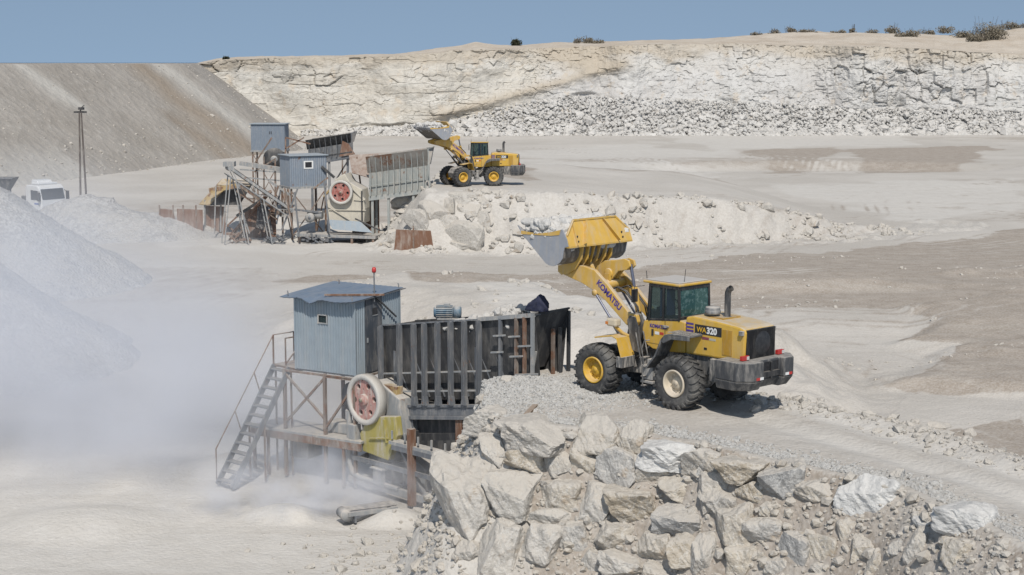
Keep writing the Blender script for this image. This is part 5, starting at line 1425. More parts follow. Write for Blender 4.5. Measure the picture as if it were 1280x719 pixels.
# supporting bed of stone inside the hopper
# ------------------------------------------------------------------ blue motor on the hopper rim
mo = empty('electric_motor', (-4.2 + .7071 * (1.9 + 1.1), 51.1 - .7071 * (1.9 - 1.1), Sz(1.9, 4.80) - .6), math.atan2(-1, 1) + .75)
tag(mo, 'small blue electric motor standing on the far rim of the near hopper', 'motor')
m_ = MB().lathe([(-.42, 0), (-.42, .15), (-.36, .19), (.2, .19), (.2, 0)], 24, 'x', c=(0, 0, .2))
for q in range(20):
    t = 2 * math.pi * q / 20
    m_.box(-.34, .18, -.008, .008, .185, .225, Matrix.Translation((0, 0, .2)) @ Matrix.Rotation(t, 4, 'X'))
m_.build('motor_body', BLUEMOT, mo)
MB().lathe([(.22, 0), (.22, .2), (.42, .21), (.46, .15), (.46, 0)], 24, 'x', c=(0, 0, .2)).build('gearbox', BLUEMOT, mo)
MB().box(-.3, .4, -.2, .2, -.03, .02).box(-.25, -.2, -.15, .15, 0, .1).box(.1, .15, -.15, .15, 0, .1).build('foot_plate', LGREY, mo)
MB().box(-.1, .1, -.05, .12, .38, .48).build('terminal_box', LGREY, mo, .02)
# ------------------------------------------------------------------ jacket thrown over the rim
def cloth_lump(loc, rz):
    V, F = ICO[4]; V = V.copy()
    r = 1 + .30 * fbm(V[:, 0] * 2.3, V[:, 1] * 2.3 + V[:, 2] * 1.7, 3, 5) + .12 * np.abs(fbm(V[:, 0] * 5 + V[:, 2] * 3, V[:, 1] * 5, 3, 6))
    P = V * r[:, None] * np.array([.36, .24, .22])
    P[:, 2] += .16 * np.exp(-((P[:, 0] - .12) / .14) ** 2) * (V[:, 2] > 0) - .10 * sm(0.1, .4, -P[:, 0])
    P[:, 2] = np.maximum(P[:, 2], -.12)
    o = mesh_from_arrays('jacket', P, F, CLOTHM, True); o.location = loc; o.rotation_euler = (0, 0, rz); return o
jk = cloth_lump((-4.2 + .7071 * 7.0, 51.1 - .7071 * (6.75 - .25), Sz(6.9, 4.86) - .6 + .13), -.6)
tag(jk, 'crumpled dark blue jacket thrown over the rim at the feeding end of the near hopper', 'jacket')

# ------------------------------------------------------------------ near jaw crusher
FZ = -0.6
jc = empty('jaw_crusher', (-4.9, 51.6, FZ), math.atan2(-1, 1))
tag(jc, 'jaw crusher with a faded red and white flywheel and yellow body under the blue cabin', 'crusher')
fc = at_depth(454, 500, 50.6) - Vector((-4.9, 51.6, FZ))
Mi = Matrix.Rotation(-math.atan2(-1, 1), 4, 'Z')
fl = Mi @ fc
make_flywheel(jc, fl, (0.0, -1, 0), .83, FLYP, .30, 6)
make_flywheel(jc, fl + Vector((0, 1.75, 0)), (0, 1, 0), .83, FLYP, .30, 6)
x0, y0, z0 = fl
MB().tube([(x0, y0, z0), (x0, y0 + 1.7, z0)], .12, 16).build('shaft', LGREY, jc)
MB().prism([(x0 - .7, z0 - .7), (x0 - .6, z0 + .45), (x0 + .2, z0 + .62), (x0 + 1.3, z0 + .15), (x0 + 1.5, z0 - 1.0), (x0 + .9, z0 - 2.0), (x0 - .2, z0 - 2.1)], y0 + .4, y0 + 1.4).build('body', LGREY, jc, .04)
MB().prism([(x0 + .1, z0 - .55), (x0 + 1.42, z0 - .35), (x0 + 1.52, z0 - .95), (x0 + 1.05, z0 - 1.85), (x0 - .2, z0 - 1.75), (x0 - .35, z0 - 1.2)], y0 + .12, y0 + .38).build('yellow_cheek', YGUARD, jc, .03)
MB().bar((x0 + .95, y0 + .1, z0 - .5), (x0 + 1.05, y0 + .1, z0 - 1.25), .12, .05).bar((x0 + .2, y0 + .1, z0 - 1.25), (x0 + 1.1, y0 + .1, z0 - 1.1), .10, .05).build('cheek_rib', YGUARD, jc)
MB().box(x0 - .3, x0 + .5, y0 + 1.5, y0 + 1.9, .2, z0 - .6).build('rear_casing', STEELG, jc, .03)
MB().tube([(x0 - .85, y0 + .1, z0 - .5), (x0 - .85, y0 + .1, z0 - 2.25), (x0 - .7, y0 + .1, z0 - 2.55), (x0 - .3, y0 + .1, z0 - 2.65), (x0 + 1.6, y0 + .1, z0 - 2.68)], .09, 12).build('dust_pipe', LGREY, jc)
MB().box(x0 - .75, x0 - .42, y0 - .05, y0 + .25, z0 - 1.55, z0 - .9).build('junction_box', LGREY, jc, .03)
MB().box(x0 - .9, x0 + 3.4, y0 + .05, y0 + .2, .12, .36).box(x0 - .9, x0 + 3.4, y0 + 1.4, y0 + 1.55, .12, .36).box(x0 - .8, x0 - .6, y0 + .2, y0 + 1.4, .12, .3).box(x0 + 2.2, x0 + 2.4, y0 + .2, y0 + 1.4, .12, .3).build('skid_frame', LGREY, jc, .01)
MB().box(x0 + 1.35, x0 + 3.9, y0 - .1, y0 + .3, z0 - 1.20, z0 - 1.10).build('catwalk', LGREY, jc)
MB().box(x0 + .55, x0 + .95, y0 - .1, y0 + .1, .36, .85).box(x0 + .45, x0 + 1.05, y0 - .15, y0 + .15, .85, .92).build('bearing_block', LGREY, jc, .02)
for i in range(3):
    MB().box(x0 + 1.0 + i * .55, x0 + 1.05 + i * .55, y0 + .3, y0 + .9, .36, 1.0).build('stiffener', STEELG, jc)
MB().box(x0 + 1.5, x0 + 4.6, y0 + 1.0, y0 + 1.1, .1, z0 + .1).build('back_plate', STEELD, jc)
MB().bar((x0 + 1.5, y0 + .15, z0 - 1.15), (x0 + 2.8, y0 + .15, .35), .14, .08).build('diagonal_strut', STEELG, jc)
MB().bar((x0 + 2.8, y0 + .25, .3), (x0 + 4.2, y0 + .25, z0 - 1.2), .12, .08).build('diagonal_strut', STEELG, jc)
MB().box(x0 - .7, x0 + 1.6, y0 + .9, y0 + 1.0, .2, z0 - .9).build('dark_casing', STEELD, jc)
MB().box(x0 + 2.3, x0 + 2.5, y0 - .16, y0 + .04, 0, z0 - .55).build('frame_column', RUSTY, jc)
MB().box(x0 - .6, x0 + 3.8, y0 - .02, y0 + .06, .95, 1.1).build('frame_rail', STEELG, jc)
MB().prism([(x0 + 1.7, .5), (x0 + 2.5, .36), (x0 + 2.7, 1.1), (x0 + 1.9, 1.5)], y0 + .3, y0 + .9).build('discharge_chute', LGREY, jc, .02)
MB().tube([(x0 + 2.9, y0 + .4, .7), (x0 + 3.8, y0 + .4, .7)], .26, 18).tube([(x0 + 3.8, y0 + .4, .7), (x0 + 3.95, y0 + .4, .7)], .12, 12).build('drive_motor', STEELD, jc)
MB().box(x0 + 2.8, x0 + 4.0, y0 + .1, y0 + .7, .36, .46).build('motor_base', LGREY, jc)
for i in range(5): MB().bar((x0 + 1.5 + i * .62, y0 - .08, z0 - 1.02), (x0 + 1.5 + i * .62, y0 - .08, z0 - .75), .05).build('bracket', LGREY, jc)
MB().box(x0 + 1.5, x0 + 4.4, y0 - .12, y0 - .06, z0 - 1.36, z0 - 1.2).build('catwalk_beam', STEELG, jc)
tag(MB().lathe([(-.06, 0), (-.06, .5), (.06, .5), (.06, 0)], 24, 'y', c=(x0 - .95, y0 + .35, z0 - .1)).build('guard_disc', STEELG, jc))
# small belt conveyor under the crusher
cv = empty('belt_conveyor', on_level(458, 648, FZ), .45)
tag(cv, 'low belt conveyor poking out of the dust under the near crusher', 'conveyor')
MB().box(-.7, .9, -.35, -.28, .22, .34).box(-.7, .9, .28, .35, .22, .34).build('conveyor_frame', LGREY, cv)
MB().box(-.7, .9, -.27, .27, .36, .385).build('belt', BELT, cv)
MB().lathe([(-.3, 0), (-.3, .17), (.3, .17), (.3, 0)], 24, 'y', c=(-.7, 0, .22)).build('end_roller', LGREY, cv)
for x in (-.5, .8): MB().box(x, x + .06, -.35, .35, 0, .22).build('leg', STEELG, cv)

# ------------------------------------------------------------------ near control cabin
cb = empty('control_cabin', (-5.07, 51.0, FZ), math.atan2(2.1, 1.3) + 0.0)
# local frame: +y runs along the front wall to the left, +x along the side wall away from the viewer
tag(cb, 'near corrugated blue grey control cabin on rusty stilts over the crusher', 'cabin', 'sheet metal cabins on stilts')
cb.rotation_euler = (0, 0, math.atan2(1.3, -2.1) - math.pi / 2)
WF, WS, zb, zt = 2.48, 2.45, 3.13 + .6, 5.55 + .6
m_ = MB()
corrugated(m_, (0, WF), (0, 0), zb, zt - .05, hole=(2.48 - 1.50, 2.48 - 1.14, 4.76 + .6, 5.0 + .6), zt=zt + .02)
m_.build('front_wall', SHEDM, cb)
m_ = MB(); corrugated(m_, (0, 0), (.55, 0), zb, zt + .0, zt=zt + .03); corrugated(m_, (1.45, 0), (WS, 0), zb, zt + .04, zt=zt + .12); m_.build('side_wall', SHEDM, cb)
m_ = MB(); corrugated(m_, (WS, 0), (WS, WF), zb, zt + .12); m_.build('back_wall', SHEDM, cb)
m_ = MB(); corrugated(m_, (WS, WF), (0, WF), zb, zt + .12, zt=zt); m_.build('side_wall', SHEDM, cb)
MB().box(.03, WS - .03, .03, WF - .03, zb - .06, zb).build('floor_plate', STEELG, cb)
dr = MB().box(.56, 1.44, -.02, .02, zb, zt + .04).build('door', DARKDOOR, cb)
MB().box(.92, 1.18, -.035, -.02, zt - .55, zt - .32).build('door_window', BLACKM, dr)
MB().box(.90, 1.20, -.04, -.035, zt - .58, zt - .55).build('window_frame', LGREY, dr)
MB().box(.6, .64, -.06, -.02, zb + 1.0, zb + 1.15).build('handle', LGREY, dr)
wf = MB().box(-.03, .0, 1.12, 1.16, 4.74 + .6, 5.02 + .6).box(-.03, .0, 1.48, 1.52, 4.74 + .6, 5.02 + .6).box(-.035, .0, 1.10, 1.54, 4.72 + .6, 4.76 + .6).box(-.03, .0, 1.12, 1.52, 5.0 + .6, 5.03 + .6).build('window', LGREY, cb)
MB().box(.02, .03, 1.15, 1.49, 4.76 + .6, 5.0 + .6).build('pane', GL, wf)
# corner trims
for x, y in ((0, 0), (0, WF), (WS, 0)): MB().box(x - .03, x + .03, y - .03, y + .03, zb - .02, zt + (.0 if x == 0 else .12)).build('corner_trim', SHEDM, cb)
# warped roof sheet
nx, ny = 14, 28
rv = []; rf_ = []
for i in range(nx + 1):
    for j in range(ny + 1):
        x = -.36 + (WS + .42) * i / nx; y = -.14 + (WF + .50) * j / ny
        sag = -.20 * math.exp(-((y - 1.55) / .30) ** 2) * max(0, (0.35 - x) / .75) - .07 * max(0, (.2 - x)) * math.sin(y * 3)
        rv.append((x, y, zt + .03 + .055 * (x + .42) + sag + (.006 if j % 2 else -.006)))
for i in range(nx):
    for j in range(ny):
        a = i * (ny + 1) + j; rf_.append((a, a + 1, a + ny + 2, a + ny + 1))
m_ = MB().add(rv, rf_)
m_.add([(x, y, z - .015) for x, y, z in rv], [f[::-1] for f in rf_]); roof = m_.build('roof', SHEDR, cb)
MB().bar((.15, 1.35, zt + .11), (1.0, -.45, zt + .15), .07, .06).build('roof_beam', RUSTY, roof)
MB().bar((-.35, -.12, zt - .0), (WS + .2, -.12, zt + .14), .03).build('roof_edge_bar', STEELG, roof)
for x, y in ((-.2, 2.6), (WS - .3, 2.3), (-.2, -.05), (WS - .1, -.05)):
    MB().tube([(x, y, zt + .03 + .055 * (x + .4)), (x, y, zt + .14 + .055 * (x + .4)), (x + .02, y + .04, zt + .18 + .055 * (x + .4))], .02, 8).build('lifting_hook', STEELG, roof)
lp = MB().tube([(.95, -.08, zt - .1), (.95, -.08, zt + .88)], .022, 8).build('lamp_pole', STEELG, cb)
MB().lathe([(zt + .86, .0), (zt + .86, .065), (zt + .92, .075), (zt + 1.02, .06), (zt + 1.04, .0)], 14, 'z', c=(.95, -.08, 0)).build('warning_lamp', REDM, lp)
MB().bar((.95, -.08, zt + .1), (2.1, -.12, zt - .75), .045).build('conduit', STEELD, cb)
# stilts
for x, y in ((0, 1.28), (0, WF + .5), (WS, .05), (WS, WF - .05), (0, .05)):
    MB().box(x - .05, x + .05, y - .05, y + .05, 0, zb - .06).build('stilt', RAIL, cb)
for a, b in (((0, WF + .5, zb - .2), (0, 1.28, zb - 1.6)), ((0, 1.28, zb - .2), (0, WF + .5, zb - 1.9)), ((0, 1.28, zb - 1.9), (0, .05, zb - .3)), ((WS, WF, zb - .2), (WS, .1, zb - 1.9)), ((WS, .1, zb - .2), (WS, WF, zb - 1.9)),
             ((0, WF + .5, zb - .12), (0, 0, zb - .12)), ((0, 1.28, zb - .15), (0, -.05, zb - .15)), ((WS, WF + .1, zb - .1), (WS, 0, zb - .1)), ((0, 0, zb - .1), (WS, 0, zb - .1)), ((0, WF, zb - .1), (WS, WF, zb - .1))):
    MB().bar(a, b, .07, .07).build('cross_brace', RAIL, cb)
# work platform half way down, loaded with dust
MB().box(-.25, 1.2, -.35, 4.3, 1.55, 1.62).build('work_platform', LGREY, cb)
MB().box(-.25, -.18, -.35, 4.3, 1.30, 1.55).box(1.15, 1.2, -.35, 4.3, 1.30, 1.55).build('platform_beam', RAIL, cb)
for y in (4.2, 3.6, .4): MB().box(-.22, -.14, y - .04, y + .04, 0, 1.3).build('platform_leg', RAIL, cb)
MB().box(.3, .9, .6, 1.5, 1.62, 2.0).box(.2, 1.0, 2.2, 3.0, .6, 1.2).build('gear_box', LGREY, cb, .05)

# ------------------------------------------------------------------ near staircase
sa = on_level(272, 606, FZ); sb = at_depth(343, 456, 53.2)
stair = empty('steel_staircase', sa, 0)
tag(stair, 'steep steel staircase with a thin rusty handrail climbing to the near blue cabin', 'staircase')
run = Vector((sb.x - sa.x, sb.y - sa.y, 0)); ang_s = math.atan2(run.y, run.x); stair.rotation_euler = (0, 0, ang_s)
RL, RH, SW = run.length, sb.z - sa.z, .80
for y in (0, -SW):
    MB().bar((0, y, 0.02), (RL, y, RH), .05, .20).build('stringer', STEELG, stair)
NS = 13
for i in range(NS):
    t = (i + .6) / NS
    MB().box(RL * t - .14, RL * t + .12, -SW + .02, -.02, RH * t - .02, RH * t + .02).build('step', STEELG, stair)
MB().box(RL, RL + .95, -SW - .25, .1, RH - .05, RH + .02).build('landing', RAIL, stair)
rl = MB().tube([(0.0, .04, .05), (0.0, .04, 1.2), (RL, .04, RH + 1.02), (RL + .9, .04, RH + 1.02)], .022, 8).build('handrail', RAIL, stair)
for t in (.33, .66):
    MB().bar((RL * t, .04, RH * t + 1.12), (RL * (t + .1), .04, RH * (t + .1)), .03).build('baluster', RAIL, rl)
for x, y in ((RL, .04), (RL + .9, .04), (RL + .9, -SW)):
    MB().bar((x, y, RH), (x, y, RH + 1.02), .045).build('rail_post', RAIL, rl)
g2 = MB().bar((RL + .1, -SW * .6, RH), (RL + .1, -SW * .6, RH + .95), .04).bar((RL + .1, -SW * .6, RH + .95), (RL + .9, -SW * .6, RH + .95), .04).bar((RL + .12, -SW * .6, RH + .1), (RL + .9, -SW * .6, RH + .8), .04).build('gate_frame', RAIL, rl)
for x, y in ((RL + .05, 0), (RL + .05, -SW), (RL * .55, 0), (RL * .55, -SW)):
    zt_ = RH * (.55 if x < RL * .9 else 1) - .1
    MB().bar((x, y, 0), (x, y, zt_), .05).build('support_post', RAIL, stair)

# ================================================================== far crushing plant
def far_cabin(loc, rz, w, d, h, zf, label, mat, win=True, legs=True, braces=True):
    c = empty('control_cabin', loc, rz)
    tag(c, label, 'cabin', 'sheet metal cabins on stilts')
    m = MB(); corrugated(m, (0, 0), (w, 0), zf, zf + h, .16, .012, hole=(w * .40, w * .60, zf + h * .62, zf + h * .80) if win else None); m.build('front_wall', mat, c)
    m = MB(); corrugated(m, (w, 0), (w, d), zf, zf + h, .16, .012); m.build('side_wall', mat, c)
    m = MB(); corrugated(m, (0, d), (0, 0), zf, zf + h, .16, .012); m.build('side_wall', mat, c)
    m = MB(); corrugated(m, (w, d), (0, d), zf, zf + h, .16, .012); m.build('back_wall', mat, c)
    if win:
        f = MB().box(w * .37, w * .63, -.03, -.02, zf + h * .58, zf + h * .62).box(w * .37, w * .63, -.03, -.02, zf + h * .80, zf + h * .84).box(w * .37, w * .41, -.032, -.018, zf + h * .6, zf + h * .82).box(w * .59, w * .63, -.032, -.018, zf + h * .6, zf + h * .82).build('window', WHITEM if mat is SHED2 else LGREY, c)
        MB().box(w * .40, w * .60, .03, .04, zf + h * .62, zf + h * .80).build('pane', BLACKM, f)
    MB().box(-.12, w + .12, -.14, d + .12, zf + h, zf + h + .07).build('roof', paint('roof_sheet_grey', (0.27, 0.32, 0.36), dust=.25), c, .02)
    MB().box(-.05, w + .05, -.08, d + .05, zf - .14, zf).build('floor_frame', LGREY, c)
    if legs:
        for x in (.1, w - .1):
            for y in (.1, d - .1): MB().box(x - .06, x + .06, y - .06, y + .06, 0, zf - .14).build('stilt', RAIL, c)
        for a, b in (((.1, .1, 0.4), (w - .1, .1, zf - .3)), ((w - .1, .1, .4), (.1, .1, zf - .3)), ((.1, .1, .4), (.1, d - .1, zf - .3)), ((w - .1, d - .1, .3), (w - .1, .1, zf - .3))):
            MB().bar(a, b, .07).build('cross_brace', RAIL, c)
    return c
cA = at_depth(363, 234, 117.5)
far_cabin((cA.x, cA.y, 0), R(27), 2.85, 2.3, 2.25, cA.z, 'weathered blue grey cabin with a small framed window amid the far conveyors', SHED2)
# its left wall turned into view
cB = at_depth(314, 188, 140)
far_cabin((cB.x, cB.y, 0), R(-2), 2.95, 2.2, 2.25, cB.z, 'plain blue grey cabin with a tiny dark window, farthest of the cabins', paint('plain_blue_sheet', (0.20, 0.235, 0.28), dust=.15, runs=.1), False)
MB().box(cB.x + 1.6, cB.x + 1.85, cB.y - .06, cB.y - .03, cB.z + 1.4, cB.z + 1.65).build('vent_hole', BLACKM, [o for o in bpy.data.objects if o.name.startswith('control_cabin')][-1]).matrix_parent_inverse = [o for o in bpy.data.objects if o.name.startswith('control_cabin')][-1].matrix_basis.inverted()

def far_hopper(loc, rz, L, W, zb, zt, slope, nrib, rib, plate, label, legs, flare=.55, inner=True):
    h = empty('feed_hopper', loc, rz); tag(h, label, 'hopper')
    S = lambda x, z: z + slope * x
    for y in (0, W):
        MB().hexa([(0, y - .08, S(0, zb)), (L, y - .08, S(L, zb)), (L, y + .08, S(L, zb)), (0, y + .08, S(0, zb)), (0, y - .08, S(0, zb + .32)), (L, y - .08, S(L, zb + .32)), (L, y + .08, S(L, zb + .32)), (0, y + .08, S(0, zb + .32))]).build('base_beam', rib, h)
    zm = zb + (zt - zb) * .62
    for y0, y1, y2 in ((.12, .12, -flare), (W - .12, W - .12, W + flare)):
        MB().add([(0, y0, S(0, zb + .3)), (L, y0, S(L, zb + .3)), (L, y1, S(L, zm)), (0, y1, S(0, zm)), (0, y0 + .04, S(0, zb + .3)), (L, y0 + .04, S(L, zb + .3)), (L, y1 + .04, S(L, zm)), (0, y1 + .04, S(0, zm))],
                 [(0, 1, 2, 3), (7, 6, 5, 4), (0, 4, 5, 1), (1, 5, 6, 2), (2, 6, 7, 3), (3, 7, 4, 0)]).build('lower_plate', rib, h)
        MB().add([(-.1, y1, S(0, zm)), (L + .1, y1, S(L, zm)), (L + .25, y2, S(L, zt)), (-.1, y2, S(0, zt)), (-.1, y1 + .04, S(0, zm)), (L + .1, y1 + .04, S(L, zm)), (L + .25, y2 + .04, S(L, zt)), (-.1, y2 + .04, S(0, zt))],
                 [(0, 1, 2, 3), (7, 6, 5, 4), (0, 4, 5, 1), (1, 5, 6, 2), (2, 6, 7, 3), (3, 7, 4, 0)]).build('flared_plate', plate, h)
    for i in range(nrib):
        x = .15 + (L - .3) * i / (nrib - 1)
        MB().add([(x - .03, .1, S(x, zb + .3)), (x - .03, -.22, S(x, zb + .34)), (x - .03, -.12, S(x, zm)), (x - .03, -flare + .06, S(x, zt - .1)), (x - .03, .1, S(x, zm)),
                  (x + .03, .1, S(x, zb + .3)), (x + .03, -.22, S(x, zb + .34)), (x + .03, -.12, S(x, zm)), (x + .03, -flare + .06, S(x, zt - .1)), (x + .03, .1, S(x, zm))],
                 [(0, 1, 2, 4), (2, 3, 4), (9, 7, 6, 5), (9, 8, 7), (0, 5, 6, 1), (1, 6, 7, 2), (2, 7, 8, 3), (3, 8, 9, 4)]).build('rib', rib, h)
    MB().bar((0, -.06, S(0, zb + (zm - zb) * .55)), (L, -.06, S(L, zb + (zm - zb) * .55)), .05).build('cross_rail', rib, h)
    MB().bar((L + .25, -flare, S(L, zt)), (L + .25, W + flare, S(L, zt)), .06).build('rim_rail', rib, h)
    MB().bar((L + .25, -flare, S(L, zt)), (L + .35, -flare * .6, S(L, zb)), .07).build('end_post', rib, h)
    for x, y, z in legs: MB().box(x - .09, x + .09, y - .09, y + .09, z, S(x, zb)).build('leg', RIBG if rib is RIBG else rib, h)
    return h
hf = at_depth(461, 246, 117.0)
FH = far_hopper((hf.x, hf.y, 0), R(-6), 4.25, 1.8, hf.z - .3, hf.z + 2.95, .14, 10, RIBG, paint('rust_stained_plate', (0.25, 0.235, 0.215), dust=0.5, rust=0.38, rough=0.7, scale=0.5, runs=0.3), 'greenish grey ribbed hopper with a rust stained flared rim beside the far loader', [(.25, .1, 0), (1.45, .1, 0), (3.3, .1, 1.2), (.25, 1.7, 0), (3.3, 1.7, 1.5)])
h2 = at_depth(385, 197, 137.0)
far_hopper((h2.x, h2.y, 0), R(-4), 3.6, 1.8, h2.z - .7, h2.z + 1.5, .17, 8, STEELG, STEELD, 'black flared hopper behind the blue cabins, farthest hopper in view', [(.3, .1, 0), (1.8, .1, 0), (3.4, .1, 0), (.3, 1.7, 0)])
# chute plates tilting into the far hopper
def slab(name, pts, t, mat, label=None, cat=None, group=None, parent=None):
    """plate through 3 or 4 world points with a real thickness"""
    P = [Vector(p) for p in pts]; n = (P[1] - P[0]).cross(P[-1] - P[0]).normalized() * t; k_ = len(P)
    o_ = sum(P, Vector()) / k_ if parent is None else Vector((0, 0, 0))
    m = MB().add([p - o_ for p in P] + [p + n - o_ for p in P], [list(range(k_)), list(range(k_, 2 * k_))[::-1]] + [(i, (i + 1) % k_, k_ + (i + 1) % k_, k_ + i) for i in range(k_)])
    o = m.build(name, mat, parent, loc=o_ if parent is None else None)
    if label: tag(o, label, cat, group)
    return o
slab('chute_plate', [at_depth(436, 194, 119.5), at_depth(485, 191, 119.5), at_depth(462, 222, 117.4), at_depth(440, 216, 117.6)], .05, RUSTP, 'rusty brown plate half covered in white powder, left of the ribbed far hopper', 'steel plate')
slab('chute_plate', [at_depth(428, 176, 136), at_depth(436, 180, 136), at_depth(444, 193, 136), at_depth(424, 196, 136)], .05, RUSTP, 'dark rusty plate behind the farthest black hopper', 'steel plate')
# far jaw crusher
fj = empty('jaw_crusher', (0, 0, 0), 0)
c0 = at_depth(427.5, 240.5, 116.4)
fj.location = (c0.x, c0.y + .6, 0); fj.rotation_euler = (0, 0, R(-10))
tag(fj, 'cream jaw crusher with a bright red flywheel in the far plant', 'crusher')
zc = c0.z
make_flywheel(fj, (0, -.6, zc), (0, -1, 0), .88, FLYR, .26, 5)
MB().prism([(-1.1, zc - 2.2), (-1.25, zc - .9), (-.6, zc + .1), (-.55, zc + .9), (.2, zc + 1.35), (.6, zc + .7), (1.5, zc + .2), (1.7, zc - 1.2), (1.6, zc - 2.3)], -.2, 1.5).build('body', CREAM, fj, .05)
MB().bar((-1.2, -.28, zc - 1.0), (1.0, -.28, zc - 2.3), .1, .06).bar((.9, -.26, zc - .55), (1.6, -.26, zc - .6), .06, .08).box(-1.0, 1.8, -.3, -.2, zc - 1.35, zc - 1.28).build('body_rib', CREAM, fj)
MB().box(1.45, 1.55, -.32, -.22, zc - 2.4, zc + .1).build('upright', STEELD, fj)
MB().tube([(-1.3, -.5, zc - .35), (-.3, -.5, zc + .75)], .09, 10).build('drive_guard', OCHRE, fj)
MB().lathe([(-.75, 0), (-.75, .34), (-.35, .34), (-.35, 0)], 24, 'y', c=(-2.35, 0, zc - 1.9)).build('drive_pulley', LGREY, fj)
MB().lathe([(-.76, 0), (-.76, .12), (-.70, .12)], 16, 'y', c=(-2.35, 0, zc - 1.9)).build('pulley_hub', STEELG, fj)
MB().tube([(-2.7, .1, zc - 1.75), (-1.6, .1, zc - 1.75)], .3, 16).build('motor_body', LGREY, fj)
MB().hexa([(-3.4, -.7, .55), (2.6, -.7, .45), (2.6, 1.4, .45), (-3.4, 1.4, .55), (-3.4, -.7, .75), (2.6, -.7, .65), (2.6, 1.4, .65), (-3.4, 1.4, .75)]).build('skid_frame', LGREY, fj)
for x in (-3.2, -1.2, .8, 2.4): MB().box(x - .08, x + .08, -.65, -.5, -.1, .5).build('leg', RAIL, fj)
slab('base_plate', [(-1.0, -.75, zc - 2.0), (1.5, -.75, zc - 2.1), (2.4, -.75, zc - 2.9), (-.6, -.75, zc - 2.7)], .05, paint('pale_blue_plate', (.36, .42, .47), dust=.4), parent=fj)
MB().bar((1.1, -.7, zc - 1.9), (2.9, -.7, zc - 2.7), .1).build('skid_brace', STEELD, fj)
# rust wall panels
def panel(u0, v0, u1, v1, Y, label, mat=RUSTP, posts=2, slant=0.0):
    a, b = at_depth(u0, v1, Y), at_depth(u1, v1, Y - .3); zt_ = at_depth(u0, v0, Y).z
    r = empty('rusty_panel', (a.x, a.y, 0), math.atan2(b.y - a.y, b.x - a.x)); tag(r, label, 'steel panel', 'rusty steel panels round the far plant')
    L = math.hypot(b.x - a.x, b.y - a.y)
    MB().prism([(slant * .2, -.2), (L, -.2), (L - slant, zt_), (slant, zt_ + .06)], 0, .04).build('sheet', mat, r)
    for i in range(posts):
        x = L * (i + .5) / posts; MB().box(x - .05, x + .05, -.07, 0, -.2, zt_ + .35).build('panel_post', RAIL, r)
    return r
panel(192, 262, 226, 292, 121.5, 'rusty brown panel at the far left end of the fence of panels', slant=.6)
panel(222, 262, 254, 293, 120.5, 'rusty brown panel second from the left, behind a thin post')
panel(256, 258, 282, 286, 121.5, 'dark rusty panel behind the rusty lattice prop', posts=1)
panel(306, 262, 345, 284, 120.5, 'rust red panel behind the hanging conveyor belt', posts=1)
panel(491, 288, 543, 311, 111.8, 'single rusty panel standing below the far ribbed hopper by the stone heap', posts=1, slant=.25)
panel(440, 246, 474, 268, 119.0, 'brown panel under the ribbed far hopper', posts=3)
# ochre hopper on the left
oh = empty('ochre_bin', at_depth(250, 262, 121.5) * 1, 0); oh.location.z = 0
tag(oh, 'ochre and rust coloured slanted bin left of the far conveyor', 'bin')
b0 = oh.location.copy()
def rel(u, v, Y): return at_depth(u, v, Y) - b0
slab('slanted_plate', [rel(249, 256, 121.5), rel(262, 257, 120.5), rel(292, 226, 120.5), rel(278, 224, 121.5)], .06, OCHRE, parent=oh)
slab('front_plate', [rel(262, 257, 120.5), rel(300, 256, 120.5), rel(316, 230, 120.5), rel(290, 228, 120.5)], .06, STEELD, parent=oh)
slab('top_plate', [rel(272, 232, 120.4), rel(312, 233, 120.4), rel(312, 226, 121.4), rel(278, 224, 121.4)], .06, OCHRE, parent=oh)
for u in (256, 276, 300): MB().bar(rel(u, 290, 121.2), rel(u, 250, 121.2), .12).build('leg', LGREY, oh)
# sloping belt conveyor
def conveyor(pa, pb, w, label, mat, legs, idler=9):
    pa, pb = Vector(pa), Vector(pb); c = empty('belt_conveyor', (pa.x, pa.y, 0)); tag(c, label, 'conveyor')
    a, b = pa - c.location, pb - c.location; d = (b - a).normalized(); s = d.cross(Vector((0, 0, 1))).normalized(); n = s.cross(d).normalized()
    for q in (-1, 1):
        m = MB().bar(a + s * q * w / 2, b + s * q * w / 2, .08, .18).bar(a + s * q * w / 2 - n * .5, b + s * q * w / 2 - n * .5, .05, .07)
        L = (b - a).length; k_ = int(L / .8)
        for i in range(k_):
            p0 = a + d * (L * i / k_) + s * q * w / 2; p1 = a + d * (L * (i + 1) / k_) + s * q * w / 2
            m.bar(p0 - n * .5 * (i % 2), p1 - n * .5 * ((i + 1) % 2), .04)
        m.build('side_truss', mat, c)
    MB().bar(a + n * .12, b + n * .12, w * .85, .05).build('belt', BELT, c)
    MB().tube([a - s * w / 2, a + s * w / 2], .22, 14).build('head_roller', LGREY, c)
    MB().tube([b - s * w / 2, b + s * w / 2], .18, 14).build('tail_roller', LGREY, c)
    for i in range(idler):
        p = a + (b - a) * (i + .5) / idler; MB().bar(p - s * w / 2 + n * .14, p + s * w / 2 + n * .0, .05).build('idler', LGREY, c)
    for (t, x, y) in legs:
        p = a + (b - a) * t - n * .5
        g = Vector((p.x + x, p.y + y, -.1)); MB().bar(p + s * w / 2, g + s * w / 2, .08).bar(p - s * w / 2, g - s * w / 2, .08).bar((p + g) / 2 + s * w / 2, (p + g) / 2 - s * w / 2, .05).build('leg', mat, c)
    return c
cvf = conveyor(at_depth(287, 210, 115.5), at_depth(362, 262, 117.0), 1.2, 'sloping dusty belt conveyor rising to the upper left of the far plant', LGREY, [(.06, -.6, 0), (.14, .9, 0), (.6, .6, 0)])
MB().box(-.3, .5, -.4, .4, .0, .35).build('gear_motor', LGREY, cvf).location = (-.1, 0, at_depth(287, 208, 115.5).z)
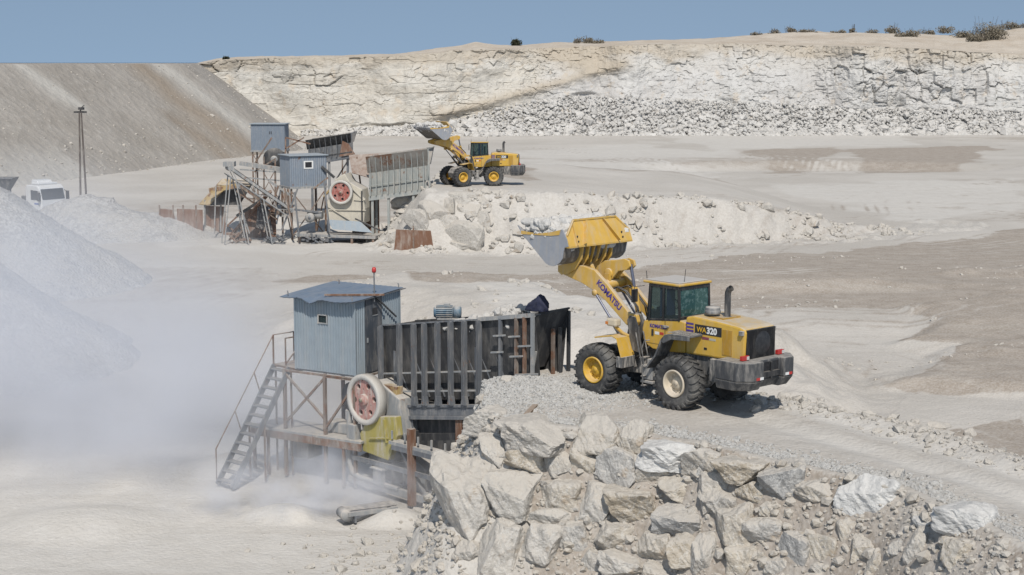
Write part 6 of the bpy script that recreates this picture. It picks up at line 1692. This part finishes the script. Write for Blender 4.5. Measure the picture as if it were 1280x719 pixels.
conveyor(at_depth(300, 232, 119.0), at_depth(352, 268, 119.5), .8, 'second dusty conveyor running parallel behind the first in the far plant', RAIL, [(.1, 0, 0), (.7, .4, 0)], 6)
# rusty lattice prop
pr = empty('lattice_prop', on_level(286, 297, 0), 0); tag(pr, 'leaning rusty lattice prop with its foot in the powder, below the far conveyor', 'steel prop')
pb_ = pr.location.copy(); tp = at_depth(337, 240, 117.0) - pb_
for oy in (0, .7): MB().bar((0, oy, 0), tp + Vector((0, oy, 0)), .14, .2).build('rail', RUSTY, pr)
MB().bar((-.9, .2, .2), (1.0, .2, 1.9), .12).bar((-.8, .5, 1.4), (.6, .5, .2), .1).box(-.5, .9, -.1, .8, 0, .35).build('foot_frame', RUSTY, pr)
for t in (.2, .4, .6, .8): MB().bar(tp * t, tp * t + Vector((0, .7, 0)), .07).build('rung', RUSTY, pr)
MB().bar((1.2, -.4, .02), (-2.0, -.6, .02), .06).build('loose_bar', RUSTY, pr)
# hanging rubber sheet
slab('rubber_sheet', [at_depth(322, 250, 118.3), at_depth(334, 256, 118.3), at_depth(342, 293, 117.6), at_depth(320, 284, 118.0)], .04, BELT, 'dark sagging rubber sheet hanging under the far conveyor', 'rubber sheet')
# pipes and stair scrap around the far plant
rs = np.random.RandomState(5)
for i, (u0, v0, u1, v1, Y, lab) in enumerate([
    (330, 290, 348, 232, 117.2, 'thin leaning steel post right of the rusty lattice prop'),
    (352, 288, 372, 236, 116.6, 'leaning steel strut left of the blue far cabin legs'),
    (356, 236, 366, 286, 116.2, 'crossed steel strut under the left corner of the blue far cabin'),
    (374, 296, 368, 240, 116.0, 'upright steel strut under the blue far cabin'),
    (392, 236, 410, 222, 117.0, 'short slanting pipe right of the blue far cabin'),
    (412, 290, 405, 226, 115.6, 'long dark upright left of the red flywheel'),
    (340, 172, 318, 205, 134.0, 'dark diagonal strut under the farthest cabin'),
    (344, 268, 352, 232, 118.0, 'bent pipe hanging beside the rubber sheet'),
    (432, 214, 424, 228, 117.0, 'small slanting strut above the red flywheel'),
]):
    a, b = at_depth(u0, v0, Y), at_depth(u1, v1, Y)
    o = MB().bar(Vector((0, 0, 0)), b - a, .12, .12).build('steel_strut', STEELG if i % 2 else RAIL, loc=a); tag(o, lab, 'steel strut', 'steel struts round the far plant')
k_ = empty('second_flywheel', (0, 0, 0)); p_ = at_depth(343, 199, 136)
k_.location = (p_.x, p_.y, 0); k_.name = 'black_flywheel'; tag(k_, 'black flywheel hanging between the two far cabins', 'flywheel')
MB().lathe([(-.15, 0), (-.15, .95), (.15, .95), (.15, 0)], 32, 'y', c=(0, 0, p_.z)).build('rim', STEELD, k_)
MB().lathe([(-.2, 0), (-.2, .3), (-.15, .3)], 20, 'y', c=(0, 0, p_.z)).build('hub', LGREY, k_)
MB().bar((0, 0.3, 0), (0, 0.3, p_.z), .14).build('support_post', RAIL, k_)
# red and grey framework between the far hoppers
fw = empty('steel_framework', (0, 0, 0)); p_ = on_level(392, 262, 0); fw.location = (at_depth(380, 200, 126).x, 126, 0)
tag(fw, 'tangled red and grey steel framework between the far cabins and hoppers', 'steel frame')
f0 = fw.location.copy()
for i, (u0, v0, u1, v1, m__) in enumerate([(357, 172, 357, 200, RUSTY), (357, 172, 388, 180, RUSTY), (357, 186, 380, 172, RUSTY), (400, 196, 440, 190, STEELD), (400, 204, 446, 195, STEELG), (412, 205, 412, 260, LGREY), (428, 200, 428, 236, RAIL),
                                     (420, 225, 438, 196, STEELD), (395, 200, 395, 250, RAIL), (330, 196, 330, 262, RAIL), (318, 215, 345, 198, RAIL), (300, 212, 360, 216, LGREY), (306, 222, 352, 226, LGREY), (344, 200, 344, 262, RAIL), (404, 190, 404, 226, STEELD)]):
    MB().bar(at_depth(u0, v0, 126) - f0, at_depth(u1, v1, 126) - f0, .11).build('bar', m__, fw)
# low scrap by the far crusher
sc_ = empty('ground_feeder', on_level(452, 299, 0), R(-5)); tag(sc_, 'low dark steel feeder frame on the floor below the far hopper', 'feeder')
MB().box(-.6, -.35, -.1, .1, 0, 1.25).build('leg', LGREY, sc_)
MB().box(-.3, 1.2, -.1, .9, .1, .35).box(-.3, 1.2, -.1, -.05, .35, .55).build('frame', LGREY, sc_)
MB().prism([(-.4, .55), (1.25, .5), (1.1, 1.1), (0, 1.05)], 0, .9).build('trough', STEELD, sc_)
MB().bar((1.2, -.1, 1.1), (1.7, -.1, .1), .1).build('brace', STEELD, sc_)

# ================================================================== truck, pole, dark skip
tk = empty('tipper_truck', (0, 0, 0)); tp_ = at_depth(57, 250, 131)
tk.location = (tp_.x, tp_.y, -0.25); tk.rotation_euler = (0, 0, R(-38))
tag(tk, 'white lorry cab with red stripe mostly hidden behind the grey gravel heap', 'truck')
TW = paint('truck_white', (0.66, 0.67, 0.68), dust=.25, rough=.35, scale=.8, runs=.05)
# local +x is the front
cabp = [(-1.0, 1.15), (-1.0, 3.35), (-.8, 3.55), (.55, 3.55), (.85, 3.30), (1.10, 2.35), (1.12, 1.15)]
tcb = MB().prism(cabp, -1.22, 1.22).build('cab', TW, tk, .08)
MB().prism([(.86, 3.22), (1.10, 2.40), (1.125, 2.40), (.89, 3.24)], -1.08, 1.08).build('windscreen', flat('truck_glass', (.02, .025, .03), .08), tcb)
for s in (1, -1):
    a, b = sorted((s * 1.222, s * 1.235))
    MB().prism([(-.25, 2.35), (.88, 2.35), (.70, 3.1), (-.25, 3.15)], a, b).build('side_window', flat('truck_glass', (.02, .025, .03), .08), tcb)
    MB().box(.95, 1.15, min(s * 1.3, s * 1.5), max(s * 1.3, s * 1.5), 2.3, 3.0).bar((.85, s * 1.2, 3.1), (1.05, s * 1.4, 2.95), .05).build('mirror', DBLACK, tk)
    MB().lathe([(s * .85, 0), (s * .85, .52), (s * 1.18, .52), (s * 1.18, 0)], 28, 'y', c=(.1, 0, .52)).build('wheel', RUBBER, tk)
    MB().box(-1.0, -.75, min(s * 1.225, s * 1.24), max(s * 1.225, s * 1.24), 1.3, 2.1).build('red_stripe', REDM, tcb)
    MB().box(.2, .75, min(s * 1.225, s * 1.24), max(s * 1.225, s * 1.24), 2.0, 2.12).build('decal', flat('truck_decal_blue', (.1, .15, .4)), tcb)
MB().box(-.6, .4, -.9, .9, 3.56, 3.72).prism([(-.9, 3.5), (.2, 3.5), (-.1, 3.9), (-.8, 3.95)], -.7, .7).build('air_deflector', TW, tk, .04)
MB().box(1.0, 1.3, -1.2, 1.2, .45, 1.15).build('bumper', DGREY, tk, .05)
MB().box(-6.0, 1.0, -.45, .45, .75, 1.1).build('chassis', DBLACK, tk)
MB().box(-1.9, -1.05, -1.0, 1.0, 1.1, 2.6).build('engine_stack', DGREY, tk, .05)
for x in (-3.6, -4.9):
    for s in (1, -1): MB().lathe([(s * .75, 0), (s * .75, .52), (s * 1.2, .52), (s * 1.2, 0)], 28, 'y', c=(x, 0, .52)).build('wheel', RUBBER, tk)

pl = empty('utility_pole', (0, 0, 0)); pp = at_depth(104, 240, 150); pl.location = (pp.x, pp.y, 0)
tag(pl, 'tall slim twin post pole with a short cross bar and lamp on top', 'pole')
pz = at_depth(101, 139, 150).z
for q in (-.13, .13): MB().tube([(q * 2.2, 0, -.2), (q * .7, 0, pz)], .075, 10, rs=[.1, .07]).build('post', paint('grey_timber', (.11, .09, .08), dust=.1), pl)
MB().box(-.6, .6, -.06, .06, pz - .18, pz).build('cross_bar', STEELD, pl)
MB().box(-.15, .35, -.2, .2, pz + .12, pz + .36).bar((0, 0, pz), (.1, 0, pz + .2), .1).bar((.1, 0, pz + .3), (.42, -.1, pz + .55), .06).build('floodlight', STEELD, pl)

sk = empty('dark_skip', (0, 0, 0)); sp_ = at_depth(4, 230, 128); sk.location = (sp_.x, sp_.y, 0); zs = sp_.z
tag(sk, 'dark grey open hopper cut by the left edge above the gravel', 'hopper')
MB().add([(-3.2, -.8, zs + .5), (.95, -.8, zs + .5), (.35, -.4, zs - .55), (-3.0, -.4, zs - .35), (-3.2, 1.2, zs + .5), (.95, 1.2, zs + .5), (.35, .8, zs - .55), (-3.0, .8, zs - .35)],
         [(0, 1, 2, 3), (7, 6, 5, 4), (1, 5, 6, 2), (2, 6, 7, 3), (3, 7, 4, 0)]).build('bin', DGREY, sk)
MB().bar((-3.2, -.82, zs + .5), (1.0, -.82, zs + .5), .08).build('rim_rail', STEELG, sk)
for x, y in ((.3, -.5), (.3, .8), (-2.6, -.5), (-2.6, .8)): MB().bar((x, y, -.1), (x, y, zs - .4), .12).build('leg', STEELG, sk)

# plank in the crushed stone
w0, w1 = hit(655, 524), hit(669, 509)
pk = MB().bar(Vector((0, 0, 0)), (w1 - w0), .14, .06).build('wooden_plank', paint('old_timber', (.24, .16, .10), dust=.2, rough=.85, scale=4), loc=w0 + Vector((0, 0, .05)))
tag(pk, 'short brown wooden plank lying in the crushed stone by the hopper', 'plank')
# rocks with names of their own
for i, (b, lab) in enumerate([
    ((972, 491, 988, 503), 'pale angular stone on the back edge of the ramp right of the loader'),
    ((1020, 498, 1030, 505), 'small stone on the back edge of the ramp beyond the pale angular one'),
    ((1137, 523, 1149, 534), 'dark sided stone in the middle of the back windrow'),
    ((1160, 528, 1185, 541), 'flattish pale stone right of the dark sided one in the windrow'),
    ((1206, 536, 1220, 552), 'upright stone near the right end of the windrow'),
    ((636, 463, 652, 476), 'white lump at the foot of the near hopper posts'),
    ((622, 470, 640, 484), 'pale lump left of the white one at the near hopper foot'),
    ((452, 672, 466, 688), 'small grey stone lying on the floor before the near crusher'),
]):
    add_boulder(b, M_PALEROCK, lab, 500 + i, 1.0, 'loose stones', 3, .0, 'stone')

# more of the far plant: hanging belts, rollers, walkways and leaning sheets
for i, (u0, v0, u1, v1, Y, w_, mt, nm, lab) in enumerate([
    (300, 204, 352, 212, 121.0, .45, LGREY, 'dusty_plank', 'dusty plank walkway left of the blue far cabin'),
    (262, 238, 296, 232, 119.8, .5, OCHRE, 'steel_bar', 'ochre beam resting against the slanted bin'),
    (296, 270, 330, 248, 118.6, .3, STEELD, 'steel_bar', 'dark beam lying under the sloping far conveyor'),
    (336, 226, 366, 246, 118.0, .22, LGREY, 'pipe_run', 'dusty pipe running under the left edge of the blue far cabin'),
    (368, 262, 402, 266, 117.2, .2, STEELG, 'pipe_run', 'thin pipe crossing the legs of the blue far cabin'),
    (300, 256, 312, 292, 117.8, .14, LGREY, 'steel_strut', 'pale strut left of the rusty lattice prop'),
    (270, 232, 268, 292, 119.2, .12, LGREY, 'steel_strut', 'slim pale strut in front of the ochre bin'),
    (438, 232, 456, 250, 116.6, .22, CREAM, 'steel_strut', 'cream strut between the red flywheel and the ribbed hopper'),
    (402, 208, 418, 222, 118.6, .25, STEELD, 'drive_cover', 'dark cover above the red flywheel'),
    (446, 196, 452, 240, 119.2, .16, RUSTY, 'steel_strut', 'rusty strut beside the left end of the ribbed hopper'),
]):
    a, b = at_depth(u0, v0, Y), at_depth(u1, v1, Y)
    o = MB().bar(Vector((0, 0, 0)), b - a, w_, w_ * .7).build(nm, mt, loc=a); tag(o, lab, nm.replace('_', ' '))
for i, (u, v, r_, lab) in enumerate([(300, 283, .5, 'small heap of scrap iron at the foot of the lattice prop'), (398, 286, .45, 'small scrap heap under the red flywheel'), (344, 288, .4, 'scrap heap beside the rubber sheet')]):
    rs = np.random.RandomState(60 + i); p = at_depth(u, v, 116.5); sh = empty('scrap_heap', (p.x, p.y, zground(p.x, p.y))); tag(sh, lab, 'scrap heap')
    m = MB()
    for _ in range(26):
        a = Vector((rs.uniform(-1, 1) * r_ * 1.6, rs.uniform(-.4, .4), rs.uniform(0, .8) * r_)); m.bar(a, a + Vector((rs.uniform(-1, 1), rs.uniform(-.3, .3), rs.uniform(-.5, .9))) * r_ * 1.4, .08, .12)
    o = m.build('scrap_iron', STEELG if i else RAIL, sh); o['kind'] = 'stuff'
# ================================================================== scrub on the skyline
k = NT('scrub_leaf', 0.9, 0.1)
k.color(k.mix(k.rand(), (0.05, 0.055, 0.035), (0.085, 0.085, 0.06))); LEAFD = k.m
k = NT('dry_scrub_leaf', 0.95, 0.1)
k.color(k.mix(k.noise(.8, 3), (0.17, 0.15, 0.115), (0.26, 0.23, 0.18))); LEAFB = k.m
k = NT('scrub_twig', 0.95, 0.1); k.color((0.09, 0.07, 0.055)); TWIG = k.m
def shrub(u, v_top, v_base, w_px, label, dense, seed, twigs=12):
    rs = np.random.RandomState(seed)
    ev, sv = float(curve(u, edge_v)), float(curve(u, sky_v))
    t = min(max((ev - v_base) / max(ev - sv, 1), 0), 1)
    q_ = float(np.interp(t, [x * x * (3 - 2 * x) for x in np.linspace(0, 1, 50)], np.linspace(0, 1, 50)))
    Y = 300 + q_ * 45.0
    X = (u - 640) / FPX * Y * (296.0 / 298.0)
    zb = CH + (78 - v_base) * Y / FPX - .25
    w = w_px * Y / FPX; h = max(.6, (v_base - v_top) * Y / FPX + .25)
    r = empty('shrub', (X, Y, zb)); tag(r, label, 'shrub', 'shrubs along the skyline')
    n = int(w * h * (230 if dense else 85)) + 80
    nl = 8 if dense else max(9, int(w * 2.5))
    lumps = [((rs.uniform(-.36, .36) if not dense else rs.uniform(-.2, .2)) * w, rs.uniform(-.2, .2) * w, 0, 0) for _ in range(nl)]
    lumps = [(a, b, h * rs.uniform(.2, .62) * (1 - .5 * (abs(a) / (w * .5)) ** 2), rs.uniform(.5, 1)) for a, b, _, _ in lumps]
    rad = min(w * .24, h * .5) if not dense else h * .42
    V = []; F = []
    for i in range(n):
        c = lumps[rs.randint(nl)]; d = rs.normal(size=3); d /= np.linalg.norm(d) + 1e-6; q = rs.rand() ** .35
        p = np.array([c[0] + d[0] * q * c[3] * rad * 1.5, c[1] + d[1] * q * c[3] * rad, max(.03, c[2] + d[2] * q * c[3] * rad)])
        a = rs.normal(size=3); a /= np.linalg.norm(a); b = np.cross(a, rs.normal(size=3)); b /= np.linalg.norm(b); s = rs.uniform(.06, .19)
        k0 = len(V); V += [p - a * s - b * s * .5, p + a * s - b * s * .4, p + a * s * .8 + b * s * .5, p - a * s * .9 + b * s * .5]; F.append((k0, k0 + 1, k0 + 2, k0 + 3))
    o = mesh_from_arrays('foliage', np.array(V), np.array(F), LEAFD if dense else LEAFB); o.parent = r
    m = MB(); m.bar((-w * .2, 0, .04), (w * .2, 0, .04), .06)
    for i in range(twigs):
        x = rs.uniform(-.2, .2) * w
        m.bar((x, 0, 0), (x * 1.6 + rs.uniform(-.3, .3), rs.uniform(-.3, .3), h * rs.uniform(.6, 1.2)), .03)
    m.build('stem', TWIG, r)
for i, a in enumerate([
    (646, 48, 58, 20, 'dark round bush alone on the crest above the left part of the face', True),
    (731, 46, 54, 30, 'low spiky grey brown shrub at the middle of the crest', False),
    (748, 49, 54, 16, 'small shrub touching the right end of the spiky one at the middle of the crest', False),
    (284, 70, 74, 10, 'tiny dark shrub at the left end of the face crest', True),
    (944, 40, 45, 16, 'small brown shrub left of the first leafless twigs on the right crest', False),
    (966, 37, 43, 14, 'thin twiggy shrub with a few bare stems', False),
    (984, 33, 42, 16, 'bare tall twigs standing beside the wide low shrub on the right crest', False),
    (1006, 37, 42, 34, 'wide low brown shrub on the right crest', False),
    (1046, 38, 42, 24, 'flat brown shrub right of the wide low one', False),
    (1064, 33, 42, 10, 'small upright twiggy shrub right of the flat one', False),
    (1088, 37, 43, 18, 'dull shrub midway along the right crest', False),
    (1112, 31, 43, 20, 'spiky taller shrub left of the brown double shrub', False),
    (1132, 37, 47, 40, 'brown double shrub on the slope of the right crest', False),
    (1154, 36, 43, 22, 'shrub right of the brown double shrub', False),
    (1178, 33, 41, 24, 'rounded brown shrub left of the largest clump', False),
    (1203, 38, 48, 30, 'low shrub at the left foot of the largest clump', False),
    (1228, 26, 50, 50, 'largest grey brown clump of scrub at the right end of the crest', False),
    (1256, 28, 38, 40, 'scrub behind the sandy hump at the right end', False),
    (1277, 29, 37, 16, 'last shrub at the right edge of the picture', False),
    (1222, 41, 52, 34, 'low grey scrub in front of the largest clump', False),
]):
    shrub(*a, 900 + i)

# ================================================================== dust hanging over the crusher
def dust(name, loc, size, density, scale, label, rot=0.0, thr=(0.35, 0.75), col=(.80, .83, .90), soft=1.0):
    V, F = ICO[4]
    o = mesh_from_arrays(name, V * np.array(size), F, []); o.location = loc; o.rotation_euler = (0, 0, rot)
    m = bpy.data.materials.new(name); m.use_nodes = True; t = m.node_tree; t.nodes.clear(); N = t.nodes.new; L = t.links.new
    out = N('ShaderNodeOutputMaterial'); pv = N('ShaderNodeVolumePrincipled'); tc = N('ShaderNodeTexCoord')
    pv.inputs['Color'].default_value = (*col, 1); pv.inputs['Anisotropy'].default_value = 0.1
    mp = N('ShaderNodeMapping'); mp.inputs['Scale'].default_value = tuple(1 / s for s in size); L(tc.outputs['Object'], mp.inputs['Vector'])
    ln = N('ShaderNodeVectorMath'); ln.operation = 'LENGTH'; L(mp.outputs[0], ln.inputs[0])
    fall = N('ShaderNodeMapRange'); fall.interpolation_type = 'SMOOTHSTEP'; fall.inputs['From Min'].default_value = 1.0; fall.inputs['From Max'].default_value = 0.15
    L(ln.outputs['Value'], fall.inputs['Value'])
    nz = N('ShaderNodeTexNoise'); nz.inputs['Scale'].default_value = scale; nz.inputs['Detail'].default_value = 3; L(tc.outputs['Object'], nz.inputs['Vector'])
    mr = N('ShaderNodeMapRange'); mr.inputs['From Min'].default_value = thr[0]; mr.inputs['From Max'].default_value = thr[1]; L(nz.outputs['Fac'], mr.inputs['Value'])
    mu = N('ShaderNodeMath'); mu.operation = 'MULTIPLY'; L(fall.outputs[0], mu.inputs[0]); L(mr.outputs[0], mu.inputs[1])
    m2 = N('ShaderNodeMath'); m2.operation = 'MULTIPLY'; L(mu.outputs[0], m2.inputs[0]); m2.inputs[1].default_value = density
    L(m2.outputs[0], pv.inputs['Density']); L(pv.outputs[0], out.inputs['Volume'])
    o.data.materials.append(m); tag(o, label, None, None, 'stuff'); return o
dust('dust_cloud', (-12.0, 54.0, 1.2), (11.0, 8.5, 5.5), 0.26, .28, 'wide grey veil of rock dust drifting left of the near crusher', thr=(.36, .64), col=(.91, .925, .97))
dust('dust_cloud', (-19.5, 58.0, 3.0), (14.0, 9.0, 8.5), 0.25, .15, 'thin high dust haze in front of the gravel stockpile', thr=(.3, .68), col=(.91, .925, .97))
dust('dust_cloud', (-6.2, 48.4, -0.2), (5.6, 2.4, 2.2), 1.1, .8, 'thick low dust puff round the feet of the near crusher', thr=(.42, .64), col=(.91, .925, .97))
dust('dust_cloud', (-24.5, 116.0, 0.8), (8.0, 4.0, 3.6), 0.10, .25, 'faint dust hanging over the left part of the far crushing plant', thr=(.3, .7), col=(.96, .96, .97))
